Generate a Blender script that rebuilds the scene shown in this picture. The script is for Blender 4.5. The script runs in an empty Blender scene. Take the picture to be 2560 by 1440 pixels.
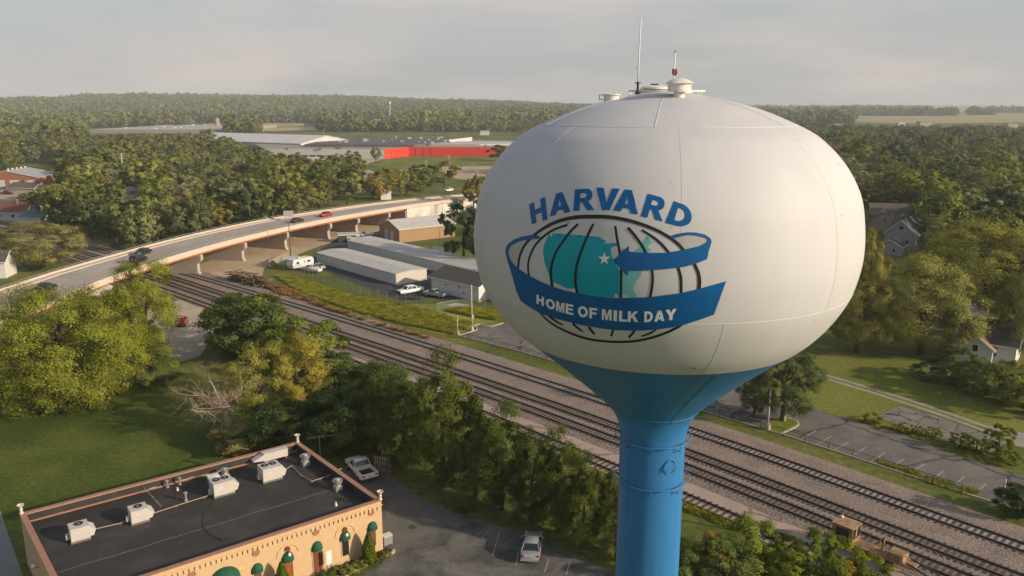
import bpy, bmesh, math, random
import numpy as np
from mathutils import Vector, Matrix
from mathutils.geometry import delaunay_2d_cdt

# ------------------------------------------------------------------ scene, camera, sky, sun
scene = bpy.context.scene
R = math.radians
CAM_H, FPX = 40.0, 1991.0                       # metres above the car park; focal length for a 2560 px wide frame
PITCH = math.atan(462.0 / FPX)
SUN_AZ = R(-22)                               # where the sun stands, seen from above (x right, y away from the camera)
SUN_EL = R(20.0)

cam = bpy.data.cameras.new('camera')
cam.sensor_width = 36.0
cam.lens = 36.0 * FPX / 2560.0
cam.clip_start, cam.clip_end = 0.5, 40000.0
camo = bpy.data.objects.new('camera', cam)
scene.collection.objects.link(camo)
camo.location = (0, 0, CAM_H)
camo.rotation_euler = (math.pi / 2 - PITCH, 0, 0)
scene.camera = camo

world = bpy.data.worlds.new('World')
scene.world = world
world.use_nodes = True
wn, wl = world.node_tree.nodes, world.node_tree.links
wn.clear()
sky = wn.new('ShaderNodeTexSky')
sky.sky_type = 'NISHITA'
sky.sun_disc = False
sky.sun_elevation = SUN_EL
sky.sun_rotation = math.pi / 2 - SUN_AZ
sky.altitude = 250
sky.air_density = 1.0
sky.dust_density = 3.0
sky.ozone_density = 1.0
hs = wn.new('ShaderNodeHueSaturation')
hs.inputs['Saturation'].default_value = 0.7
wl.new(sky.outputs[0], hs.inputs['Color'])
# thin streaky cloud veil, the same all round the sky
tc = wn.new('ShaderNodeTexCoord')
mp = wn.new('ShaderNodeMapping')
mp.inputs['Scale'].default_value = (1.5, 1.5, 8.0)
nz = wn.new('ShaderNodeTexNoise')
nz.inputs['Scale'].default_value = 1.7
nz.inputs['Detail'].default_value = 7
nz.inputs['Roughness'].default_value = 0.55
rp = wn.new('ShaderNodeValToRGB')
rp.color_ramp.elements[0].position = 0.42
rp.color_ramp.elements[1].position = 0.64
# haze veil: the longer the way through the air, the more of it (even all round, thinning towards the zenith)
sx = wn.new('ShaderNodeSeparateXYZ')
m0 = wn.new('ShaderNodeMath'); m0.operation = 'DIVIDE'; m0.inputs[1].default_value = 0.45
m9 = wn.new('ShaderNodeMath'); m9.operation = 'MULTIPLY'
m1 = wn.new('ShaderNodeMath'); m1.operation = 'MULTIPLY'; m1.inputs[1].default_value = -1.0
m2 = wn.new('ShaderNodeMath'); m2.operation = 'POWER'; m2.inputs[0].default_value = 2.718
m3 = wn.new('ShaderNodeMapRange'); m3.inputs[3].default_value, m3.inputs[4].default_value = 0.8, 0.98
mm = wn.new('ShaderNodeMath'); mm.operation = 'MULTIPLY'; mm.use_clamp = True
wl.new(tc.outputs['Generated'], sx.inputs[0]); wl.new(sx.outputs[2], m0.inputs[0]); wl.new(m0.outputs[0], m9.inputs[0]); wl.new(m0.outputs[0], m9.inputs[1]); wl.new(m9.outputs[0], m1.inputs[0]); wl.new(m1.outputs[0], m2.inputs[1])
wl.new(rp.outputs[0], m3.inputs[0]); wl.new(m2.outputs[0], mm.inputs[0]); wl.new(m3.outputs[0], mm.inputs[1])
mx = wn.new('ShaderNodeMixRGB')
vc = wn.new('ShaderNodeMixRGB')               # cool clear veil and warm cloud
vc.inputs[1].default_value = (3.2, 3.28, 3.32, 1)
vc.inputs[2].default_value = (4.2, 3.75, 3.5, 1)
wl.new(rp.outputs[0], vc.inputs[0]); wl.new(vc.outputs[0], mx.inputs[2])
bg = wn.new('ShaderNodeBackground')
bg.inputs['Strength'].default_value = 0.115
wo = wn.new('ShaderNodeOutputWorld')
wl.new(tc.outputs['Generated'], mp.inputs[0]); wl.new(mp.outputs[0], nz.inputs['Vector'])
wl.new(nz.outputs[0], rp.inputs[0]); wl.new(mm.outputs[0], mx.inputs[0])
wl.new(hs.outputs[0], mx.inputs[1]); wl.new(mx.outputs[0], bg.inputs[0]); wl.new(bg.outputs[0], wo.inputs[0])

sun = bpy.data.lights.new('sun', 'SUN')
sun.energy = 3.6
sun.color = (1.0, 0.84, 0.64)
sun.angle = R(0.6)
suno = bpy.data.objects.new('sun', sun)
scene.collection.objects.link(suno)
sdir = Vector((math.cos(SUN_AZ) * math.cos(SUN_EL), math.sin(SUN_AZ) * math.cos(SUN_EL), math.sin(SUN_EL)))
suno.rotation_euler = sdir.to_track_quat('Z', 'Y').to_euler()
suno.location = (60, -40, 90)

vs = scene.view_settings
vs.view_transform, vs.look, vs.exposure, vs.gamma = 'Standard', 'None', 0.42, 1.0
vs.use_curve_mapping = False
cy = scene.cycles
cy.use_denoising = True
cy.max_bounces, cy.diffuse_bounces, cy.glossy_bounces = 6, 3, 2
cy.transmission_bounces, cy.transparent_max_bounces, cy.volume_bounces = 4, 4, 0
cy.sample_clamp_indirect = 6.0
cy.use_adaptive_sampling = True
cy.adaptive_threshold = 0.02
cy.caustics_reflective = cy.caustics_refractive = False

# ------------------------------------------------------------------ helpers
COL = scene.collection
rnd = random.Random(7)
_c, _s = math.cos(PITCH), math.sin(PITCH)


def ray(X, Y):
    u, v = (X - 1280) / FPX, (Y - 720) / FPX
    return u, _c - v * _s, -_s - v * _c


def G(X, Y, z=0.0):
    """the point of the level z that is seen at (X, Y) of the 2560 x 1440 photograph"""
    r = ray(X, Y)
    t = (z - CAM_H) / r[2]
    return Vector((r[0] * t, r[1] * t, z))


def P(x, y, z):
    dz = z - CAM_H
    d = y * _c - dz * _s
    return 1280 + FPX * x / d, 720 - FPX * (y * _s + dz * _c) / d


def A(X, Y, yd):
    """the point seen at (X, Y) that lies yd metres in front of the camera"""
    r = ray(X, Y)
    t = yd / r[1]
    return Vector((r[0] * t, r[1] * t, CAM_H + r[2] * t))


MATS = {}


def mat(name, col, rough=0.75, metal=0.0, var=0.0, vscale=1.0, stain=0.0, sscale=0.12, stain_col=None,
        bump=0.0, bscale=8.0, spec=0.3, stretch=(1, 1, 1), emit=None, coat=0.0):
    if name in MATS:
        return MATS[name]
    m = bpy.data.materials.new(name)
    m.use_nodes = True
    n, l = m.node_tree.nodes, m.node_tree.links
    b = n['Principled BSDF']
    b.inputs['Roughness'].default_value = rough
    b.inputs['Metallic'].default_value = metal
    b.inputs['Specular IOR Level'].default_value = spec
    if coat:
        b.inputs['Coat Weight'].default_value = coat
        b.inputs['Coat Roughness'].default_value = 0.08
    base = tuple(col) + (1,)
    src = None
    if var or stain or bump:
        g = n.new('ShaderNodeNewGeometry')
        mpn = n.new('ShaderNodeMapping')
        mpn.inputs['Scale'].default_value = stretch
        l.new(g.outputs['Position'], mpn.inputs[0])
    if var:
        t = n.new('ShaderNodeTexNoise')
        t.inputs['Scale'].default_value = vscale
        t.inputs['Detail'].default_value = 5
        t.inputs['Roughness'].default_value = 0.65
        l.new(mpn.outputs[0], t.inputs['Vector'])
        mr = n.new('ShaderNodeMapRange')
        mr.inputs[1].default_value, mr.inputs[2].default_value = 0.3, 0.7
        mr.inputs[3].default_value, mr.inputs[4].default_value = 1 - var, 1 + var
        l.new(t.outputs[0], mr.inputs[0])
        v = n.new('ShaderNodeMixRGB'); v.blend_type = 'MULTIPLY'; v.inputs[0].default_value = 1
        v.inputs[1].default_value = base
        l.new(mr.outputs[0], v.inputs[2])
        src = v.outputs[0]
    if stain:
        t2 = n.new('ShaderNodeTexNoise')
        t2.inputs['Scale'].default_value = sscale
        t2.inputs['Detail'].default_value = 6
        t2.inputs['Roughness'].default_value = 0.6
        l.new(mpn.outputs[0], t2.inputs['Vector'])
        mr2 = n.new('ShaderNodeMapRange')
        mr2.inputs[1].default_value, mr2.inputs[2].default_value = 0.46, 0.66
        mr2.inputs[3].default_value, mr2.inputs[4].default_value = 0, stain
        l.new(t2.outputs[0], mr2.inputs[0])
        v2 = n.new('ShaderNodeMixRGB')
        v2.inputs[1].default_value = base
        v2.inputs[2].default_value = tuple(stain_col or [c * 0.5 for c in col]) + (1,)
        if src:
            l.new(src, v2.inputs[1])
        l.new(mr2.outputs[0], v2.inputs[0])
        src = v2.outputs[0]
    if src:
        l.new(src, b.inputs['Base Color'])
    else:
        b.inputs['Base Color'].default_value = base
    if bump:
        t3 = n.new('ShaderNodeTexNoise')
        t3.inputs['Scale'].default_value = bscale
        t3.inputs['Detail'].default_value = 4
        l.new(mpn.outputs[0], t3.inputs['Vector'])
        bp = n.new('ShaderNodeBump')
        bp.inputs['Strength'].default_value = bump
        bp.inputs['Distance'].default_value = 0.05
        l.new(t3.outputs[0], bp.inputs['Height'])
        l.new(bp.outputs[0], b.inputs['Normal'])
    if emit:
        b.inputs['Emission Color'].default_value = tuple(emit[:3]) + (1,)
        b.inputs['Emission Strength'].default_value = emit[3]
    MATS[name] = m
    return m


class MB:
    """collects simple shapes and links them as one mesh object"""

    def __init__(s):
        s.v, s.f, s.m = [], [], []

    def add(s, vs_, fs, mi=0):
        o = len(s.v)
        s.v += [tuple(q) for q in vs_]
        s.f += [tuple(i + o for i in f) for f in fs]
        s.m += [mi] * len(fs)
        return s

    def box(s, c, size, rz=0.0, mi=0, taper=1.0):
        x, y, z = (k / 2 for k in size)
        ca, sa = math.cos(rz), math.sin(rz)
        vv = []
        for k, dz in ((1, -z), (taper, z)):
            for dx, dy in ((-x, -y), (x, -y), (x, y), (-x, y)):
                dx *= k; dy *= k
                vv.append((c[0] + dx * ca - dy * sa, c[1] + dx * sa + dy * ca, c[2] + dz))
        return s.add(vv, [(3, 2, 1, 0), (4, 5, 6, 7), (0, 1, 5, 4), (1, 2, 6, 5), (2, 3, 7, 6), (3, 0, 4, 7)], mi)

    def beam(s, p, q, w, h, mi=0, up=(0, 0, 1)):
        p, q = Vector(p), Vector(q)
        d = (q - p).normalized()
        a = d.cross(Vector(up))
        if a.length < 1e-4:
            a = d.cross(Vector((1, 0, 0)))
        a.normalize()
        b = a.cross(d).normalized()
        vv = []
        for e in (p, q):
            for i, j in ((-1, -1), (1, -1), (1, 1), (-1, 1)):
                vv.append(e + a * (i * w / 2) + b * (j * h / 2))
        return s.add(vv, [(0, 1, 2, 3), (7, 6, 5, 4), (0, 4, 5, 1), (1, 5, 6, 2), (2, 6, 7, 3), (3, 7, 4, 0)], mi)

    def tube(s, pts, r, n=8, mi=0, cap=True):
        pts = [Vector(q) for q in pts]
        if not hasattr(r, '__len__'):
            r = [r] * len(pts)
        o = len(s.v)
        vv, ff = [], []
        ref = Vector((0.31, 0.17, 0.93))
        for i, q in enumerate(pts):
            d = (pts[min(i + 1, len(pts) - 1)] - pts[max(i - 1, 0)]).normalized()
            a = d.cross(ref)
            if a.length < 0.05:
                a = d.cross(Vector((1, 0, 0)))
            a.normalize()
            b = d.cross(a)
            for k in range(n):
                t = 2 * math.pi * k / n
                vv.append(q + (a * math.cos(t) + b * math.sin(t)) * r[i])
        for i in range(len(pts) - 1):
            for k in range(n):
                k2 = (k + 1) % n
                ff.append((i * n + k, i * n + k2, (i + 1) * n + k2, (i + 1) * n + k))
        if cap:
            ff.append(tuple(range(n - 1, -1, -1)))
            ff.append(tuple((len(pts) - 1) * n + k for k in range(n)))
        return s.add(vv, ff, mi)

    def lathe(s, prof, n=24, c=(0, 0, 0), mi=0, a0=0.0, a1=2 * math.pi):
        full = abs(a1 - a0 - 2 * math.pi) < 1e-6
        m = n if full else n + 1
        vv, ff = [], []
        for r_, z in prof:
            for k in range(m):
                t = a0 + (a1 - a0) * k / n
                vv.append((c[0] + r_ * math.cos(t), c[1] + r_ * math.sin(t), c[2] + z))
        for i in range(len(prof) - 1):
            for k in range(n):
                k2 = (k + 1) % m
                ff.append((i * m + k, i * m + k2, (i + 1) * m + k2, (i + 1) * m + k))
        return s.add(vv, ff, mi)

    def prism(s, poly, z0, z1, mi=0):
        n = len(poly)
        area = sum(poly[i][0] * poly[(i + 1) % n][1] - poly[(i + 1) % n][0] * poly[i][1] for i in range(n))
        if area < 0:
            poly = poly[::-1]
        vv = [(q[0], q[1], z0) for q in poly] + [(q[0], q[1], z1) for q in poly]
        ff = [tuple(range(n - 1, -1, -1)), tuple(range(n, 2 * n))]
        ff += [(i, (i + 1) % n, n + (i + 1) % n, n + i) for i in range(n)]
        return s.add(vv, ff, mi)

    def build(s, name, mats, parent=None, smooth=False, world=False):
        me = bpy.data.meshes.new(name)
        off = Vector((0, 0, 0))
        if world and parent is not None:
            off = parent.location.copy()
            if parent.parent:
                off += parent.parent.location
        me.from_pydata([(q[0] - off[0], q[1] - off[1], q[2] - off[2]) for q in s.v], [], s.f)
        if not isinstance(mats, (list, tuple)):
            mats = [mats]
        for q in mats:
            me.materials.append(q)
        if len(mats) > 1:
            me.polygons.foreach_set('material_index', s.m)
        if smooth:
            me.polygons.foreach_set('use_smooth', [True] * len(me.polygons))
        me.update()
        o = bpy.data.objects.new(name, me)
        COL.objects.link(o)
        if parent is not None:
            o.parent = parent
        return o


def auto_smooth(o, ang=35):
    me = o.data
    bm = bmesh.new(); bm.from_mesh(me)
    for e in bm.edges:
        if len(e.link_faces) == 2 and e.calc_face_angle(0) > R(ang):
            e.smooth = False
    for f in bm.faces:
        f.smooth = True
    bm.to_mesh(me); bm.free()
    return o


def tag(o, label=None, cat=None, group=None, kind=None):
    if label: o['label'] = label
    if cat: o['category'] = cat
    if group: o['group'] = group
    if kind: o['kind'] = kind
    return o


def thing(name, label, cat, loc=(0, 0, 0), rz=0.0, group=None):
    o = bpy.data.objects.new(name, None)
    o.empty_display_size = 0.2
    COL.objects.link(o)
    o.location = loc
    o.rotation_euler = (0, 0, rz)
    return tag(o, label, cat, group)


def copy_tree(o, parent=None):
    c = o.copy()
    COL.objects.link(c)
    c.parent = parent
    for ch in list(o.children):
        copy_tree(ch, c)
    return c


def clone(o, loc, rz=None, label=None, scale=None, group=None):
    c = copy_tree(o)
    c.location = loc
    if rz is not None: c.rotation_euler = (0, 0, rz)
    if scale is not None: c.scale = scale if hasattr(scale, '__len__') else (scale,) * 3
    if label: c['label'] = label
    if group: c['group'] = group
    return c


def spline(pts, per=8):
    pts = [Vector(q) for q in pts]
    out = []
    for i in range(len(pts) - 1):
        p0, p1, p2, p3 = pts[max(i - 1, 0)], pts[i], pts[i + 1], pts[min(i + 2, len(pts) - 1)]
        for k in range(per):
            t = k / per
            out.append(0.5 * ((2 * p1) + (p2 - p0) * t + (2 * p0 - 5 * p1 + 4 * p2 - p3) * t * t
                              + (3 * p1 - p0 - 3 * p2 + p3) * t ** 3))
    out.append(pts[-1])
    return out


def resample(pts, step):
    out, acc = [pts[0].copy()], 0.0
    for a, b in zip(pts, pts[1:]):
        L = (b - a).length
        while acc + L >= step:
            k = (step - acc) / L
            a = a.lerp(b, k)
            out.append(a.copy())
            L = (b - a).length
            acc = 0.0
        acc += L
    return out


def offset(pts, d):
    """moves a path d metres to its right (seen from above)"""
    out = []
    for i, q in enumerate(pts):
        t = pts[min(i + 1, len(pts) - 1)] - pts[max(i - 1, 0)]
        t = Vector((t.x, t.y, 0)).normalized()
        out.append(Vector((q.x + t.y * d, q.y - t.x * d, q.z)))
    return out


def ribbon(mb, path, d0, d1, z, mi=0):
    a, b = offset(path, d0), offset(path, d1)
    n = len(path)
    vv = [(q.x, q.y, z) for q in a] + [(q.x, q.y, z) for q in b]
    mb.add(vv, [(i, n + i, n + i + 1, i + 1) for i in range(n - 1)], mi)


def sheet(name, pxs, z, material, kind='structure', label=None):
    mb = MB()
    poly = [G(*q) if len(q) == 2 else Vector(q) for q in pxs]
    n = len(poly)
    area = sum(poly[i].x * poly[(i + 1) % n].y - poly[(i + 1) % n].x * poly[i].y for i in range(n))
    if area < 0:
        poly = poly[::-1]
    mb.add([(q.x, q.y, z) for q in poly], [tuple(range(n))])
    o = mb.build(name, material)
    o['kind'] = kind
    if label: o['label'] = label
    return o

# ------------------------------------------------------------------ the water tower
TX, TY = 6.06, 32.0
white_paint = mat('tank_white_paint', (0.53, 0.527, 0.53), rough=0.65, var=0.05, vscale=0.5, stain=0.16, sscale=0.35,
                  stain_col=(0.465, 0.45, 0.43), stretch=(1, 1, 0.12), spec=0.3, bump=0.12, bscale=0.8)
blue_paint = mat('tower_blue_paint', (0.025, 0.16, 0.38), rough=0.45, var=0.10, vscale=2.2, stretch=(1, 1, 0.05), spec=0.5,
                 stain=0.25, sscale=0.8, stain_col=(0.075, 0.30, 0.46))
prof_w = [(0.02, 40.42), (0.9, 40.37), (1.7, 40.22), (3.42, 39.81), (5.2, 39.07), (6.0, 38.52), (6.74, 37.72), (7.3, 36.7), (7.52, 35.7),
          (7.60, 34.7), (7.53, 33.85), (7.28, 32.9), (6.83, 32.05), (6.3, 31.35), (5.71, 30.80)]
prof_b = [(5.70, 30.80), (4.65, 29.95), (3.75, 29.18), (2.9, 28.42), (2.25, 27.82), (1.85, 27.38), (1.6, 26.95), (1.45, 26.45), (1.395, 25.9), (1.39, 25.2)]
pw = [(q.x, q.y) for q in spline([(a, b, 0) for a, b in prof_w], 6)]
pb = [(q.x, q.y) for q in spline([(a, b, 0) for a, b in prof_b], 5)]
_prof = np.array(pw + pb + [(1.39, 2.5)])


def tank_hits(px):
    """points of the photograph -> points and normals on the tank skin"""
    px = np.asarray(px, float)
    u, v = (px[:, 0] - 1280) / FPX, (px[:, 1] - 720) / FPX
    d = np.stack([u, _c - v * _s, -_s - v * _c], 1)
    lo, hi = np.full(len(px), 18.0), np.full(len(px), 18.0)
    zz, rr = _prof[::-1, 1], _prof[::-1, 0]

    def inside(t):
        q = d * t[:, None]
        return np.hypot(q[:, 0] - TX, q[:, 1] - TY) - np.interp(q[:, 2] + CAM_H, zz, rr, left=0, right=0)
    done = np.zeros(len(px), bool)
    for t in np.arange(18, 40, 0.1):
        tt = np.full(len(px), t)
        f = inside(tt)
        new = (~done) & (f < 0)
        lo[new], hi[new] = t - 0.1, t
        done |= new
    for _ in range(30):
        m = (lo + hi) / 2
        f = inside(m) < 0
        hi = np.where(f, m, hi); lo = np.where(f, lo, m)
    q = d * hi[:, None]
    q[:, 2] += CAM_H
    e = 0.05
    r1, r2 = np.interp(q[:, 2] + e, zz, rr), np.interp(q[:, 2] - e, zz, rr)
    sl = -(r1 - r2) / (2 * e)
    rad = np.stack([q[:, 0] - TX, q[:, 1] - TY], 1)
    rad /= np.linalg.norm(rad, axis=1)[:, None]
    nn = np.stack([rad[:, 0], rad[:, 1], sl], 1)
    nn /= np.linalg.norm(nn, axis=1)[:, None]
    return q, nn, done


tower = thing('water_tower', 'tall water tower with white spheroid tank and blue stem beside the railway', 'water tower', (TX, TY, 0))
mb = MB(); mb.lathe(pw[::-1], 160, (0, 0, 0)); tank = mb.build('tank', white_paint, tower, smooth=True)
mb = MB(); mb.lathe(pb[::-1], 128); mb.build('tank_cone', blue_paint, tower, smooth=True)
mb = MB(); mb.lathe([(4.2, 0.0), (3.6, 1.2), (2.6, 3.2), (1.8, 5.4), (1.5, 7.2), (1.39, 9.0), (1.39, 16.0), (1.39, 25.21)], 96)
mb.build('stem', blue_paint, tower, smooth=True)
# weld seams: ring seams and meridian seams standing a few mm proud
seam_paint = mat('weld_seam_paint', (0.60, 0.595, 0.59), rough=0.45, var=0.06, vscale=3)
for z in (39.20, 33.08):
    r_ = np.interp(z, _prof[::-1, 1], _prof[::-1, 0])
    mb = MB(); mb.tube([(r_ * math.cos(t), r_ * math.sin(t), z) for t in np.linspace(0, 2 * math.pi, 161)], 0.012, 5, cap=False)
    mb.build('weld_seam', seam_paint, tower, smooth=True)


def on_tank(ang, z, off=0.0):
    r_ = float(np.interp(z, _prof[::-1, 1], _prof[::-1, 0])) + off
    return (r_ * math.cos(ang), r_ * math.sin(ang), z)


for k in range(8):
    an = R(k * 45 - 96)
    z0, z1 = (33.08, 39.2)
    mb = MB(); mb.tube([on_tank(an, z) for z in np.linspace(z0, z1, 30)], 0.008, 4); mb.build('weld_seam', seam_paint, tower)
    an = R(k * 45 - 84)
    mb = MB(); mb.tube([on_tank(an, z) for z in np.linspace(30.82, 33.08, 14)], 0.008, 4); mb.build('weld_seam', seam_paint, tower)
for k in range(6):
    an = R(k * 60 - 105)
    mb = MB(); mb.tube([on_tank(an, z, 0.004) for z in np.linspace(39.2, 40.2, 14)], 0.014, 4); mb.build('weld_seam', seam_paint, tower)
blue_seam = mat('blue_seam_paint', (0.04, 0.2, 0.36), rough=0.4)
for k in range(6):
    an = R(k * 60 - 78)
    mb = MB(); mb.tube([on_tank(an, z) for z in np.linspace(27.3, 30.78, 18)], 0.014, 4); mb.build('weld_seam', blue_seam, tower)
r_ = float(np.interp(27.45, _prof[::-1, 1], _prof[::-1, 0]))
mb = MB(); mb.tube([(r_ * math.cos(t), r_ * math.sin(t), 27.45) for t in np.linspace(0, 2 * math.pi, 97)], 0.018, 5, cap=False)
mb.build('weld_seam', blue_seam, tower, smooth=True)
# rust spots and paint chips
rust = mat('rust_spot', (0.17, 0.08, 0.045), rough=0.9)
chips = [(1734, 919, 10, 3), (1421, 557, 5, 5), (1678, 458, 3, 2), (1670, 460, 3, 2), (1686, 463, 3, 2), (1480, 316, 6, 1.3), (1555, 318, 4, 1.3), (1584, 595, 4, 3), (1678, 567, 3, 4),
         (1436, 362, 3, 2), (1394, 438, 2, 2), (2095, 411, 3, 2), (2103, 538, 2, 5), (2036, 803, 4, 2), (1995, 353, 3, 1.5), (1351, 650, 2, 4), (1770, 629, 3, 2)]
# roof gear, fitted to the crown of the tank
cream = mat('vent_cream_paint', (0.74, 0.70, 0.63), rough=0.5, var=0.08, vscale=3, stain=0.3, sscale=2.0, stain_col=(0.45, 0.25, 0.12))
steel = mat('galvanised_steel', (0.42, 0.42, 0.41), rough=0.45, metal=0.6, var=0.1, vscale=4)
dark = mat('dark_metal', (0.035, 0.035, 0.035), rough=0.6)
redlamp = mat('red_lamp_glass', (0.55, 0.02, 0.015), rough=0.2, spec=0.6)


def tloc(px, py, yd):
    q = A(px, py, yd)
    return Vector((q.x - TX, q.y - TY, q.z))


vent = thing('roof_vent', 'mushroom-shaped cream roof vent with rust patches on top of the tank', 'vent')
c = tloc(1694, 245, 31.2)
vent.location = (6.20, 30.4, 40.12)
mb = MB(); mb.lathe([(0.20, -0.06), (0.20, 0.31), (0.20, 0.32)], 24); mb.build('vent_neck', cream, vent, smooth=True)
mb = MB(); mb.lathe([(0.20, 0.29), (0.43, 0.29), (0.43, 0.60), (0.39, 0.60), (0.39, 0.35)], 28); auto_smooth(mb.build('vent_screen', cream, vent))
mb = MB(); mb.lathe([(0.0, 0.79), (0.15, 0.775), (0.32, 0.72), (0.46, 0.645), (0.535, 0.59), (0.52, 0.585), (0.25, 0.66), (0, 0.70)], 28); auto_smooth(mb.build('vent_cap', cream, vent), 50)
for k in range(8):
    mb = MB(); t = k * math.pi / 4; mb.box((0.41 * math.cos(t), 0.41 * math.sin(t), 0.61), (0.03, 0.03, 0.07), t); mb.build('bracket', dark, vent)
hatch = thing('access_hatch', 'flat round hatch drum behind the mushroom vent on the tank', 'hatch', (TX - 0.35, TY + 0.6, 40.27))
mb = MB(); mb.lathe([(0.48, -0.06), (0.48, 0.26), (0.6, 0.27), (0.60, 0.33), (0.4, 0.40), (0, 0.42)], 28); auto_smooth(mb.build('hatch_drum', cream, hatch))
mb = MB(); mb.box((-0.05, 0, 0.46), (0.3, 0.06, 0.05)); mb.build('hatch_handle', dark, hatch)
mb = MB(); mb.beam((-0.62, -0.2, 0.28), (-0.70, -0.2, -0.08), 0.03, 0.03); mb.build('hinge', dark, hatch)
hatch2 = thing('manway', 'low cream manway drum at the left edge of the tank roof', 'hatch', (TX - 2.2, TY - 0.2, 40.07))
mb = MB(); mb.lathe([(0.30, -0.06), (0.30, 0.22), (0.36, 0.23), (0.36, 0.27), (0, 0.30)], 24); auto_smooth(mb.build('manway_drum', cream, hatch2))
mb = MB(); mb.tube([(-0.36, 0, 0.24), (-0.47, 0, 0.24), (-0.45, 0, 0.05), (-0.33, 0, 0.08)], 0.018, 6); mb.build('hinge', dark, hatch2)
for t in (0.6, 2.2):
    mb = MB(); mb.tube([(0.2 * math.cos(t), -0.2 * math.sin(t), 0.27), (0.2 * math.cos(t), -0.2 * math.sin(t), 0.38)], 0.02, 6); mb.build('bolt', cream, hatch2)
rail = thing('roof_railing', 'low white pipe railing across the crown of the tank', 'railing', (TX, TY, 40.3))
mb = MB(); mb.tube([(-1.5, 0.1, 0.16), (1.5, 0.1, 0.16)], 0.04, 8); mb.build('top_pipe', cream, rail, smooth=True)
mb = MB(); mb.tube([(-1.1, 0.02, 0.10), (1.0, 0.02, 0.10)], 0.025, 6); mb.build('lower_pipe', cream, rail, smooth=True)
for x in (-1.45, -0.65, 0.05, 0.6, 1.2, 1.32):
    zt = float(np.interp(abs(x), [0, 0.9, 1.7], [40.42, 40.37, 40.22])) - 40.3
    mb = MB(); mb.tube([(x, 0.1, zt - 0.05), (x, 0.1, 0.16)], 0.03, 6); mb.build('post', cream, rail, smooth=True)
ant = thing('whip_antenna', 'tall slim whip antenna with two side pegs on the tank roof', 'antenna', (TX - 1.15, TY + 0.05, 40.2))
mb = MB(); mb.lathe([(0.14, 0.15), (0.11, 0.19), (0.05, 0.24), (0.045, 0.58), (0.045, 0.6)], 14); mb.build('base', dark, ant, smooth=True)
mb = MB(); mb.lathe([(0.13, 0.56), (0.13, 0.59), (0.02, 0.6)], 14); mb.build('flange', dark, ant)
mb = MB(); mb.tube([(0, 0, 0.0), (0, 0, 0.2)], 0.06, 8); mb.build('foot', cream, ant)
mb = MB(); mb.tube([(0, 0, 0.58), (0.005, 0, 1.5), (0.015, 0, 2.2), (0.03, 0, 2.95)], [0.03, 0.028, 0.025, 0.022], 8); mb.build('mast', mat('white_fibreglass', (0.72, 0.71, 0.70), rough=0.4), ant, smooth=True)
for z, s_ in ((1.12, -1), (2.4, 1)):
    mb = MB(); mb.tube([(0, 0, z), (0.11 * s_, 0, z), (0.11 * s_, 0, z + 0.06)], 0.014, 5); mb.build('side_peg', steel, ant)
ant2 = thing('beacon_mast', 'short mast with a red warning lamp behind the tank vent', 'antenna', (TX + 0.28, TY + 0.25, 40.35))
mb = MB(); mb.tube([(0, 0, 0), (0.01, 0, 1.6)], 0.025, 8); mb.build('mast', MATS['white_fibreglass'], ant2, smooth=True)
mb = MB(); mb.tube([(0, 0, 1.58), (0, 0, 1.63)], 0.035, 6); mb.build('tip', dark, ant2)
mb = MB(); mb.lathe([(0.0, .76), (0.05, .77), (0.062, .81), (0.062, .91), (0.04, .96), (0, .97)], 14, (0.075, -0.02, 0)); mb.build('warning_lamp', redlamp, ant2, smooth=True)
mb = MB(); mb.box((0.03, 0, 0.73), (0.14, 0.05, 0.05)); mb.box((-0.05, 0, .86), (0.05, 0.05, 0.2)); mb.build('lamp_bracket', dark, ant2)
# painter's rails round the stem
for z in (26.15, 24.25):
    ring = thing('painters_rail', ('upper' if z > 25 else 'lower') + ' blue pipe ring round the stem under the tank', 'railing', (TX, TY, z), 0, None)
    mb = MB(); mb.tube([(1.62 * math.cos(t), 1.62 * math.sin(t), 0) for t in np.linspace(0, 2 * math.pi, 65)], 0.028, 6, cap=False); mb.build('ring_pipe', blue_paint, ring, smooth=True)
    for k in range(8):
        t = R(k * 45 - 100)
        c_, s_ = math.cos(t), math.sin(t)
        mb = MB(); mb.tube([(1.30 * c_, 1.30 * s_, -0.28), (1.60 * c_, 1.60 * s_, -0.26), (1.62 * c_, 1.62 * s_, 0)], 0.022, 5); mb.build('bracket', blue_paint, ring)
# small round manhole on the stem
t = R(-68)
hp = thing('stem_manhole', 'small round manhole cover on the blue stem between the two pipe rings', 'manhole', (TX + 1.385 * math.cos(t), TY + 1.385 * math.sin(t), 25.2), t + math.pi / 2)
ringpts = [(0.27 * math.cos(a), -0.02, 0.33 * math.sin(a)) for a in np.linspace(0, 2 * math.pi, 33)]
mb = MB(); mb.tube(ringpts, 0.022, 6, cap=False); mb.build('rim', blue_seam, hp, smooth=True)
mb = MB(); mb.lathe([(0.25, 0.03), (0.0, 0.035)], 24); o = mb.build('cover', blue_paint, hp); o.rotation_euler = (math.pi / 2, 0, 0)
mb = MB(); mb.tube([(-0.33, -0.03, -0.2), (-0.33, -0.03, 0.05), (-0.27, -0.03, 0.08)], 0.018, 5); mb.build('hinge', blue_seam, hp)

# ---- the painted emblem: thin coats of paint laid over the tank skin
Z = lambda q: (1150 + q[0] / 2.88, 400 + q[1] / 2.88)


def inside_loops(p, loops):
    ins = np.zeros(len(p), bool)
    for lp in loops:
        L = np.array(lp); M = np.roll(L, -1, 0)
        for (x0, y0), (x1, y1) in zip(L, M):
            if y0 == y1:
                continue
            c_ = ((y0 > p[:, 1]) != (y1 > p[:, 1])) & (p[:, 0] < (x1 - x0) * (p[:, 1] - y0) / (y1 - y0) + x0)
            ins ^= c_
    return ins


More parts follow.
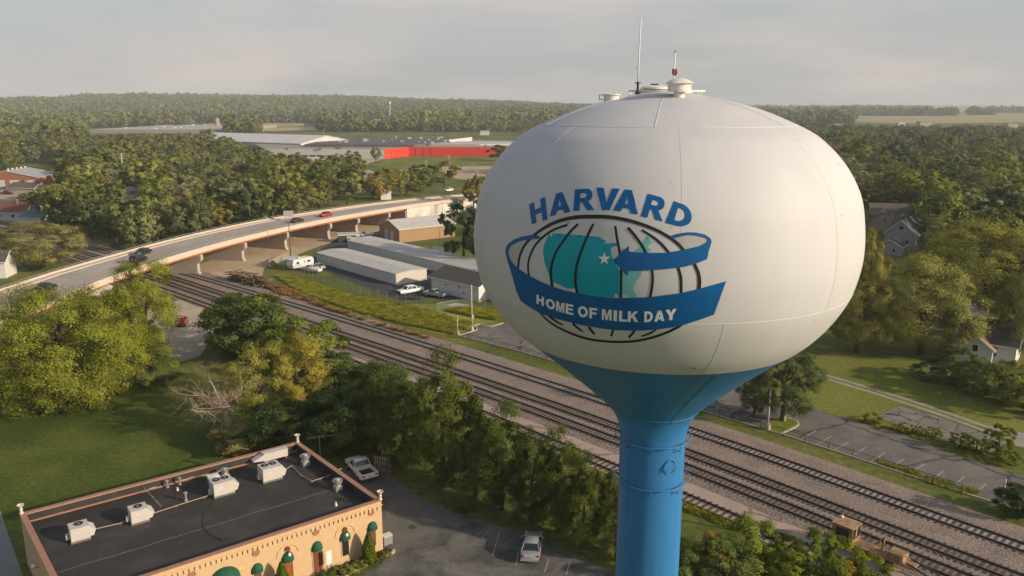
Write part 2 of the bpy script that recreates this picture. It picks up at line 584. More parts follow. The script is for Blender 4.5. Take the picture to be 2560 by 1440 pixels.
def decal(name, loops, material, layer, step=7.0, parent=tower):
    """loops: outer outline then holes, each a list of photograph points; step = mesh size in those units"""
    vv, edges = [], []
    for lp in loops:
        d = []
        for i, q in enumerate(lp):
            w = lp[(i + 1) % len(lp)]
            n = max(1, int(math.hypot(w[0] - q[0], w[1] - q[1]) / step))
            d += [(q[0] + (w[0] - q[0]) * k / n, q[1] + (w[1] - q[1]) * k / n) for k in range(n)]
        o = len(vv)
        vv += d
        edges += [(o + i, o + (i + 1) % len(d)) for i in range(len(d))]
    xs, ys = [q[0] for q in loops[0]], [q[1] for q in loops[0]]
    gx, gy = np.meshgrid(np.arange(min(xs) + step * 0.47, max(xs), step), np.arange(min(ys) + step * 0.53, max(ys), step))
    grid = np.stack([gx.ravel(), gy.ravel()], 1)
    if len(grid):
        e_ = np.array(vv)
        far_ = np.min(np.hypot(grid[:, None, 0] - e_[None, :, 0], grid[:, None, 1] - e_[None, :, 1]), 1) > step * 0.45
        vv += [tuple(q) for q in grid[far_ & inside_loops(grid, loops)].tolist()]
    r_ = delaunay_2d_cdt([Vector(q) for q in vv], edges, [], 0, 1e-4)
    pts = [(q.x, q.y) for q in r_[0]]
    pa = np.array(pts)
    cen = np.array([pa[list(f)].mean(0) for f in r_[2]])
    keep = inside_loops(cen, loops)
    faces = [f for f, k in zip(r_[2], keep) if k]
    if not faces:
        return None
    q, nn, ok = tank_hits(pts)
    q = q + nn * (0.006 + 0.004 * layer)
    q[:, 0] -= TX; q[:, 1] -= TY
    fs = []
    for f in faces:
        if all(ok[i] for i in f):
            a, b, c_ = (Vector(q[i]) for i in f[:3])
            nrm = (b - a).cross(c_ - a)
            fs.append(tuple(f) if nrm.dot(Vector(nn[f[0]])) > 0 else tuple(f[::-1]))
    mb = MB(); mb.add(q.tolist(), fs)
    return mb.build(name, material, parent, smooth=True)


def stroke(path, w=None):
    """outline of a brush stroke; path rows are (x, y, width)"""
    p = [Vector((q[0], q[1], 0)) for q in path]
    ws = [q[2] if len(q) > 2 else w for q in path]
    sp = spline(p, 5)
    wsp = np.interp(np.linspace(0, len(p) - 1, len(sp)), range(len(p)), ws)
    l_, r2 = [], []
    for i, q in enumerate(sp):
        t = (sp[min(i + 1, len(sp) - 1)] - sp[max(i - 1, 0)]).normalized()
        n = Vector((-t.y, t.x, 0)) * wsp[i] / 2
        l_.append((q.x + n.x, q.y + n.y)); r2.append((q.x - n.x, q.y - n.y))
    return l_ + r2[::-1]


pnt = dict(rough=0.42, var=0.10, vscale=0.9, stretch=(1, 1, 0.3))
em_blue = mat('emblem_blue_paint', (0.004, 0.095, 0.28), **pnt)
em_black = mat('emblem_black_paint', (0.018, 0.017, 0.016), rough=0.5)
em_teal = mat('emblem_teal_paint', (0.0, 0.30, 0.37), **pnt)
em_pale = mat('emblem_pale_teal_paint', (0.16, 0.44, 0.44), **pnt)
em_grey = mat('emblem_grey_paint', (0.42, 0.41, 0.385), **pnt)
em_white = mat('emblem_white_paint', (0.76, 0.75, 0.73), rough=0.45, var=0.03, vscale=1)

ZL = lambda L: [Z(q) for q in L]
SP = lambda L, per=4, closed=False: [(q.x, q.y) for q in spline([(a, b, 0) for a, b in L], per)]
decal('ribbon_inside', [ZL([(600, 566), (500, 574), (430, 587), (372, 615), (350, 650), (352, 690), (375, 735), (420, 785), (424, 720), (448, 650), (495, 590), (560, 572)])], em_grey, 0)
decal('ribbon_inside', [ZL([(1530, 578), (1590, 548), (1650, 540), (1700, 545), (1765, 560), (1782, 575), (1775, 592), (1720, 620), (1600, 648), (1570, 610)])], em_grey, 0)
decal('map_shape', [ZL([(640, 530), (660, 555), (668, 528), (800, 536), (950, 548), (1008, 555), (1025, 572), (1055, 578), (1035, 600), (1080, 600), (1122, 597), (1150, 595), (1148, 615), (1105, 622), (1085, 640), (1092, 690),
      (1150, 800), (1146, 992), (1130, 962), (1115, 963), (1108, 990), (1050, 985), (1000, 990), (860, 965), (835, 912), (810, 927), (780, 925), (740, 912), (715, 895), (675, 880), (650, 850), (630, 800), (608, 730), (598, 660), (605, 610), (625, 570)])], em_teal, 0)
decal('map_shape', [ZL([(1150, 640), (1185, 640), (1215, 660), (1245, 662), (1290, 632), (1320, 590), (1348, 548), (1385, 560), (1365, 575), (1388, 590), (1368, 605), (1350, 625), (1378, 648), (1340, 672), (1215, 700),
      (1170, 700)])], em_pale, 0)
decal('map_shape', [ZL([(1150, 800), (1215, 795), (1308, 797), (1302, 830), (1267, 880), (1243, 930), (1265, 965), (1282, 998), (1230, 998), (1200, 965), (1170, 965), (1146, 990)])], em_pale, 0)
decal('map_star', [[Z((1040 + (46 if k % 2 == 0 else 18) * math.sin(k * math.pi / 5), 711 - (48 if k % 2 == 0 else 19) * math.cos(k * math.pi / 5))) for k in range(10)]], em_white, 1, 4)
for pth in ([(418, 785, 12), (432, 690, 14), (470, 610, 16), (530, 545, 18), (620, 482, 22), (720, 437, 26), (840, 412, 28), (960, 408, 28), (1080, 412, 28), (1200, 432, 26), (1320, 467, 24), (1430, 512, 22), (1520, 565, 22), (1575, 610, 22), (1610, 650, 22)],
            [(1686, 745, 22), (1715, 810, 24), (1724, 870, 26), (1720, 930, 26)],
            [(575, 1098, 8), (640, 1160, 12), (720, 1210, 14), (820, 1255, 16), (930, 1288, 16), (1050, 1304, 16), (1150, 1308, 16), (1260, 1302, 16), (1370, 1280, 16), (1470, 1248, 16), (1550, 1212, 18), (1600, 1183, 18)]):
    decal('globe_ring', [ZL(stroke(pth))], em_black, 2)
for pth in ([(497, 840, 12), (491, 760, 13), (505, 690, 14), (545, 610, 15), (610, 545, 16), (680, 500, 17), (775, 467, 18)],
            [(665, 912, 20), (655, 820, 19), (665, 740, 19), (695, 660, 18), (750, 575, 18), (800, 510, 17), (852, 461, 16)],
            [(845, 960, 20), (832, 880, 19), (838, 780, 19), (865, 680, 19), (900, 590, 18), (935, 510, 18), (962, 460, 16)],
            [(1118, 475, 18), (1130, 560, 18), (1147, 650, 18), (1156, 720, 18)], [(1160, 770, 18), (1160, 850, 18), (1158, 995, 18)],
            [(1208, 486, 22), (1260, 545, 21), (1310, 615, 20), (1340, 672, 19)], [(1382, 790, 17), (1388, 850, 18), (1380, 930, 19), (1368, 990, 20)],
            [(1308, 503, 14), (1390, 555, 18), (1450, 605, 20), (1505, 668, 20)], [(1570, 772, 20), (1590, 850, 22), (1592, 962, 20)],
            [(640, 1122, 16), (700, 1165, 14), (745, 1188, 8)], [(812, 1176, 18), (845, 1205, 16), (886, 1236, 10)], [(926, 1200, 18), (948, 1228, 17), (970, 1254, 14)],
            [(1104, 1220, 16), (1096, 1245, 16), (1088, 1268, 16)], [(1258, 1226, 18), (1240, 1250, 18), (1215, 1276, 18)], [(1415, 1218, 8), (1370, 1245, 16), (1306, 1268, 10)]):
    decal('globe_meridian', [ZL(stroke(pth))], em_black, 1)
decal('ribbon_band', [ZL([(590, 562), (500, 572), (430, 585), (370, 615), (350, 650), (352, 690), (375, 735), (418, 780), (500, 832), (580, 873), (660, 908), (750, 936), (845, 957), (1000, 985), (1145, 992), (1260, 991), (1370, 985), (1590, 957), (1735, 922), (1915, 872), (1828, 1112),
      (1720, 1150), (1620, 1183), (1530, 1202), (1440, 1215), (1340, 1224), (1240, 1227), (1140, 1223), (1050, 1215), (880, 1188), (700, 1143), (580, 1103), (505, 1060), (440, 1015), (410, 950), (388, 870), (365, 790), (345, 725), (332, 680), (330, 640), (345, 605), (395, 570), (450, 551), (515, 540), (560, 541)])], em_blue, 3)
decal('ribbon_arrow', [ZL([(1508, 548), (1560, 532), (1640, 520), (1700, 522), (1760, 535), (1800, 560), (1812, 588), (1795, 640), (1788, 660), (1785, 690), (1775, 715), (1700, 745), (1620, 768), (1500, 782), (1380, 792), (1300, 797), (1212, 795), (1207, 838),
      (1103, 722), (1215, 617), (1218, 660), (1335, 668), (1480, 668), (1600, 648), (1720, 620), (1775, 592), (1782, 575), (1765, 560), (1700, 545), (1650, 540), (1590, 548), (1530, 570)])], em_blue, 3)


def arc(cx, cy, rx, ry, a0, a1, n=8):
    return [(cx + rx * math.cos(R(a0 + (a1 - a0) * k / n)), cy + ry * math.sin(R(a0 + (a1 - a0) * k / n))) for k in range(n + 1)]


GL = {'H': [[(0, 0), (.31, 0), (.31, .39), (.69, .39), (.69, 0), (1, 0), (1, 1), (.69, 1), (.69, .63), (.31, .63), (.31, 1), (0, 1)]],
      'A': [[(0, 0), (.30, 0), (.36, .18), (.64, .18), (.70, 0), (1, 0), (.67, 1), (.33, 1)], [(.43, .38), (.57, .38), (.50, .68)]],
      'R': [[(0, 0), (.30, 0), (.30, .37), (.40, .37), (.66, 0), (1, 0), (.70, .41)] + arc(.60, .70, .32, .30, -50, 90) + [(0, 1)], [(.30, .58), (.50, .58), (.60, .62), (.63, .69), (.60, .76), (.50, .80), (.30, .80)]],
      'V': [[(0, 1), (.32, 1), (.5, .36), (.68, 1), (1, 1), (.67, 0), (.33, 0)]],
      'D': [[(0, 0), (.45, 0)] + arc(.45, .5, .55, .5, -88, 88, 12) + [(.45, 1), (0, 1)], [(.30, .22), (.42, .22)] + arc(.42, .5, .27, .28, -85, 85, 10) + [(.42, .78), (.30, .78)]],
      'O': [arc(.5, .5, .5, .52, 0, 345, 23), arc(.5, .5, .24, .29, 0, 345, 23)],
      'M': [[(0, 0), (.22, 0), (.22, .66), (.41, 0), (.59, 0), (.78, .66), (.78, 0), (1, 0), (1, 1), (.69, 1), (.5, .38), (.31, 1), (0, 1)]],
      'E': [[(0, 0), (1, 0), (1, .2), (.32, .2), (.32, .41), (.92, .41), (.92, .61), (.32, .61), (.32, .8), (.97, .8), (.97, 1), (0, 1)]],
      'F': [[(0, 0), (.34, 0), (.34, .40), (.9, .40), (.9, .60), (.34, .60), (.34, .8), (1, .8), (1, 1), (0, 1)]],
      'I': [[(0, 0), (1, 0), (1, 1), (0, 1)]],
      'L': [[(0, 0), (1, 0), (1, .21), (.36, .21), (.36, 1), (0, 1)]],
      'K': [[(0, 0), (.28, 0), (.28, .30), (.40, .43), (.67, 0), (1, 0), (.60, .62), (.96, 1), (.62, 1), (.28, .62), (.28, 1), (0, 1)]],
      'Y': [[(.35, 0), (.65, 0), (.65, .40), (1, 1), (.67, 1), (.5, .64), (.33, 1), (0, 1), (.35, .40)]]}


def glyph(ch, quad, material, layer, step):
    tl, tr, br, bl = quad
    f = lambda q: Z(((bl[0] * (1 - q[0]) + br[0] * q[0]) * (1 - q[1]) + (tl[0] * (1 - q[0]) + tr[0] * q[0]) * q[1],
                     (bl[1] * (1 - q[0]) + br[1] * q[0]) * (1 - q[1]) + (tl[1] * (1 - q[0]) + tr[1] * q[0]) * q[1]))
    decal('letter', [[f(q) for q in lp] for lp in GL[ch]], material, layer, step)


for ch, quad in zip('HARVARD', [((498, 320), (613, 264), (632, 428), (517, 462)), ((650, 254), (780, 218), (797, 373), (647, 405)), ((828, 212), (966, 203), (968, 360), (815, 367)),
                                ((982, 198), (1150, 207), (1130, 366), (968, 357)), ((1136, 205), (1290, 225), (1282, 393), (1103, 362)), ((1352, 243), (1495, 280), (1460, 443), (1302, 405)), ((1540, 296), (1680, 345), (1655, 500), (1478, 452))]):
    glyph(ch, quad, em_blue, 1, 5)
bx_ = [545, 650, 720, 790, 885, 955, 1055, 1115, 1175, 1245, 1355, 1430, 1520, 1570]
by_ = [1027, 1070, 1093, 1110, 1130, 1139, 1150, 1156, 1161, 1164, 1165, 1160, 1150, 1142]
for ch, x0, x1 in zip('HOMEOFMILKDAY', [553, 620, 694, 762, 850, 932, 1022, 1106, 1145, 1208, 1326, 1398, 1478], [606, 686, 752, 818, 922, 988, 1092, 1130, 1204, 1284, 1388, 1472, 1558]):
    h_ = float(np.interp((x0 + x1) / 2, [555, 700, 850, 1600], [64, 70, 76, 76]))
    y0, y1 = float(np.interp(x0, bx_, by_)), float(np.interp(x1, bx_, by_))
    glyph(ch, ((x0 + 2, y0 - h_), (x1 + 2, y1 - h_), (x1, y1), (x0, y0)), em_white, 4, 4)
for x, y, w, h in chips:
    decal('rust_spot', [[(x + w / 2 * math.cos(a) * (0.7 + 0.3 * math.sin(3 * a)), y + h / 2 * math.sin(a)) for a in np.linspace(0, 5.6, 8)]], rust, 5, 6)

# ------------------------------------------------------------------ terrain
def hill(x, y):
    """height of the land: flat town, wooded ridge far away on the left"""
    s = min(max((y - 1500.0) / 1900.0, 0.0), 1.0)
    s = s * s * (3 - 2 * s)
    r = min(max((700.0 - x) / 1500.0, 0.0), 1.0)
    r = r * r * (3 - 2 * r)
    top = 42 + 9 * math.sin(x * 0.0013 + 2.6) + 6 * math.sin(x * 0.0037 + 0.6) + 4 * math.sin(x * 0.0091 + 2)
    return s * r * top + s * (1 - r) * 6 * math.sin(x * 0.001 + 0.5)


def grass(name, c1, c2, c3, s1=0.05, s2=1.4, stripe=None, bump=0.5):
    m = bpy.data.materials.new(name); m.use_nodes = True
    n, l = m.node_tree.nodes, m.node_tree.links
    b = n['Principled BSDF']; b.inputs['Roughness'].default_value = 0.9; b.inputs['Specular IOR Level'].default_value = 0.1
    g = n.new('ShaderNodeNewGeometry')
    t1 = n.new('ShaderNodeTexNoise'); t1.inputs['Scale'].default_value = s1; t1.inputs['Detail'].default_value = 8; t1.inputs['Roughness'].default_value = 0.62
    t2 = n.new('ShaderNodeTexNoise'); t2.inputs['Scale'].default_value = s2; t2.inputs['Detail'].default_value = 6; t2.inputs['Roughness'].default_value = 0.75
    for t in (t1, t2): l.new(g.outputs['Position'], t.inputs['Vector'])
    r = n.new('ShaderNodeValToRGB'); e = r.color_ramp.elements
    e[0].position, e[0].color = 0.36, c1 + (1,)
    e[1].position, e[1].color = 0.64, c3 + (1,)
    k = e.new(0.5); k.color = c2 + (1,)
    l.new(t1.outputs[0], r.inputs[0])
    mr = n.new('ShaderNodeMapRange'); mr.inputs[1].default_value, mr.inputs[2].default_value = 0.3, 0.7; mr.inputs[3].default_value, mr.inputs[4].default_value = 0.55, 1.45
    l.new(t2.outputs[0], mr.inputs[0])
    mu = n.new('ShaderNodeMixRGB'); mu.blend_type = 'MULTIPLY'; mu.inputs[0].default_value = 1
    l.new(r.outputs[0], mu.inputs[1]); l.new(mr.outputs[0], mu.inputs[2])
    out = mu.outputs[0]
    if stripe:
        ang, sc = stripe
        mp_ = n.new('ShaderNodeMapping'); mp_.inputs['Rotation'].default_value = (0, 0, ang)
        l.new(g.outputs['Position'], mp_.inputs[0])
        w = n.new('ShaderNodeTexWave'); w.inputs['Scale'].default_value = sc; w.inputs['Distortion'].default_value = 1.2; w.inputs['Detail'].default_value = 3
        l.new(mp_.outputs[0], w.inputs['Vector'])
        mr2 = n.new('ShaderNodeMapRange'); mr2.inputs[3].default_value, mr2.inputs[4].default_value = 0.8, 1.18
        l.new(w.outputs[1], mr2.inputs[0])
        mu2 = n.new('ShaderNodeMixRGB'); mu2.blend_type = 'MULTIPLY'; mu2.inputs[0].default_value = 1
        l.new(out, mu2.inputs[1]); l.new(mr2.outputs[0], mu2.inputs[2])
        out = mu2.outputs[0]
    l.new(out, b.inputs['Base Color'])
    bp = n.new('ShaderNodeBump'); bp.inputs['Strength'].default_value = bump; bp.inputs['Distance'].default_value = 0.12
    l.new(t2.outputs[0], bp.inputs['Height']); l.new(bp.outputs[0], b.inputs['Normal'])
    MATS[name] = m
    return m


meadow = grass('meadow_grass', (0.072, 0.094, 0.020), (0.120, 0.138, 0.029), (0.180, 0.170, 0.048), 0.035, 1.1)
lawnm = grass('mown_lawn', (0.120, 0.142, 0.024), (0.162, 0.174, 0.031), (0.210, 0.202, 0.046), 0.05, 2.2, stripe=(R(97), 0.42), bump=0.3)
xs = sorted(set(list(np.linspace(-7000, 7000, 57)) + list(np.linspace(-1600, 1600, 41))))
ys = [-400, -150, 0, 150, 300, 500, 800, 1100] + list(np.linspace(1300, 3700, 25)) + [4200, 5000, 6500, 9000, 14000]
mb = MB()
vv = [(x, y, hill(x, y)) for y in ys for x in xs]
nx = len(xs)
mb.add(vv, [(j * nx + i, j * nx + i + 1, (j + 1) * nx + i + 1, (j + 1) * nx + i) for j in range(len(ys) - 1) for i in range(nx - 1)])
gr = mb.build('ground', meadow, smooth=True); gr['kind'] = 'structure'

# ------------------------------------------------------------------ paved and bare surfaces
def pavement(name, col, stain_col, s_amt=0.8, sscale=0.16, crack=0.0, cscale=0.35, var=0.16, vscale=5.0, rough=0.9):
    m = bpy.data.materials.new(name); m.use_nodes = True
    n, l = m.node_tree.nodes, m.node_tree.links
    b = n['Principled BSDF']; b.inputs['Roughness'].default_value = rough; b.inputs['Specular IOR Level'].default_value = 0.2
    g = n.new('ShaderNodeNewGeometry')
    t1 = n.new('ShaderNodeTexNoise'); t1.inputs['Scale'].default_value = sscale; t1.inputs['Detail'].default_value = 9; t1.inputs['Roughness'].default_value = 0.68; t1.inputs['Distortion'].default_value = 0.6
    t2 = n.new('ShaderNodeTexNoise'); t2.inputs['Scale'].default_value = vscale; t2.inputs['Detail'].default_value = 4
    for t in (t1, t2): l.new(g.outputs['Position'], t.inputs['Vector'])
    mr = n.new('ShaderNodeMapRange'); mr.inputs[1].default_value, mr.inputs[2].default_value = 0.38, 0.64; mr.inputs[4].default_value = s_amt
    l.new(t1.outputs[0], mr.inputs[0])
    mxx = n.new('ShaderNodeMixRGB'); mxx.inputs[1].default_value = tuple(col) + (1,); mxx.inputs[2].default_value = tuple(stain_col) + (1,)
    l.new(mr.outputs[0], mxx.inputs[0])
    mr2 = n.new('ShaderNodeMapRange'); mr2.inputs[1].default_value, mr2.inputs[2].default_value = 0.3, 0.7; mr2.inputs[3].default_value, mr2.inputs[4].default_value = 1 - var, 1 + var
    l.new(t2.outputs[0], mr2.inputs[0])
    mu = n.new('ShaderNodeMixRGB'); mu.blend_type = 'MULTIPLY'; mu.inputs[0].default_value = 1
    l.new(mxx.outputs[0], mu.inputs[1]); l.new(mr2.outputs[0], mu.inputs[2])
    out = mu.outputs[0]
    if crack:
        v = n.new('ShaderNodeTexVoronoi'); v.feature = 'DISTANCE_TO_EDGE'; v.inputs['Scale'].default_value = cscale
        ds = n.new('ShaderNodeMixRGB'); ds.inputs[0].default_value = 0.04
        t3 = n.new('ShaderNodeTexNoise'); t3.inputs['Scale'].default_value = 0.6; t3.inputs['Detail'].default_value = 5
        l.new(g.outputs['Position'], t3.inputs['Vector'])
        va = n.new('ShaderNodeVectorMath'); va.operation = 'MULTIPLY_ADD'; va.inputs[1].default_value = (1.6, 1.6, 0)
        l.new(t3.outputs['Color'], va.inputs[0]); l.new(g.outputs['Position'], va.inputs[2])
        l.new(va.outputs[0], v.inputs['Vector'])
        mr3 = n.new('ShaderNodeMapRange'); mr3.inputs[1].default_value, mr3.inputs[2].default_value = 0.008, 0.03; mr3.inputs[3].default_value, mr3.inputs[4].default_value = crack, 0.0
        l.new(v.outputs['Distance'], mr3.inputs[0])
        cr = n.new('ShaderNodeMixRGB'); cr.inputs[2].default_value = (0.02, 0.022, 0.012, 1)
        l.new(mr3.outputs[0], cr.inputs[0]); l.new(out, cr.inputs[1])
        out = cr.outputs[0]
    l.new(out, b.inputs['Base Color'])
    bp = n.new('ShaderNodeBump'); bp.inputs['Strength'].default_value = 0.35; bp.inputs['Distance'].default_value = 0.03
    l.new(t2.outputs[0], bp.inputs['Height']); l.new(bp.outputs[0], b.inputs['Normal'])
    MATS[name] = m
    return m


asph_near = pavement('patched_asphalt', (0.075, 0.075, 0.073), (0.20, 0.185, 0.165), 0.9, 0.30, crack=0.25, cscale=0.10)
asph_conc = pavement('worn_apron', (0.17, 0.155, 0.135), (0.12, 0.11, 0.10), 0.7, 0.25, crack=0.25, cscale=0.09)
asph_lot = pavement('old_asphalt', (0.12, 0.115, 0.107), (0.215, 0.185, 0.155), 0.85, 0.20, crack=0.6, cscale=0.10)
asph_crk = pavement('broken_asphalt', (0.23, 0.205, 0.17), (0.16, 0.14, 0.115), 0.8, 0.3, crack=1.0, cscale=0.4)
asph_dark = pavement('dark_asphalt', (0.055, 0.057, 0.06), (0.085, 0.085, 0.085), 0.6, 0.1)
dirt = pavement('bare_dirt', (0.50, 0.375, 0.245), (0.36, 0.27, 0.175), 0.9, 0.10, var=0.2, vscale=1.2)
dirt2 = pavement('gravel_lot', (0.46, 0.37, 0.28), (0.37, 0.295, 0.22), 0.9, 0.12, var=0.16, vscale=2.5)
path_m = pavement('trackside_path', (0.40, 0.305, 0.25), (0.34, 0.26, 0.21), 0.8, 0.25, var=0.10, vscale=4, crack=0.5, cscale=0.1)
concrete = pavement('concrete', (0.42, 0.375, 0.32), (0.33, 0.29, 0.25), 0.6, 0.3, var=0.1, vscale=3)
kerb_m = mat('kerb_concrete', (0.45, 0.38, 0.29), rough=0.9, var=0.18, vscale=2.5)
line_m = mat('faded_white_paint', (0.33, 0.305, 0.265), rough=0.85, var=0.45, vscale=3)
gravel_m = pavement('gravel_track', (0.33, 0.30, 0.255), (0.24, 0.22, 0.18), 0.8, 0.5, var=0.25, vscale=6)
soil = pavement('planting_soil', (0.05, 0.036, 0.024), (0.075, 0.055, 0.035), 0.7, 0.5, var=0.3, vscale=5)

sheet('parking_lot', [(820, 1500), (985, 1383), (962, 1362), (1160, 1288), (1230, 1310), (1350, 1340), (1450, 1395), (1540, 1440), (1640, 1520), (1640, 1900), (700, 1900)], 0.004, asph_near)
jp = random.Random(4)
for cx, cy, w, h in ((1030, 1318, 13, 6), (1085, 1398, 24, 7), (1160, 1362, 40, 8), (1250, 1425, 60, 7)):
    sheet('asphalt_patch', [(cx + w * math.cos(t) * jp.uniform(.7, 1.2), cy + h * math.sin(t) * jp.uniform(.7, 1.2)) for t in np.linspace(0, 5.9, 11)], 0.0115 + 0.0005 * jp.random(), mat('patch_dark', (0.068, 0.067, 0.065), rough=.9, var=.3, vscale=3) if w % 4 else mat('patch_pale', (0.15, 0.14, 0.125), rough=.9, var=.3, vscale=3))
sheet('concrete_apron', [(985, 1383), (955, 1366), (900, 1290), (845, 1215), (850, 1168), (950, 1165), (990, 1200), (1075, 1255), (1160, 1288)], 0.008, asph_conc)
lot = sheet('station_car_park', [(1150, 838), (1194, 820), (1188, 816), (1240, 806), (1262, 812), (1330, 802), (1420, 806), (1600, 880), (1720, 925), (1860, 972), (2000, 1015), (2200, 1068), (2400, 1135), (2620, 1212), (2640, 1290), (2440, 1241), (2200, 1163), (1960, 1086), (1740, 1020), (1480, 931), (1300, 877)], 0.006, asph_lot)
sheet('broken_pavement', [(2190, 1043), (2245, 1014), (2340, 1040), (2430, 1072), (2520, 1106), (2470, 1135), (2380, 1112), (2290, 1075)], 0.010, asph_crk)
sheet('storage_yard', [(770, 660), (800, 625), (850, 590), (960, 585), (1000, 600), (1290, 690), (1290, 735), (1180, 745), (1110, 752), (1085, 745), (1000, 752), (900, 715), (830, 685)], 0.006, asph_dark)
sheet('dirt_yard', [(425, 700), (470, 668), (560, 640), (660, 600), (760, 575), (900, 548), (985, 533), (1000, 550), (1110, 540), (1100, 556), (960, 575), (880, 592), (800, 615), (735, 640), (690, 655), (660, 670), (655, 690), (600, 700), (560, 697), (500, 690)], 0.005, dirt)
sheet('gravel_lot', [(395, 780), (440, 752), (500, 745), (560, 760), (540, 830), (500, 890), (450, 905), (390, 880), (300, 800), (120, 760), (160, 715), (300, 705)], 0.005, dirt2)
sheet('front_walk', [(-60, 1290), (0, 1275), (22, 1340), (58, 1440), (90, 1560), (-60, 1560)], 0.006, mat('front_walk_concrete', (0.22, 0.225, 0.215), rough=0.9, var=0.12, vscale=2))
sheet('left_street', [(-80, 505), (0, 500), (110, 505), (180, 512), (180, 525), (70, 522), (0, 516), (-80, 520)], 0.006, asph_lot)
sheet('left_yard', [(-80, 475), (20, 470), (140, 475), (190, 482), (180, 510), (110, 503), (0, 498), (-80, 503)], 0.004, dirt2)
sheet('side_street', [(985, 550), (1105, 528), (1200, 516), (1200, 528), (1110, 545), (1010, 560)], 0.008, asph_lot)
sheet('lawn', [(1985, 905), (2080, 880), (2300, 905), (2560, 985), (2700, 1040), (2700, 1120), (2560, 1092), (2400, 1055), (2250, 1010), (2190, 1040), (2200, 1066), (2000, 1013), (1930, 990), (1960, 950)], 0.004, lawnm)
sheet('station_lawn', [(730, 745), (840, 730), (1000, 760), (1110, 760), (1250, 795), (1240, 805), (1188, 815), (1145, 838), (1100, 835), (960, 800), (820, 768)], 0.003, grass('lush_grass', (0.132, 0.174, 0.024), (0.216, 0.234, 0.036), (0.312, 0.288, 0.054), 0.09, 1.6, bump=0.9))
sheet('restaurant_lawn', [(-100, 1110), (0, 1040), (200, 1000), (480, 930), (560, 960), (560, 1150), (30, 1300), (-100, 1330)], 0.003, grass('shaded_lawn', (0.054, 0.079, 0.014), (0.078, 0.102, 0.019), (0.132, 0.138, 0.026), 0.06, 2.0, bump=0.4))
# wheel ruts of the gravel track
gpath = spline([G(1985, 913), G(2040, 933), (G(2200, 981)), G(2340, 1026), G(2470, 1072), G(2600, 1112), G(2760, 1165)], 6)
for k, (d0, d1) in enumerate(((-0.95, -0.15), (0.55, 1.35))):
    mb = MB(); ribbon(mb, gpath, d0, d1, 0.008); o = mb.build('gravel_track', gravel_m); o['kind'] = 'structure'
sheet('gravel_turnaround', [(2470, 1062), (2620, 1098), (2620, 1130), (2540, 1115)], 0.012, gravel_m)
# painted stall lines: children of the car park they are painted on
zl = [(225, 222, 365, 165), (325, 255, 445, 203), (430, 290, 548, 235), (580, 322, 640, 290), (885, 435, 1000, 372), (1005, 475, 1115, 413), (1130, 517, 1243, 455), (1255, 562, 1370, 493), (1403, 600, 1510, 533), (1540, 648, 1652, 577), (1685, 693, 1795, 618), (1840, 745, 1940, 668), (2025, 765, 2090, 712), (2155, 848, 2250, 762)]
zl = [(1700 + a / 2.94, 950 + b / 2.94, 1700 + c_ / 2.94, 950 + d / 2.94) for a, b, c_, d in zl]
z2 = [(650, 735, 1010, 635), (830, 785, 1200, 680), (1040, 850, 1300, 775), (1400, 950, 1770, 840), (1600, 1000, 1960, 900), (1860, 1055, 2150, 985), (2060, 1110, 2300, 1050), (2220, 1190, 2420, 1140)]
zl += [(1100 + a / 8.47, 760 + b / 8.47, 1100 + c_ / 8.47, 760 + d / 8.47) for a, b, c_, d in z2]
for a, b, c_, d in zl:
    p, q = G(a, b), G(c_, d)
    t = (q - p).normalized(); n_ = Vector((t.y, -t.x, 0)) * 0.07
    mb = MB(); mb.add([(w.x, w.y, 0.010) for w in (p - n_, q - n_, q + n_, p + n_)], [(3, 2, 1, 0)])
    o = mb.build('stall_line', line_m, lot)
for a, b, c_, d in ((1232, 1388, 1248, 1332), (1290, 1412, 1296, 1380), (1362, 1430, 1372, 1398), (1415, 1438, 1425, 1405), (1205, 1345, 1230, 1318)):
    p, q = G(a, b), G(c_, d)
    t = (q - p).normalized(); n_ = Vector((t.y, -t.x, 0)) * 0.05
    mb = MB(); mb.add([(w.x, w.y, 0.009) for w in (p - n_, q - n_, q + n_, p + n_)], [(3, 2, 1, 0)])
    o = mb.build('stall_line', line_m, bpy.data.objects['parking_lot'])


def kerb(name, pxs, w=0.22, h=0.13, m=kerb_m, per=4):
    path = spline([G(*q) for q in pxs], per)
    mb = MB()
    a, b = offset(path, -w / 2), offset(path, w / 2)
    n = len(path)
    vv = [(q.x, q.y, 0) for q in a] + [(q.x, q.y, h) for q in a] + [(q.x, q.y, h) for q in b] + [(q.x, q.y, 0) for q in b]
    ff = []
    for i in range(n - 1):
        for k in range(3):
            ff.append((k * n + i, (k + 1) * n + i, (k + 1) * n + i + 1, k * n + i + 1))
    ff += [(0, 3 * n, 2 * n, n), (n - 1, 2 * n - 1, 3 * n - 1, 4 * n - 1)]
    mb.add(vv, ff)
    o = mb.build(name, m); o['kind'] = 'structure'
    return o


def island(pxs, z=0.1):
    mb = MB(); mb.prism([G(*q) for q in pxs], 0.0, z); o = mb.build('grass_island', MATS['lush_grass']); o['kind'] = 'structure'


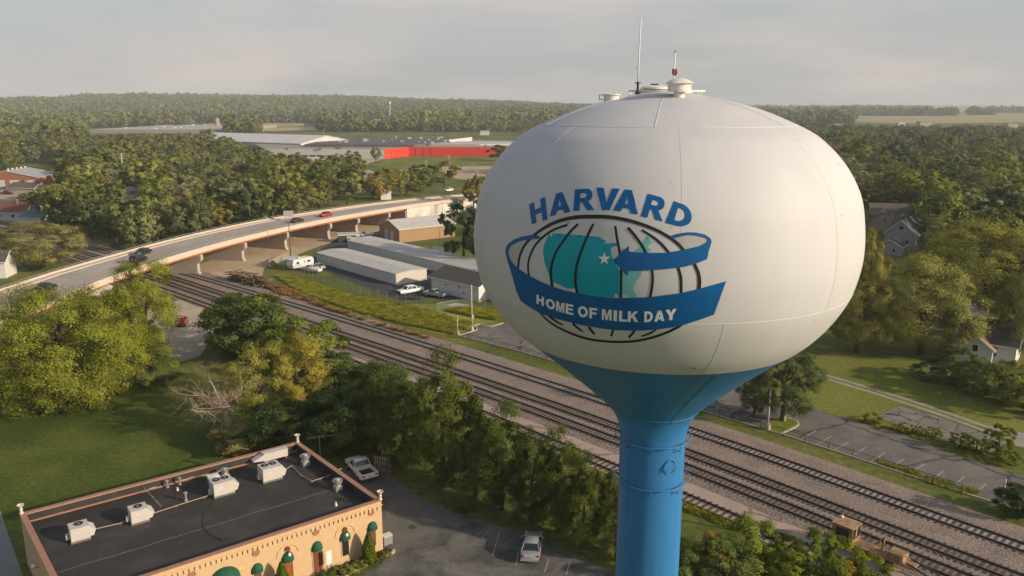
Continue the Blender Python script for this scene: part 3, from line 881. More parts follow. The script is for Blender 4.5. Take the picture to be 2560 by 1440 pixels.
island([(1951, 1083), (1990, 1066), (1994, 1059), (1984, 1050), (1962, 1044), (1935, 1050), (1902, 1068), (1925, 1077)])
kerb('island_kerb', [(1953, 1084), (1975, 1075), (1992, 1066), (1996, 1060), (1990, 1053), (1976, 1048), (1962, 1044)])
kerb('island_kerb', [(1148, 839), (1170, 832), (1187, 827), (1193, 823), (1190, 818), (1180, 815)])
kerb('island_kerb', [(1172, 818), (1186, 814), (1201, 811)])
kerb('island_kerb', [(1204, 812), (1218, 816), (1232, 816), (1245, 812), (1258, 808)])
kerb('lot_kerb', [(1150, 840), (1300, 879), (1480, 933), (1740, 1022), (1960, 1088), (2200, 1165), (2440, 1243), (2640, 1300)], w=0.18, h=0.1, per=3)
kerb('bed_kerb', [(985, 1376), (978, 1385), (930, 1405), (880, 1432), (850, 1448), (820, 1470)], w=0.25, h=0.14)
sheet('planting_bed', [(956, 1364), (980, 1375), (975, 1383), (930, 1403), (850, 1444), (760, 1500), (700, 1500), (860, 1405)], 0.03, soil)

# ------------------------------------------------------------------ railway
TA = spline([Vector(q + (0,)) for q in ((-260, 345), (-174.6, 270), (-117, 219.5), (-77.5, 186), (-37, 149.6), (12.1, 103.1), (43.2, 70.0), (75, 34), (112, -10))], 14)


def track_path(f):
    out = []
    for i, q in enumerate(TA):
        t = (TA[min(i + 1, len(TA) - 1)] - TA[max(i - 1, 0)]).normalized()
        d = f(q.y)
        out.append(Vector((q.x + t.y * d, q.y - t.x * d, 0)))
    return out


lerp = lambda y, a, b, u, v: float(np.interp(y, [a, b], [u, v]))
fB = lambda y: lerp(y, 140, 190, 5.75, 4.1)
fC = lambda y: fB(y) + 3.4
fD = lambda y: fC(y) + lerp(y, 100, 160, 5.7, 3.5)
ballast_m = pavement('ballast_stone', (0.285, 0.215, 0.175), (0.19, 0.15, 0.125), 0.8, 0.35, var=0.5, vscale=5.5)
_n = ballast_m.node_tree.nodes
for nd in _n:
    if nd.type == 'BUMP': nd.inputs['Strength'].default_value = 1.0; nd.inputs['Distance'].default_value = 0.10
rust_rail = mat('rusty_rail_steel', (0.07, 0.042, 0.030), rough=0.7, metal=0.2, var=0.25, vscale=6)
rail_top = mat('polished_rail_head', (0.22, 0.20, 0.185), rough=0.35, metal=0.8)
tie_m = mat('tarred_timber', (0.062, 0.048, 0.037), rough=0.95, var=0.35, vscale=3, stain=0.6, sscale=0.8, stain_col=(0.16, 0.125, 0.095))
mb = MB()
prof = [(-4.6, 0.0), (-3.0, 0.19), (-1.4, 0.20), (-0.9, 0.20), (1.2, 0.20), (3.0, 0.14)]
rows = []
for d, z in prof:
    rows.append([(q.x, q.y, z) for q in track_path(lambda y: d)])
for d, z in ((-1.3, 0.19), (0, 0.20), (1.5, 0.17)):
    rows.append([(q.x, q.y, z) for q in track_path(lambda y: fB(y) + d)])
for d, z in ((-1.3, 0.19), (0, 0.20), (1.5, 0.18), (2.7, 0.0)):
    rows.append([(q.x, q.y, z) for q in track_path(lambda y: fC(y) + d)])
n = len(TA)
for k in range(len(rows)):
    mb.v += rows[k]
mb.f = [(k * n + i, (k + 1) * n + i, (k + 1) * n + i + 1, k * n + i + 1) for k in range(len(rows) - 1) for i in range(n - 1)]
mb.m = [0] * len(mb.f)
o = mb.build('ballast_bed', ballast_m); o['kind'] = 'structure'
mb = MB()
pa, pb_ = track_path(lambda y: fC(y) + 2.2), track_path(lambda y: fD(y) + 1.5)
mb.v = [(q.x, q.y, 0.03) for q in pa] + [(q.x, q.y, 0.03) for q in pb_]
mb.f = [(i, n + i, n + i + 1, i + 1) for i in range(n - 1)]; mb.m = [0] * len(mb.f)
o = mb.build('trackside_path', path_m); o['kind'] = 'structure'

soil_m = pavement('soiled_ballast', (0.17, 0.13, 0.10), (0.23, 0.175, 0.14), 0.8, 0.4, var=0.5, vscale=6)
grey_m = pavement('clean_grey_ballast', (0.34, 0.30, 0.275), (0.25, 0.215, 0.19), 0.8, 0.3, var=0.5, vscale=6)
for f, m_ in ((lambda y: 0.0, grey_m), (fB, soil_m), (fC, soil_m)):
    pa, pb_ = track_path(lambda y: f(y) - 0.62), track_path(lambda y: f(y) + 0.62)
    mb = MB(); mb.v = [(q.x, q.y, 0.207) for q in pa] + [(q.x, q.y, 0.207) for q in pb_]
    mb.f = [(i, len(pa) + i, len(pa) + i + 1, i + 1) for i in range(len(pa) - 1)]; mb.m = [0] * len(mb.f)
    o = mb.build('track_ballast', m_); o['kind'] = 'structure'

tie_me = MB(); tie_me.box((0, 0, 0.0), (0.23, 2.6, 0.17)); _t = tie_me.build('sleeper', tie_m); tie_mesh = _t.data; bpy.data.objects.remove(_t)
trk = [('far', lambda y: 0.0, 'railway track nearest the car park and storage sheds', 0.62), ('mid', fB, 'middle railway track of the three on the ballast', 0.58), ('near', fC, 'railway track nearest the pine trees and the shrubs', 0.58), ('siding', fD, 'old siding half sunk in the trackside path', 0.75)]
jit = random.Random(3)
for nm, f, lab, sp_ in trk:
    path = [q for q in track_path(f) if q.y > -5]
    root = thing('railway_track', lab, 'railway track', (path[len(path) // 2].x, path[len(path) // 2].y, 0))
    L0 = root.location
    ties = resample(path, sp_)
    vis = []
    for i, q in enumerate(ties):
        X_, Y_ = P(q.x, q.y, 0.3)
        if q.y > 40 and -120 < X_ < 2680 and 500 < Y_ < 1520:
            t = ties[min(i + 1, len(ties) - 1)] - ties[max(i - 1, 0)]
            vis.append((q, math.atan2(t.y, t.x)))
    vis = vis[::-1]                     # nearest first
    rest = MB()
    for i, (q, a) in enumerate(vis):
        zt = 0.155 + jit.uniform(-0.012, 0.008) - (0.14 if nm == 'siding' else 0)
        if i < 300:
            o = bpy.data.objects.new('sleeper', tie_mesh); COL.objects.link(o); o.parent = root
            o.location = (q.x - L0.x, q.y - L0.y, zt); o.rotation_euler = (0, 0, a + jit.uniform(-.03, .03))
        else:
            rest.box((q.x, q.y, zt), (0.23, 2.6, 0.17), a)
    if rest.v:
        o = rest.build('sleeper_row', tie_m, root, world=True); o['kind'] = 'stuff'
    z0 = 0.235 - (0.14 if nm == 'siding' else 0)
    for s_ in (-0.7525, 0.7525):
        e = offset(path, s_)
        mb = MB()
        sec = [(-0.07, z0), (0.07, z0), (0.012, z0 + 0.03), (0.012, z0 + 0.11), (0.037, z0 + 0.12), (0.037, z0 + 0.155), (-0.037, z0 + 0.155), (-0.037, z0 + 0.12), (-0.012, z0 + 0.11), (-0.012, z0 + 0.03)]
        cols = [[(w.x, w.y, z) for w in offset(path, s_ + d)] for d, z in sec]
        n_ = len(path)
        for cc in cols: mb.v += cc
        for k in range(len(sec)):
            k2 = (k + 1) % len(sec)
            for i in range(n_ - 1):
                mb.f.append((k * n_ + i, k2 * n_ + i, k2 * n_ + i + 1, k * n_ + i + 1)); mb.m.append(1 if k == 5 and nm != 'siding' else 0)
        mb.build('rail', [rust_rail, rail_top], root, world=True)

# ------------------------------------------------------------------ fences, lamp posts, poles
black_pipe = mat('black_pipe', (0.02, 0.02, 0.02), rough=0.5)
mesh_m = bpy.data.materials.new('chain_link_mesh'); mesh_m.use_nodes = True
_n, _l = mesh_m.node_tree.nodes, mesh_m.node_tree.links
_tr = _n.new('ShaderNodeBsdfTransparent'); _mx = _n.new('ShaderNodeMixShader'); _mx.inputs[0].default_value = 0.22
_n['Principled BSDF'].inputs['Base Color'].default_value = (0.22, 0.23, 0.23, 1); _n['Principled BSDF'].inputs['Roughness'].default_value = 0.6
_l.new(_tr.outputs[0], _mx.inputs[1]); _l.new(_n['Principled BSDF'].outputs[0], _mx.inputs[2]); _l.new(_mx.outputs[0], _n['Material Output'].inputs[0])
mesh_blk = mesh_m.copy(); mesh_blk.name = 'black_chain_link'
mesh_blk.node_tree.nodes['Principled BSDF'].inputs['Base Color'].default_value = (0.02, 0.02, 0.02, 1)
for nd in mesh_blk.node_tree.nodes:
    if nd.type == 'MIX_SHADER': nd.inputs[0].default_value = 0.16


def fence(name, label, pts, h, gap, post_m, mesh_mat, r=0.035, lower=True):
    path = resample([Vector(q) for q in pts], gap)
    root = thing(name, label, 'fence', path[0])
    for q in path:
        mb = MB(); mb.tube([(q.x, q.y, 0), (q.x, q.y, h + 0.04)], r, 6); mb.build('post', post_m, root, world=True)
    mb = MB()
    for a, b in zip(path, path[1:]):
        mb.tube([(a.x, a.y, h), (b.x, b.y, h)], r * 0.75, 5)
    mb.build('top_rail', post_m, root, world=True)
    if lower:
        mb = MB()
        for a, b in zip(path, path[1:]):
            mb.tube([(a.x, a.y, 0.12), (b.x, b.y, 0.12)], r * 0.5, 4)
        mb.build('lower_rail', post_m, root, world=True)
    if mesh_mat:
        mb = MB()
        for a, b in zip(path, path[1:]):
            mb.add([(a.x, a.y, 0.05), (b.x, b.y, 0.05), (b.x, b.y, h), (a.x, a.y, h)], [(0, 1, 2, 3)])
        mb.build('mesh_panel', mesh_mat, root, world=True)
    return root


fence('lot_fence', 'low black pipe-and-mesh fence between the car park and the railway', [G(1142, 842), G(1300, 882), G(1480, 937), G(1740, 1026), G(1960, 1092), G(2200, 1169), G(2455, 1250)], 1.05, 2.9, black_pipe, mesh_blk)
fence('storage_fence', 'grey chain-link fence round the storage yard', [G(700, 668), G(735, 672), G(800, 705), G(900, 735), G(1000, 760), G(1100, 785), G(1112, 778), G(1160, 770), G(1215, 772)], 1.9, 3.0, steel, mesh_m, lower=False)
wood_grey = mat('weathered_boards', (0.27, 0.225, 0.165), rough=0.9, var=0.25, vscale=2.0, stretch=(1, 1, 0.2))
bf = thing('board_fence', 'weathered board fence standing between the dirt yard and the camper', 'fence', G(672, 668))
path = resample([G(673, 668), G(690, 660), G(724, 645)], 0.30)
for q, w in zip(path, path[1:]):
    mb = MB(); mb.beam((q.x, q.y, 0.9), (w.x, w.y, 0.9), 0.03, 1.8 + jit.uniform(-.05, .05)); mb.build('board', wood_grey, bf, world=True)
pole_m = mat('lamp_pole_concrete', (0.50, 0.46, 0.38), rough=0.8, var=0.1, vscale=2)
wood_pole = mat('pole_timber', (0.16, 0.12, 0.085), rough=0.95, var=0.3, vscale=3, stretch=(1, 1, 0.15))
wood_pale = mat('pale_pole_timber', (0.40, 0.35, 0.27), rough=0.9, var=0.2, vscale=3)


def lamp(px, py, ptop, label, r=0.12, base=True, head=None):
    b = G(px, py)
    d = b.y
    h = A(px, ptop, d).z
    root = thing('lamp_post', label, 'lamp post', b)
    if base:
        mb = MB(); mb.lathe([(0.34, 0), (0.34, 0.75), (0.30, 0.8), (0, 0.8)], 14); auto_smooth(mb.build('pole_base', kerb_m, root))
    mb = MB(); mb.tube([(0, 0, 0.3), (0, 0, h)], [r, r * 0.7], 10); mb.build('pole', pole_m, root, smooth=True)
    if head:
        mb = MB(); mb.tube([(0, 0, h - 0.1), (head * 0.5, 0, h + 0.1), (head, 0, h + 0.05)], 0.05, 6); mb.build('arm', pole_m, root)
        mb = MB(); mb.box((head, 0, h), (0.7, 0.3, 0.14)); mb.build('lamp_head', steel, root)
    return root


lamp(1180, 827, 712, 'tall cream lamp post at the left end of the station car park', head=None)
lamp(1144, 838, 790, 'short cream post with square footing at the corner of the car park fence', r=0.09)
lamp(1919, 1074, 975, 'cream lamp post in front of the island tree', r=0.11)
lamp(1958, 1052, 985, 'cream post with round footing under the island tree', r=0.1)
b = G(1183, 822)
sg = thing('parking_sign', 'small white parking sign on a post beside the tall lamp post', 'sign', b)
mb = MB(); mb.tube([(0, 0, 0), (0, 0, 2.2)], 0.03, 6); mb.build('sign_post', steel, sg)
mb = MB(); mb.box((0, -0.04, 2.3), (0.32, 0.03, 0.72)); mb.build('sign_plate', mat('sign_white', (0.75, 0.74, 0.70), rough=0.5), sg)


def pole(px, py, ptop, label, r=0.14, m=None, arms=0, transformer=False, name='utility_pole', rz=0.3):
    b = G(px, py); h = A(px, ptop, b.y).z
    root = thing(name, label, 'pole', b, rz)
    mb = MB(); mb.tube([(0, 0, 0), (0, 0, h)], [r, r * 0.7], 8); mb.build('pole_shaft', m or wood_pole, root, smooth=True)
    for k in range(arms):
        mb = MB(); mb.box((0, -r, h - 0.4 - k * 1.0), (2.2, 0.1, 0.12)); mb.build('cross_arm', m or wood_pole, root)
        for x in (-0.95, -0.5, 0.5, 0.95):
            mb = MB(); mb.tube([(x, -r, h - 0.34 - k), (x, -r, h - 0.16 - k)], 0.05, 6); mb.build('insulator', steel, root)
    if transformer:
        mb = MB(); mb.lathe([(0, 0), (0.25, 0.02), (0.25, 0.8), (0, 0.85)], 12, (0.3, 0, h - 1.9)); auto_smooth(mb.build('transformer', mat('transformer_grey', (0.55, 0.55, 0.53), rough=0.5), root))
    return root


pole(312, 470, 383, 'white pole with cross-arms among the trees left of the bridge', m=mat('white_pole', (0.62, 0.61, 0.58), rough=0.7), arms=3, r=0.22)
pole(2226, 580, 533, 'timber pole with a transformer beside the brown-roofed house', m=wood_pale, transformer=True)
pole(2232, 622, 595, 'short pale pole in front of the green-roofed house', m=wood_pale, r=0.1)
pole(2212, 446, 415, 'pale timber pole in the gap among the right-hand trees', m=wood_pale, arms=1)
pole(1859, 1330, 1278, 'weathered timber post standing by the old siding', m=wood_pole, r=0.16, name='timber_post')
pole(727, 642, 560, 'dark timber pole in front of the bridge by the board fence', r=0.15)
pole(960, 560, 525, 'thin timber pole under the bridge parapet near the brown shed', r=0.12)
pole(1091, 522, 472, 'thin brown pole against the bridge retaining wall', r=0.13)
pole(1106, 542, 506, 'pale T-shaped street pole beside the retaining wall', m=wood_pale, arms=1, r=0.12)
pole(1100, 625, 570, 'thin dark pole in front of the brown shed wall', r=0.1)
pole(838, 515, 478, 'grey pole behind the bridge left of the white camper roof', m=steel, r=0.12)
pole(2509, 1237, 1198, 'bare white post beside the dark juniper at the end of the car park', m=MATS['white_pole'], r=0.09, name='white_post')

# ------------------------------------------------------------------ buildings: shared builders
glass = mat('window_glass', (0.02, 0.024, 0.028), rough=0.08, spec=0.6)
trim_w = mat('white_trim', (0.66, 0.65, 0.62), rough=0.6)
roof_dk = mat('dark_shingles', (0.085, 0.078, 0.072), rough=0.95, var=0.25, vscale=2.2)
roof_br = mat('brown_shingles', (0.13, 0.105, 0.085), rough=0.95, var=0.25, vscale=2.2)
roof_gn = mat('green_shingles', (0.075, 0.105, 0.09), rough=0.95, var=0.2, vscale=2.2)
roof_rd = mat('red_brown_shingles', (0.17, 0.075, 0.05), rough=0.95, var=0.25, vscale=2)
metal_roof = mat('pale_metal_roof', (0.50, 0.47, 0.43), rough=0.5, var=0.06, vscale=0.5, stain=0.2, sscale=0.3)
siding_w = mat('white_siding', (0.60, 0.585, 0.55), rough=0.75, var=0.06, vscale=1.2)
siding_g = mat('grey_siding', (0.30, 0.30, 0.29), rough=0.8, var=0.08, vscale=1.2)
siding_t = mat('tan_siding', (0.42, 0.36, 0.28), rough=0.8, var=0.08, vscale=1.2)
brick_m = mat('red_brick', (0.33, 0.135, 0.075), rough=0.9, var=0.2, vscale=3)
door_gy = mat('roller_door', (0.52, 0.53, 0.52), rough=0.6, var=0.05, vscale=2)


def window(root, c, w, h, face, frame=None, name='window'):
    """face: unit normal (x, y) in the frame of root"""
    a = math.atan2(face[1], face[0])
    f = MB(); f.box((c[0] + face[0] * 0.03, c[1] + face[1] * 0.03, c[2]), (0.08, w + 0.16, h + 0.16), a)
    fo = f.build(name, frame or trim_w, root)
    g = MB(); g.box((c[0] + face[0] * 0.065, c[1] + face[1] * 0.065, c[2]), (0.05, w, h), a); g.build('pane', glass, fo)
    return fo


def gable_house(name, label, cat, loc, rz, W, D, he, hr, wall, roof, wins=(), doors=(), chimney=None, over=0.4, group=None, ridge='x'):
    """ridge runs along the local x axis; F face is y = -D/2, R face is x = W/2"""
    root = thing(name, label, cat, loc, rz, group)
    x, y = W / 2, D / 2
    mb = MB()
    mb.add([(-x, -y, -0.3), (x, -y, -0.3), (x, y, -0.3), (-x, y, -0.3), (-x, -y, he), (x, -y, he), (x, y, he), (-x, y, he), (-x, 0, hr), (x, 0, hr)],
           [(0, 1, 5, 4), (2, 3, 7, 6), (1, 2, 6, 9, 5), (3, 0, 4, 8, 7), (3, 2, 1, 0)])
    mb.build('wall', wall, root)
    sl = (hr - he) / y
    t = 0.14
    for s_ in (-1, 1):
        ye, ze = s_ * (y + over), he - sl * over
        mb = MB()
        mb.add([(-x - over, ye, ze), (x + over, ye, ze), (x + over, 0, hr), (-x - over, 0, hr), (-x - over, ye, ze + t), (x + over, ye, ze + t), (x + over, 0, hr + t), (-x - over, 0, hr + t)],
               [(0, 1, 2, 3), (7, 6, 5, 4), (0, 4, 5, 1), (1, 5, 6, 2), (3, 7, 4, 0)] if s_ > 0 else [(3, 2, 1, 0), (4, 5, 6, 7), (1, 5, 4, 0), (2, 6, 5, 1), (0, 4, 7, 3)])
        ro = mb.build('roof', roof, root)
        fa = MB(); fa.box((0, ye + s_ * 0.015, ze + 0.05), (W + 2 * over, 0.03, 0.2)); fa.build('fascia', trim_w, ro)
        for sx_ in (-1, 1):
            fa = MB(); fa.beam((sx_ * (x + over + 0.02), ye, ze + 0.03), (sx_ * (x + over + 0.02), 0, hr + 0.03), 0.04, 0.2); fa.build('bargeboard', trim_w, ro)
    N = {'F': (0, -1), 'B': (0, 1), 'L': (-1, 0), 'R': (1, 0)}
    for f, u, z, w, h in wins:
        n_ = N[f]
        c = (u, -y, z) if f == 'F' else (u, y, z) if f == 'B' else (-x, u, z) if f == 'L' else (x, u, z)
        window(root, c, w, h, n_)
    for f, u, w, h, m in doors:
        n_ = N[f]
        c = (u, -y, h / 2) if f == 'F' else (u, y, h / 2) if f == 'B' else (-x, u, h / 2) if f == 'L' else (x, u, h / 2)
        mb = MB(); mb.box((c[0] + n_[0] * 0.03, c[1] + n_[1] * 0.03, c[2]), (0.1, w, h), math.atan2(n_[1], n_[0])); mb.build('door', m, root)
    if chimney:
        mb = MB(); mb.box((chimney[0], chimney[1], hr), (0.6, 0.6, 1.8)); mb.build('chimney', brick_m, root)
    return root


def along(p, q):
    d = Vector(q) - Vector(p)
    return math.atan2(d.y, d.x), Vector((d.x, d.y, 0)).length


# ------------------------------------------------------------------ the restaurant
ZP, ZR = 4.9, 4.12
RR = G(953, 1252, ZP); FRc = G(745, 1105, ZP); FLc = G(50, 1285, ZP)
eu = (FLc - FRc).normalized(); LU = (FLc - FRc).length
ev = (FRc - RR).normalized(); LV = (FRc - RR).length
W3 = lambda u, v, z: Vector((eu.x * u + ev.x * v, eu.y * u + ev.y * v, z))
rest = thing('restaurant', 'low tan stucco restaurant with flat black roof, copper coping and green awnings', 'building', (RR.x, RR.y, 0))
stucco = mat('tan_stucco', (0.56, 0.385, 0.215), rough=0.9, var=0.07, vscale=2.0, stain=0.25, sscale=0.5, stain_col=(0.50, 0.34, 0.20), bump=0.1, bscale=20)
stucco2 = mat('tan_stucco_trim', (0.58, 0.40, 0.225), rough=0.9, var=0.05, vscale=4)
coping_m = mat('copper_brown_coping', (0.42, 0.22, 0.145), rough=0.5, metal=0.25, var=0.12, vscale=1.5)
membrane = mat('black_roof_membrane', (0.040, 0.036, 0.033), rough=0.7, var=0.12, vscale=0.6, stain=0.9, sscale=0.32, stain_col=(0.066, 0.058, 0.051), spec=0.25)
seam_m = mat('roof_seam', (0.15, 0.13, 0.10), rough=0.8, var=0.25, vscale=1.5)
TH = 0.34


def wbox(mb, u0, u1, v0, v1, z0, z1, mi=0):
    vs_ = [W3(u, v, z) for z in (z0, z1) for u, v in ((u0, v0), (u1, v0), (u1, v1), (u0, v1))]
    mb.add(vs_, [(0, 1, 2, 3), (7, 6, 5, 4), (4, 5, 1, 0), (5, 6, 2, 1), (6, 7, 3, 2), (7, 4, 0, 3)], mi)
    return mb


walls = [(0, LU, 0, TH), (0, LU, LV - TH, LV), (0, TH, TH + .002, LV - TH - .002), (LU - TH, LU, TH + .002, LV - TH - .002)]
for w in walls:
    wbox(MB(), *w, 0, ZP).build('wall', stucco, rest)
wbox(MB(), TH, LU - TH, TH, LV - TH, ZR - 0.25, ZR).build('roof_deck', membrane, rest)
for w in walls:
    wbox(MB(), w[0] - 0.06, w[1] + 0.06, w[2] - 0.06, w[3] + 0.06, ZP + 0.002, ZP + 0.075 + 0.003 * walls.index(w)).build('coping', coping_m, rest)
for v in (LV * 0.36, LV * 0.62):
    mb = MB()
    n_ = 40
    for k in range(n_):
        u0, u1 = TH + (LU - 2 * TH) * k / n_, TH + (LU - 2 * TH) * (k + 1) / n_
        dv = lambda u: 0.06 * math.sin(u * 0.9) + 0.04 * math.sin(u * 2.3)
        mb.add([W3(u0, v + dv(u0), ZR + 0.006), W3(u1, v + dv(u1), ZR + 0.006), W3(u1, v + dv(u1) + 0.14, ZR + 0.006), W3(u0, v + dv(u0) + 0.14, ZR + 0.006)], [(3, 2, 1, 0)])
    mb.build('membrane_seam', seam_m if v < LV * 0.5 else mat('faint_roof_lap', (0.07, 0.062, 0.054), rough=0.8), rest)
mb = MB(); wbox(mb, TH, LU - TH, LV - TH - 0.16, LV - TH - 0.004, ZR, ZR + 0.12); mb.build('cant_strip', coping_m, rest)
e_ = 0.02
for w in ((TH, LU - TH, TH, TH + e_), (TH, LU - TH, LV - TH - e_, LV - TH), (TH, TH + e_, TH + e_, LV - TH - e_), (LU - TH - e_, LU - TH, TH + e_, LV - TH - e_)):
    wbox(MB(), *w, ZR + 0.001, ZP - 0.06).build('parapet_lining', membrane, rest)
# dentil frieze on the street front
wbox(MB(), -0.05, LU, -0.09, -0.002, ZP - 0.42, ZP - 0.30).build('frieze_band', stucco2, rest)
den = MB(); wbox(den, 0, 0.20, -0.12, -0.002, ZP - 0.74, ZP - 0.424); d_o = den.build('dentil', stucco2, rest); d_me = d_o.data
k = 0.42
d_o.location = W3(0.25, 0, 0)
while 0.25 + k < LU - 0.3:
    o = bpy.data.objects.new('dentil', d_me); COL.objects.link(o); o.parent = rest; o.location = W3(0.25 + k, 0, 0); k += 0.42
wbox(MB(), 0, LU, -0.05, -0.002, 2.72, 2.78).build('string_course', stucco2, rest)


def on_front(px, py):
    """photograph point -> (u, z) on the street front"""
    r_ = ray(px, py)
    nrm = Vector((eu.y, -eu.x))
    t = (RR.x * nrm.x + RR.y * nrm.y) / (r_[0] * nrm.x + r_[1] * nrm.y)
    q = Vector((r_[0] * t - RR.x, r_[1] * t - RR.y, 0))
    return q.dot(eu), CAM_H + r_[2] * t


FN = math.atan2(-ev.y, -ev.x)                     # direction the street front looks
awn = mat('green_canvas', (0.012, 0.085, 0.045), rough=0.75, var=0.12, vscale=3)
door_wood = mat('stained_wood', (0.26, 0.085, 0.025), rough=0.55, var=0.3, vscale=2.5, stretch=(4, 4, 0.4))
shut_wood = mat('red_brown_wood', (0.17, 0.065, 0.035), rough=0.6, var=0.3, vscale=2.5, stretch=(4, 4, 0.4))
medal = mat('terracotta', (0.34, 0.16, 0.09), rough=0.85, var=0.2, vscale=9)
white_globe = mat('white_globe_glass', (0.78, 0.77, 0.74), rough=0.3)


def awning(px, py, r_, h_):
    u, z = on_front(px, py)
    n_, m_ = 12, 6
    vv, ff = [], []
    for j in range(m_ + 1):
        t = j / m_ * math.pi / 2
        for i in range(n_ + 1):
            a = math.pi * i / n_
            rr_ = r_ * math.cos(t) * (1.0 if i % 2 == 0 else 0.965)
            p = W3(u - rr_ * math.cos(a), -0.01 - rr_ * math.sin(a) * 0.85, z + h_ * math.sin(t))
            vv.append(p)
    for j in range(m_):
        for i in range(n_):
            k_ = j * (n_ + 1) + i
            ff.append((k_, k_ + 1, k_ + n_ + 2, k_ + n_ + 1))
    mb = MB(); mb.add(vv, ff)
    low = [vv[i] for i in range(n_ + 1)]
    mb.add(low + [q - Vector((0, 0, 0.16)) for q in low], [(i + 1, i, n_ + 1 + i, n_ + 2 + i) for i in range(n_)])
    return u, z, mb.build('awning', awn, rest)


def opening(u, z0, z1, w, m, sill=True):
    o = wbox(MB(), u - w / 2 - 0.08, u + w / 2 + 0.08, -0.05, -0.002, z0 - 0.06, z1 + 0.06).build('door' if z0 < 0.3 else 'window', stucco2, rest)
    wbox(MB(), u - w / 2, u + w / 2, -0.075, -0.052, z0, z1).build('panel', m, o)
    if m is shut_wood or m is door_wood:
        for k_ in range(3):
            zz = z0 + (z1 - z0) * (0.08 + 0.31 * k_)
            wbox(MB(), u - w * 0.36, u + w * 0.36, -0.095, -0.077, zz, zz + (z1 - z0) * 0.24).build('raised_panel', m, o)
    return o


for px, py, r_, h_, lo, m, w in ((930, 1319, 0.50, 0.62, 0.75, shut_wood, 0.62), (862, 1343, 0.50, 0.62, 0.8, glass, 0.62), (792, 1369, 0.50, 0.62, 0.05, shut_wood, 0.80), (719, 1396, 0.54, 0.66, 0.05, door_wood, 0.80), (643, 1424, 0.50, 0.6, 0.75, shut_wood, 0.62), (562, 1452, 1.28, 1.25, 0.05, door_wood, 1.7), (470, 1484, 0.50, 0.6, 0.75, shut_wood, 0.62)):
    u, z, o = awning(px, py, r_, h_)
    opening(u, lo, max(z - 0.05, lo + 0.6), w, m)
for px, py in ((928, 1281), (790, 1330), (640, 1382), (480, 1437)):
    u, z = on_front(px, py)
    mb = MB(); mb.lathe([(0.0, 0.05), (0.10, 0.06), (0.12, 0.03), (0.2, 0.03), (0.22, 0.06), (0.30, 0.06), (0.33, 0.0)], 20)
    o = mb.build('medallion', medal, rest); o.location = W3(u, -0.005, z); o.rotation_euler = (math.pi / 2, 0, FN + math.pi / 2)
for px, py in ((862, 1332), (719, 1384)):
    u, z = on_front(px, py)
    z = max(z, 2.95)
    pts = [W3(u + 0.95 * math.cos(a), -0.03, 2.75 + 0.95 * math.sin(a)) for a in np.linspace(0, math.pi, 17)]
    mb = MB(); mb.tube(pts, 0.045, 6); mb.build('arch_moulding', stucco2, rest)
    sc = MB()
    for k_ in range(7):
        a = R(-30 + 40 * k_)
        sc.tube([W3(u, -0.08, 3.3), W3(u + 0.16 * math.cos(a), -0.13, 3.3 + 0.2 * math.sin(a)), W3(u + 0.26 * math.cos(a + 0.5), -0.1, 3.3 + 0.3 * math.sin(a + 0.5))], [0.07, 0.055, 0.02], 6)
    sc.tube([W3(u, -0.05, 3.15), W3(u, -0.3, 3.1), W3(u, -0.34, 3.2)], 0.03, 6)
    co = sc.build('scroll_crest', mat('crest_red_paint', (0.20, 0.055, 0.025), rough=0.6, var=0.4, vscale=12), rest)
    mb = MB(); mb.lathe([(0, -0.16), (0.09, -0.13), (0.15, -0.05), (0.15, 0.05), (0.09, 0.13), (0, 0.16)], 14, W3(u, -0.36, 2.92)); mb.build('globe_lamp', white_globe, co, smooth=True)
# globes along the west end
for u_, z_ in ((LU + 0.32, 3.2), (LU + 0.32, 3.2)):
    pass
for v_ in (LV * 0.62, LV * 0.28):
    p = W3(LU + 0.30, v_, 3.0)
    mb = MB(); mb.lathe([(0, -0.2), (0.12, -0.16), (0.19, -0.06), (0.19, 0.06), (0.12, 0.16), (0, 0.2)], 14, p); go = mb.build('globe_lamp', white_globe, rest, smooth=True)
    mb = MB(); mb.tube([W3(LU, v_, 2.8), W3(LU + 0.30, v_, 2.82)], 0.03, 6); mb.build('wall_bracket', dark, go)
# corner urns
urn_m = mat('urn_cream', (0.60, 0.52, 0.40), rough=0.8, var=0.1, vscale=5)
corner = {'back left': (LU - 0.1, LV - 0.15), 'back right': (0.1, LV - 0.15), 'front right': (0.02, 0.12)}
for nm, (u, v) in corner.items():
    q = W3(u, v, 0)
    un = thing('corner_urn', 'cream stone urn on the ' + nm + ' corner of the restaurant parapet', 'urn', (RR.x + q.x, RR.y + q.y, ZP + 0.08), 0, 'urns on the restaurant parapet')
    mb = MB(); mb.lathe([(0.0, 0), (0.17, 0), (0.17, 0.10), (0.10, 0.16), (0.15, 0.38), (0.11, 0.55), (0.13, 0.62), (0.29, 0.78), (0.29, 0.84), (0.23, 0.84), (0.10, 0.66), (0, 0.64)], 18)
    auto_smooth(mb.build('urn_body', urn_m, un), 50)
# rooftop plant
rtu_m = mat('air_handler_beige', (0.52, 0.48, 0.43), rough=0.55, var=0.06, vscale=2)
rtu_d = mat('air_handler_base', (0.16, 0.15, 0.135), rough=0.7)
galv = mat('bright_galvanised', (0.62, 0.59, 0.55), rough=0.38, metal=0.75, var=0.12, vscale=6)
UA = math.atan2(eu.y, eu.x) + math.pi


def roof_px(px, py, dz=0.0):
    q = G(px, py, ZR + dz); return Vector((q.x, q.y, ZR))


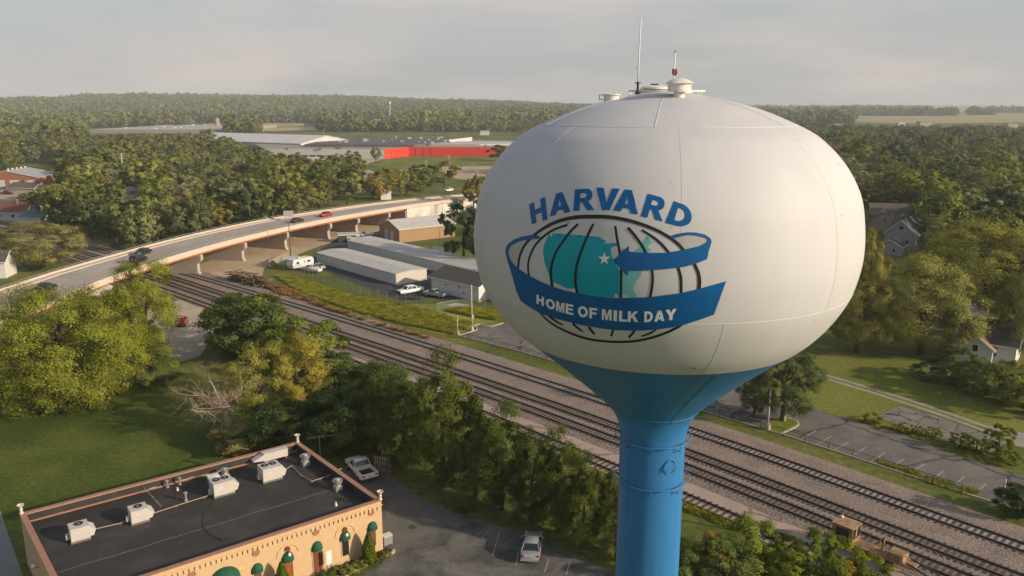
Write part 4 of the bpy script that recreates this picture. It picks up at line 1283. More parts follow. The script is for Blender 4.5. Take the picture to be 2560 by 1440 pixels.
def rtu(px, py, L, D, H, fans, label):
    root = thing('rooftop_unit', label, 'air conditioner', roof_px(px, py), UA, 'air-conditioning units on the restaurant roof')
    mb = MB(); mb.box((0, 0, 0.09), (L + 0.08, D + 0.08, 0.18)); mb.build('roof_curb', rtu_d, root)
    mb = MB(); mb.box((0, 0, 0.18 + H / 2), (L, D, H)); b_ = mb.build('casing', rtu_m, root)
    for x in (-0.28, 0.28):
        mb = MB(); mb.box((x * L, -D / 2 - 0.006, 0.2 + H / 2), (L * 0.42, 0.012, H * 0.86)); mb.build('access_panel', rtu_m, root)
    mb = MB(); mb.box((-0.12 * L, -D / 2 - 0.018, 0.34 + H / 2), (0.16, 0.012, 0.1)); mb.build('label_plate', trim_w, root)
    hd = 0.48
    mb = MB()
    x0 = L / 2
    mb.add([(x0, -D * .45, 0.28), (x0, D * .45, 0.28), (x0, D * .45, 0.18 + H * .82), (x0, -D * .45, 0.18 + H * .82), (x0 + hd, -D * .45, 0.30 + H * .42), (x0 + hd, D * .45, 0.30 + H * .42), (x0 + hd * .55, -D * .45, 0.26), (x0 + hd * .55, D * .45, 0.26)],
           [(3, 4, 5, 2), (4, 6, 7, 5), (0, 6, 4, 3), (1, 2, 5, 7), (6, 0, 1, 7), (0, 3, 2, 1)])
    mb.build('intake_hood', rtu_m, root)
    mb = MB(); mb.box((-L / 2 - 0.16, -0.1, 0.52), (0.30, 0.36, 0.42)); mb.build('vent_box', rtu_m, root)
    for k_ in range(fans):
        x = (-0.22 if fans == 2 else -0.05) * L + k_ * 0.44 * L * 0.95 if fans == 2 else 0.05
        mb = MB(); mb.lathe([(0.0, 0.012), (0.30, 0.012), (0.33, 0.035), (0.36, 0.035), (0.36, 0.0)], 20, (x, D * 0.12, 0.18 + H)); f = mb.build('fan_grille', dark, root)
        mb = MB(); mb.lathe([(0.0, 0.05), (0.1, 0.045), (0.1, 0.014)], 12, (x, D * 0.12, 0.18 + H)); mb.build('fan_motor', steel, f)
    return root


rtu(200, 1346, 1.45, 1.35, 1.12, 1, 'beige roof unit with one fan nearest the left parapet')
rtu(348, 1301, 1.45, 1.35, 1.12, 1, 'beige roof unit with one fan, second from the left parapet')
rtu(556, 1232, 1.9, 1.55, 1.2, 2, 'beige roof unit with two fans in the middle of the roof')
rtu(676, 1196, 1.9, 1.55, 1.25, 2, 'beige roof unit with two fans beside the long duct')
# long rectangular duct behind the last unit
du = thing('roof_duct', 'long galvanised duct with sloping end behind the rightmost roof unit', 'duct', roof_px(682, 1150), UA)
mb = MB(); mb.box((0.25, 0, 0.62), (2.5, 0.75, 0.8)); mb.build('duct_body', rtu_m, du)
mb = MB(); mb.add([(-1.0, -0.375, 0.95), (-1.0, 0.375, 0.95), (-2.1, 0.375, 0.55), (-2.1, -0.375, 0.55), (-1.0, -0.375, 0.3), (-1.0, 0.375, 0.3), (-2.1, 0.375, 0.45), (-2.1, -0.375, 0.45)], [(0, 1, 2, 3), (7, 6, 5, 4), (3, 7, 4, 0), (1, 5, 6, 2), (2, 6, 7, 3)]); mb.build('duct_transition', rtu_m, du)
for x in (-0.8, 1.3):
    mb = MB(); mb.box((x, 0, 0.12), (0.1, 0.7, 0.24)); mb.build('duct_foot', steel, du)
mb = MB(); mb.box((0.25, 0, 1.035), (2.56, 0.81, 0.03)); mb.build('duct_lid', rtu_m, du)


def exhaust(px, py, s_, label):
    root = thing('exhaust_fan', label, 'exhaust fan', roof_px(px, py), UA, 'mushroom exhaust fans on the restaurant roof')
    mb = MB(); mb.box((0, 0, 0.22 * s_), (0.72 * s_, 0.72 * s_, 0.44 * s_)); mb.build('fan_curb', galv, root)
    mb = MB(); mb.lathe([(0.30, 0.44), (0.28, 0.60), (0.36, 0.66), (0.36, 0.74), (0.46, 0.78), (0.50, 1.02), (0.52, 1.02), (0.52, 1.06), (0.44, 1.06), (0.42, 0.9)], 20); mb.v = [tuple(c_ * s_ for c_ in q) for q in mb.v]; auto_smooth(mb.build('fan_housing', galv, root))
    mb = MB(); mb.lathe([(0.28, 0.86), (0.28, 1.14), (0.25, 1.18), (0, 1.19)], 18); mb.v = [tuple(c_ * s_ for c_ in q) for q in mb.v]; auto_smooth(mb.build('motor_cap', galv, root))
    mb = MB(); mb.tube([(0.3 * s_, 0.2 * s_, 0.3), (0.55 * s_, 0.2 * s_, 0.3), (0.55 * s_, 0.2 * s_, 0.02)], 0.03, 6); mb.build('conduit', steel, root)
    return root


exhaust(764, 1162, 1.0, 'galvanised mushroom fan near the back right corner of the roof')
exhaust(845, 1224, 0.95, 'galvanised mushroom fan near the right parapet of the roof')
exhaust(563, 1190, 0.72, 'small galvanised fan behind the middle roof unit')
mu = thing('make_up_air_unit', 'small white roof box on legs behind the middle unit', 'roof unit', roof_px(534, 1207), UA)
mb = MB(); mb.box((0, 0, 0.68), (1.05, 0.7, 0.28)); mb.build('casing', trim_w, mu)
for x, y in ((-0.45, -0.28), (0.45, -0.28), (-0.45, 0.28), (0.45, 0.28)):
    mb = MB(); mb.box((x, y, 0.27), (0.07, 0.07, 0.54)); mb.build('leg', steel, mu)


def flue(px, py, h_, r_, label, m=None, cap=True):
    root = thing('flue_pipe', label, 'vent pipe', roof_px(px, py), 0)
    mb = MB(); mb.lathe([(r_ * 1.7, 0), (r_ * 1.6, 0.08), (r_, 0.12), (r_, h_), (0, h_)], 12); auto_smooth(mb.build('pipe', m or galv, root))
    if cap:
        mb = MB(); mb.lathe([(r_ * 0.8, h_ * .99), (r_ * 1.6, h_ * 1.0), (r_ * 1.7, h_ * 1.08), (r_ * 1.7, h_ * 1.2), (r_ * .8, h_ * 1.28), (0, h_ * 1.29)], 12); auto_smooth(mb.build('rain_cap', m or galv, root))
    return root


pvc = mat('white_pvc', (0.72, 0.70, 0.66), rough=0.5)
flue(419, 1219, 0.62, 0.09, 'slim galvanised flue, left of the pair near the back parapet')
flue(450, 1212, 0.62, 0.09, 'slim galvanised flue, right of the pair near the back parapet')
flue(465, 1252, 0.70, 0.11, 'galvanised flue in front of the pair, beside the gas pipe')
flue(444, 1226, 0.30, 0.07, 'short white vent pipe between the flues', pvc, False)
flue(681, 1133, 0.36, 0.08, 'short white vent pipe behind the long duct', pvc, False)
flue(840, 1264, 0.34, 0.08, 'short white vent pipe near the front right corner of the roof', pvc, False)
gas = mat('gas_pipe_yellow', (0.45, 0.33, 0.22), rough=0.6, var=0.2, vscale=3)
for lab, pxs in (('long gas pipe along the row of roof units', [(222, 1330), (300, 1312), (340, 1296), (380, 1288), (440, 1268), (510, 1246), (545, 1234)]),
                 ('thin pipe beside the back parapet of the roof', [(372, 1226), (408, 1214), (470, 1200), (510, 1186), (600, 1160), (612, 1158)]),
                 ('pipe running back from the duct towards the rear corner', [(700, 1140), (735, 1127)]),
                 ('pipe from the right roof unit to the parapet', [(690, 1190), (730, 1167), (752, 1190), (780, 1206), (800, 1200), (838, 1186), (852, 1174)])):
    pts = [roof_px(*q) for q in pxs]
    root = thing('roof_pipe', lab, 'pipe', pts[0])
    mb = MB(); mb.tube([q + Vector((0, 0, 0.14)) for q in pts], 0.035, 6); mb.build('pipe', gas, root, world=True)
    for q in pts:
        mb = MB(); mb.box((q.x, q.y, ZR + 0.06), (0.22, 0.12, 0.12)); mb.build('support_block', rtu_d, root, world=True)
cb = [roof_px(*q) + Vector((0, 0, .03)) for q in ((538, 1250), (515, 1275), (506, 1300), (512, 1325), (530, 1340), (556, 1352))]
cr_ = thing('roof_cable', 'loose black cable curving across the roof below the middle unit', 'cable', cb[0])
mb = MB(); mb.tube(spline(cb, 5), .025, 5); mb.build('cable_run', dark, cr_, world=True)
cb = [roof_px(*q) for q in ((352, 1222), (362, 1236), (375, 1243), (404, 1270))]
fp = thing('fallen_mast', 'thin fallen mast lying across the gas pipe and the back parapet', 'mast', cb[1])
p_, q_ = cb[0] + Vector((0, 0, .55)), roof_px(404, 1270) + Vector((0, 0, .16))
mb = MB(); mb.tube([p_, q_], .025, 5); mb.build('mast_tube', gas, fp, world=True)
for f_ in (.35, .6, .8):
    c_ = p_.lerp(q_, f_); mb = MB(); mb.box(c_, (.14, .08, .08)); mb.build('clamp', steel, fp, world=True)
# television aerial behind the roof corner
ae = thing('television_aerial', 'spindly yagi television aerial on a mast behind the restaurant corner', 'aerial', G(803, 1178), 0.35)
ha = A(803, 1092, G(803, 1178).y).z
mb = MB(); mb.tube([(0, 0, 0), (0, 0, ha + 0.1)], 0.03, 6); mb.build('mast', steel, ae)
mb = MB(); mb.tube([(-1.35, 0, ha), (1.9, 0, ha)], 0.02, 5); mb.build('boom', steel, ae)
for k_ in range(12):
    x = -1.3 + k_ * 0.26; l_ = 0.65 - 0.035 * k_
    mb = MB(); mb.tube([(x, -l_, ha + 0.01), (x, l_, ha + 0.01)], 0.01, 4); mb.build('element', steel, ae)
for s_ in (-1, 1):
    mb = MB(); mb.tube([(0.2, 0, ha), (0.6, 0.05, ha + 0.33 * s_)], 0.018, 4); mb.build('reflector_arm', steel, ae)
# sign board, condenser, pallet screen
u, z = on_front(812, 1385)
q = W3(u, -0.75, 0)
sb = thing('sign_board', 'narrow white sign board on legs in front of the restaurant wall', 'sign', (RR.x + q.x, RR.y + q.y, 0), FN + math.pi / 2)
mb = MB(); mb.box((0, 0, 1.62), (0.52, 0.05, 1.3)); mb.build('board', trim_w, sb)
for x in (-0.2, 0.2):
    mb = MB(); mb.box((x, 0.02, 0.5), (0.05, 0.05, 1.0)); mb.build('leg', dark, sb)
cd = thing('condenser', 'small grey condenser box at the front right corner of the restaurant', 'air conditioner', G(968, 1363), UA)
mb = MB(); mb.box((0, 0, 0.62), (0.85, 0.6, 0.85)); mb.build('casing', galv, cd)
mb = MB(); mb.box((0, 0, 1.07), (0.9, 0.65, 0.06)); mb.build('lid', trim_w, cd)
for x, y in ((-0.36, -0.24), (0.36, -0.24), (-0.36, 0.24), (0.36, 0.24)):
    mb = MB(); mb.box((x, y, 0.1), (0.07, 0.07, 0.2)); mb.build('foot', steel, cd)
ps = thing('bin_enclosure', 'wooden slatted bin enclosure behind the white pickup', 'enclosure', G(947, 1172), R(-14))
slat_m = mat('pallet_boards', (0.30, 0.24, 0.16), rough=0.9, var=0.25, vscale=2.5)
for k_ in range(7):
    mb = MB(); mb.box((-0.1 + k_ * 0.30, -0.7, 0.95), (0.17, 0.04, 1.9)); mb.build('slat', slat_m, ps)
for z in (0.35, 1.0, 1.65):
    mb = MB(); mb.box((0.8, -0.66, z), (2.1, 0.04, 0.12)); mb.build('cross_rail', slat_m, ps)
mb = MB(); mb.box((-0.26, 0.3, 0.95), (0.06, 2.0, 1.9)); mb.build('side_board', mat('dark_boards', (0.12, 0.10, 0.075), rough=0.9, var=0.2, vscale=2), ps)
mb = MB(); mb.box((1.9, 0.3, 0.95), (0.06, 2.0, 1.9)); mb.build('side_board', MATS['dark_boards'], ps)

# ------------------------------------------------------------------ the viaduct
deck_m = pavement('bridge_deck', (0.42, 0.365, 0.31), (0.32, 0.28, 0.24), 0.9, 0.07, var=0.12, vscale=1.2)
para_m = mat('parapet_concrete', (0.56, 0.46, 0.36), rough=0.9, var=0.08, vscale=0.8, stain=0.25, sscale=0.2, stain_col=(0.45, 0.36, 0.27))
girder_m = mat('rust_red_girder', (0.36, 0.12, 0.045), rough=0.7, var=0.15, vscale=0.6)
pier_m = mat('pier_concrete', (0.40, 0.335, 0.275), rough=0.9, var=0.1, vscale=0.6, stain=0.3, sscale=0.25, stain_col=(0.28, 0.235, 0.19))
nearE = [(-83, 110), (-81.8, 130), (-80.3, 150.1), (-77.6, 170), (-71.6, 195), (-62.5, 220), (-50.2, 245.5), (-38.6, 267.5), (-23.5, 295), (-6, 323), (12, 348), (40, 385)]
farE = [(-97.5, 112), (-96.8, 131), (-95.6, 149), (-92.6, 171), (-87.3, 198), (-78.2, 226), (-65.4, 252.5), (-53.0, 275), (-37.0, 303), (-18.5, 331), (0.5, 357), (29, 394)]
nE = spline([Vector(q + (0,)) for q in nearE], 6); fE = spline([Vector(q + (0,)) for q in farE], 6)


def deck_z(y):
    return float(np.interp(y, [100, 135, 160, 240, 275, 300, 330, 360, 400], [4.9, 5.5, 5.85, 5.85, 5.2, 4.3, 2.8, 1.2, 0.1]))


br = thing('viaduct', 'long concrete road bridge with rust-red girders crossing the railway', 'bridge', (-75, 200, 0))
n = len(nE)
iA = min(range(n), key=lambda i: abs(nE[i].y - 270))            # abutment


def strip(cols, close=False):
    mb = MB(); m_ = len(cols[0])
    for c_ in cols: mb.v += [tuple(q) for q in c_]
    K = len(cols)
    for k_ in range(K if close else K - 1):
        k2 = (k_ + 1) % K
        for i in range(m_ - 1):
            mb.f.append((k_ * m_ + i, k2 * m_ + i, k2 * m_ + i + 1, k_ * m_ + i + 1)); mb.m.append(0)
    mb.f.append(tuple(k_ * m_ for k_ in range(K))); mb.f.append(tuple(k_ * m_ + m_ - 1 for k_ in range(K - 1, -1, -1))); mb.m += [0, 0]
    return mb


lift = lambda pth, dz: [Vector((q.x, q.y, deck_z(q.y) + dz)) for q in pth]
mid = [(a + b) / 2 for a, b in zip(nE, fE)]
mb = strip([lift(nE, 0), lift(fE, 0), lift(fE, -0.35), lift(nE, -0.35)], True); mb.build('deck', deck_m, br, world=True)


def lerp_path(f): return [a.lerp(b, f) for a, b in zip(nE, fE)]


sw = strip([lift(lerp_path(0.86), 0.0), lift(lerp_path(0.86), 0.17), lift(lerp_path(0.965), 0.17), lift(lerp_path(0.965), 0.0)]); sw.build('footway', para_m, br, world=True)
for f0, f1, nm in ((-0.008, 0.022, 'parapet'), (0.978, 1.008, 'parapet')):
    a, b = lerp_path(f0), lerp_path(f1)
    ph = 0.72 if f0 < 0.5 else 0.5
    mb = strip([lift(a, -0.5), lift(a, ph), lift(b, ph), lift(b, -0.5)], True); pr = mb.build(nm, para_m, br, world=True)
    c_ = lerp_path((f0 + f1) / 2)
    rl = MB(); rl.tube(lift(c_, ph + 0.35), 0.05, 5); rl.build('hand_rail', steel, pr, world=True)
    for q in resample(c_, 2.6):
        if q.y < 300:
            po = MB(); po.box((q.x, q.y, deck_z(q.y) + ph + 0.17), (0.08, 0.08, 0.36)); po.build('rail_post', steel, pr, world=True)
for f in (0.03, 0.35, 0.65, 0.97):
    a, b = lerp_path(f)[:iA + 1], lerp_path(f + 0.012)[:iA + 1]
    mb = strip([lift(a, -1.05), lift(a, -0.352), lift(b, -0.352), lift(b, -1.05)], True); mb.build('girder', girder_m, br, world=True)
for f, w in ((0.40, 0.012), (0.42, 0.012)):
    a, b = lerp_path(f)[:], lerp_path(f + 0.008)[:]
    mb = strip([lift(a, 0.006), lift(b, 0.006)]); mb.build('centre_line', mat('worn_yellow_line', (0.32, 0.25, 0.12), rough=0.9, var=0.3, vscale=1), br, world=True)
# hammerhead piers
py_ = [187.3, 203.5, 219.5, 235.5, 250.5, 262.0]
for k_, yy in enumerate(py_):
    i = min(range(n), key=lambda j: abs(nE[j].y - yy))
    a, b = nE[i], fE[i]
    d = (b - a).normalized(); L_ = (b - a).length
    t = Vector((-d.y, d.x, 0))
    zt = deck_z(yy) - 1.055
    prof = [(0.6, 0.0), (0.75, 0.6), (1.0, 0.7), (1.0, zt - 2.2), (0.0, zt - 1.3), (-0.1, zt - 0.25), (0.1, zt), (L_ - 0.1, zt), (L_ + 0.1, zt - 0.25), (L_, zt - 1.3), (L_ - 3.2, zt - 2.2), (L_ - 3.2, 0.7), (L_ - 2.9, 0.6), (L_ - 2.8, 0.0)]
    if zt < 3.6:
        prof = [(0.8, 0), (0.8, zt - 1.1), (0.1, zt - 0.7), (0.1, zt), (L_ - 0.1, zt), (L_ - 0.1, zt - .7), (L_ - .8, zt - 1.1), (L_ - .8, 0)]
    mb = MB(); m_ = len(prof)
    for s_ in (-0.55, 0.55):
        mb.v += [tuple(a + d * u + t * s_ + Vector((0, 0, z))) for u, z in prof]
    mb.f = [tuple(range(m_)), tuple(range(2 * m_ - 1, m_ - 1, -1))] + [(j, m_ + j, m_ + (j + 1) % m_, (j + 1) % m_) for j in range(m_)]
    mb.m = [0] * len(mb.f)
    mb.build('pier', pier_m, br, world=True)
# abutment and retaining walls of the approach ramp
wall_m = mat('patched_retaining_wall', (0.66, 0.60, 0.52), rough=0.85, var=0.06, vscale=0.5, stain=1.0, sscale=0.11, stain_col=(0.36, 0.35, 0.32))
for pth, nm in ((nE[iA:], 'retaining_wall'), (fE[iA:], 'retaining_wall')):
    a = [q.copy() for q in pth]; b = offset(pth, 0.4 if pth[0] is nE[iA] else -0.4)
    mb = strip([[Vector((q.x, q.y, -0.2)) for q in a], lift(a, -0.56), lift(b, -0.56), [Vector((q.x, q.y, -0.2)) for q in b]], True); mb.build(nm, wall_m, br, world=True)
mb = MB(); mb.beam((nE[iA].x + 0.1, nE[iA].y, 2.0), (fE[iA].x, fE[iA].y, 2.0), 1.0, 4.4); mb.build('abutment', pier_m, br, world=True)
ia0 = min(range(n), key=lambda i: abs(nE[i].y - 128))
mb = MB(); mb.beam((nE[ia0].x, nE[ia0].y, 2.1), (fE[ia0].x, fE[ia0].y, 2.1), 1.2, 4.3); mb.build('abutment', pier_m, br, world=True)
for pth in (nE[:ia0 + 1], fE[:ia0 + 1]):
    a = pth; b = offset(pth, 0.3)
    mb = strip([[Vector((q.x, q.y, -0.2)) for q in a], lift(a, -0.56), lift(b, -0.56), [Vector((q.x, q.y, -0.2)) for q in b]], True); mb.build('retaining_wall', wall_m, br, world=True)
mb = MB(); ribbon(mb, spline([Vector(q + (0,)) for q in ((30, 385), (60, 418), (120, 480), (200, 555), (320, 650))], 5), -5.5, 5.5, 0.11); o = mb.build('far_road', deck_m); o['kind'] = 'structure'
# signs on the bridge
q = A(723, 562, 236); z0 = deck_z(236)
rs = thing('road_sign', 'large rectangular road sign seen from behind on the bridge parapet', 'sign', (q.x, q.y, z0 + 0.8), 0.3)
mb = MB(); mb.box((0, 0, 1.35), (2.9, 0.06, 1.7)); mb.build('sign_plate', mat('sign_back', (0.36, 0.32, 0.28), rough=0.6), rs)
for x in (-1.0, 1.0):
    mb = MB(); mb.box((x, 0.06, 0.7), (0.09, 0.09, 1.6)); mb.build('sign_post', steel, rs)
q = A(970, 523, 268)
ys_ = thing('yellow_sign', 'small yellow road sign on the pole beside the end of the girders', 'sign', (q.x, q.y, q.z - 0.8), 0.2)
mb = MB(); mb.box((0, 0, 0.7), (1.1, 0.05, 0.8)); mb.build('sign_plate', mat('sign_yellow', (0.70, 0.42, 0.03), rough=0.5), ys_)
mb = MB(); mb.tube([(0, 0.05, -2.0), (0, 0.05, 0.8)], 0.04, 6); mb.build('sign_post', steel, ys_)
q = G(25, 752, 5.6)
ws = thing('lane_sign', 'small white sign on a thin post at the left end of the bridge', 'sign', (q.x, q.y, deck_z(q.y)), 0.1)
mb = MB(); mb.tube([(0, 0, 0), (0, 0, 2.0)], 0.03, 6); mb.build('sign_post', steel, ws)
mb = MB(); mb.box((0, -0.04, 1.5), (0.5, 0.03, 0.8)); mb.build('sign_plate', trim_w, ws)

# ------------------------------------------------------------------ storage yard buildings
metal_wall = mat('cream_metal_siding', (0.52, 0.48, 0.41), rough=0.6, var=0.05, vscale=1, stretch=(6, 6, 0.3))


def storage(name, label, f0, f1, depth_v, he, hr, ndoors, roofm):
    f0, f1 = Vector(f0), Vector(f1)
    a, L_ = along(f0, f1)
    D = depth_v
    root = thing(name, label, 'storage building', (f0.x, f0.y, 0), a)
    sg_ = 1                                   # building lies to the left of the front line
    mb = MB()
    mb.add([(0, 0, 0), (L_, 0, 0), (L_, D, 0), (0, D, 0), (0, 0, he), (L_, 0, he), (L_, D, he), (0, D, he), (0, D / 2, hr), (L_, D / 2, hr)],
           [(0, 1, 5, 4), (2, 3, 7, 6), (1, 2, 6, 9, 5), (3, 0, 4, 8, 7)])
    mb.build('wall', metal_wall, root)
    for s_ in (0, 1):
        y0, y1 = (-0.2, D / 2) if s_ == 0 else (D / 2, D + 0.2)
        z0, z1 = (he, hr) if s_ == 0 else (hr, he)
        mb = MB(); mb.add([(-.2, y0, z0 + .01), (L_ + .2, y0, z0 + .01), (L_ + .2, y1, z1 + .01), (-.2, y1, z1 + .01), (-.2, y0, z0 + .12), (L_ + .2, y0, z0 + .12), (L_ + .2, y1, z1 + .12), (-.2, y1, z1 + .12)],
                          [(3, 2, 1, 0), (4, 5, 6, 7), (0, 1, 5, 4), (1, 2, 6, 5), (2, 3, 7, 6), (3, 0, 4, 7)]); mb.build('roof', roofm, root)
    w = L_ / ndoors
    for k_ in range(ndoors):
        mb = MB(); mb.box((w * (k_ + 0.5), -0.03, he * 0.43), (w - 0.16, 0.05, he * 0.84)); d_ = mb.build('roller_door', door_gy, root)
        for j in range(1, 5):
            mb = MB(); mb.box((w * (k_ + 0.5), -0.062, he * 0.17 * j), (w - 0.2, 0.012, 0.03)); mb.build('door_rib', door_gy, d_)
    mb = MB(); mb.box((L_ / 2, -0.24, he + 0.03), (L_ + 0.4, 0.08, 0.14)); mb.build('gutter', trim_w, root)
    for x in np.linspace(0.1, L_ - 0.1, 4):
        mb = MB(); mb.box((x, -0.1, he / 2), (0.08, 0.1, he)); mb.build('downpipe', trim_w, root)
    for x in np.linspace(L_ * .1, L_ * .9, 4):
        mb = MB(); mb.box((x, -0.1, he * .94), (0.2, 0.14, 0.12)); mb.build('wall_light', dark, root)
    return root


s1a, s1b = G(794, 656), G(992, 713)
storage('storage_building', 'long cream self-storage shed with roller doors nearest the white trucks', s1a, s1b, 8.4, 2.55, 2.95, 14, metal_roof)
s2a, s2b = G(871, 624), G(871, 624) + (G(1086, 678.4) - G(871, 624)) * 1.38
storage('storage_building', 'longer cream self-storage shed behind the front one', s2a, s2b, 8.6, 2.6, 3.0, 21, metal_roof)
o0, o1 = G(1079, 727), G(1197, 755)
a, L_ = along(o0, o1)
nv = Vector((-math.sin(a), math.cos(a), 0))
c = (o0 + o1) / 2 + nv * 4.2
gable_house('storage_office', 'white office building with dark roof beside the parked trucks', 'building', (c.x, c.y, 0), a, L_, 8.4, 3.3, 4.9, siding_w, roof_dk,
            wins=(('F', -2.6, 2.1, 0.5, 0.4), ('F', 1.6, 2.3, 0.4, 0.4), ('F', 3.0, 1.2, 0.4, 0.4)), doors=(('R', -1.5, 1.0, 2.1, door_gy),), over=0.5)
p0 = G(1213, 752)
gable_house('office_annex', 'low white annex peeping out beside the tank, right of the office', 'building', (p0.x + 3.5, p0.y + 2.5, 0), a, 9, 6, 2.6, 3.6, siding_w, roof_dk)
b0, b1, b2 = G(949, 593), G(999, 607), G(1103, 595)
a, L_ = along(b1, b2); wv = (b0 - b1).length; L_ += 5
ux, uy = Vector((math.cos(a), math.sin(a), 0)), Vector((-math.sin(a), math.cos(a), 0))
c = b1 + ux * (L_ / 2) + uy * (wv / 2)
gable_house('brown_shed', 'tan metal shed with pale gable roof and two white doors behind the storage sheds', 'shed', (c.x, c.y, 0), a, L_, wv, 3.9, 6.0, mat('brown_siding', (0.34, 0.215, 0.115), rough=0.75, var=0.08, vscale=1.5), metal_roof,
            doors=(('L', 1.7, 2.2, 2.9, door_gy), ('L', -1.7, 2.2, 2.9, door_gy)), over=0.25)
gable_house('garden_shed', 'dark lean-to shed at the far end of the storage sheds', 'shed', G(868, 604), R(15), 5.0, 3.0, 2.2, 2.7, mat('dark_green_boards', (0.05, 0.06, 0.05), rough=0.9), mat('pale_tin', (0.34, 0.34, 0.32), rough=0.6), over=0.15, doors=(('F', 0.5, 1.2, 1.8, door_gy),))
gable_house('white_shed', 'small white shed with pale roof in the trees beyond the bridge', 'shed', G(960, 497), R(25), 4.5, 6.5, 3.0, 4.6, siding_w, metal_roof, over=0.2)
fw = thing('white_fence_panel', 'short white lattice fence panel under the dark tree', 'fence', G(1096, 631), R(-28))
for k_ in range(9):
    mb = MB(); mb.box((-1.8 + k_ * 0.42, 0, 0.8), (0.3, 0.05, 1.5)); mb.build('picket', trim_w, fw)
mb = MB(); mb.box((-0.1, 0.05, 1.3), (3.8, 0.05, 0.1)); mb.build('rail', trim_w, fw)

# ------------------------------------------------------------------ vehicles
tyre_m = mat('tyre_rubber', (0.018, 0.018, 0.018), rough=0.9)
rim_m = mat('alloy_rim', (0.45, 0.45, 0.45), rough=0.35, metal=0.8)
lamp_r = mat('tail_lamp', (0.35, 0.015, 0.01), rough=0.25)
lamp_w = mat('head_lamp', (0.65, 0.65, 0.62), rough=0.15)
chrome = mat('chrome', (0.6, 0.6, 0.6), rough=0.15, metal=1.0)
plate_m = mat('number_plate', (0.6, 0.6, 0.58), rough=0.5)
black_pl = mat('black_plastic', (0.02, 0.02, 0.021), rough=0.6)


def paint(name, col):
    return mat('car_paint_' + name, col, rough=0.35, metal=0.25 if name in ('silver', 'grey') else 0.0, spec=0.5, coat=0.6)


def loft(mb, st, mi=0):
    """stations (x, half width, z bottom, z shoulder, z top)"""
    rings = []
    for x, w, zb, zs, zt in st:
        half = [(0.0, zb), (w * 0.88, zb), (w, zb + (zs - zb) * 0.25), (w, zb + (zs - zb) * 0.7), (w * 0.95, zs), (w * 0.6, zt - (zt - zs) * 0.1), (0, zt)]
        ring = [(x, -y, z) for y, z in half] + [(x, y, z) for y, z in half[-2:0:-1]]
        rings.append(ring)
    m_ = len(rings[0]); o = len(mb.v)
    for r_ in rings: mb.v += r_
    for i in range(len(rings) - 1):
        for k in range(m_):
            mb.f.append((o + i * m_ + k, o + (i + 1) * m_ + k, o + (i + 1) * m_ + (k + 1) % m_, o + i * m_ + (k + 1) % m_)); mb.m.append(mi)
    mb.f.append(tuple(o + k for k in range(m_))); mb.m.append(mi)
    mb.f.append(tuple(o + (len(rings) - 1) * m_ + k for k in range(m_ - 1, -1, -1))); mb.m.append(mi)


def cabin(root, b0, b1, t0, t1, wb, wt, z0, z1, pm):
    """glasshouse from x b0..b1 at the belt to t0..t1 at the roof"""
    mb = MB()
    mb.add([(b0, -wb, z0), (b1, -wb, z0), (b1, wb, z0), (b0, wb, z0), (t0, -wt, z1), (t1, -wt, z1), (t1, wt, z1), (t0, wt, z1)],
           [(0, 1, 5, 4), (1, 2, 6, 5), (2, 3, 7, 6), (3, 0, 4, 7)])
    mb.build('glasshouse', glass, root)
    mb = MB(); k = 0.07
    mb.add([(t0 - .04, -wt - .02, z1 - .02), (t1 + .06, -wt - .02, z1 - .02), (t1 + .06, wt + .02, z1 - .02), (t0 - .04, wt + .02, z1 - .02), (t0 + .12, -wt + .1, z1 + k), (t1 - .12, -wt + .1, z1 + k), (t1 - .12, wt - .1, z1 + k), (t0 + .12, wt - .1, z1 + k)],
           [(3, 2, 1, 0), (4, 5, 6, 7), (0, 1, 5, 4), (1, 2, 6, 5), (2, 3, 7, 6), (3, 0, 4, 7)])
    auto_smooth(mb.build('roof', pm, root), 60)
    for s_ in (-1, 1):
        for xb, xt, w in ((b0, t0, 0.11), (b1, t1, 0.08), ((b0 + b1) / 2 - .05, (t0 + t1) / 2, 0.07)):
            mb = MB(); mb.beam((xb, s_ * (wb + .004), z0 - .02), (xt, s_ * (wt + .004), z1), 0.05, w, up=(1, 0, 0)); mb.build('pillar', pm, root)


def wheels(root, xs_, w, r_, name='wheel'):
    for x in xs_:
        for s_ in (-1, 1):
            mb = MB(); prof = [(r_ * .62, -.1), (r_ * .95, -.1), (r_, -.07), (r_, .07), (r_ * .95, .1), (r_ * .62, .1), (r_ * .62, -.1)]
            mb.lathe(prof, 18); t = mb.build(name, tyre_m, root, smooth=True); t.rotation_euler = (math.pi / 2, 0, 0); t.location = (x, s_ * (w - .1), r_)
            mb = MB(); mb.lathe([(r_ * .63, .05), (r_ * .5, .09), (r_ * .15, .06), (0, .08)], 14); mb.lathe([(0, -.08), (r_ * .15, -.06), (r_ * .5, -.09), (r_ * .63, -.05)], 14); mb.build('rim', rim_m, t, smooth=True)


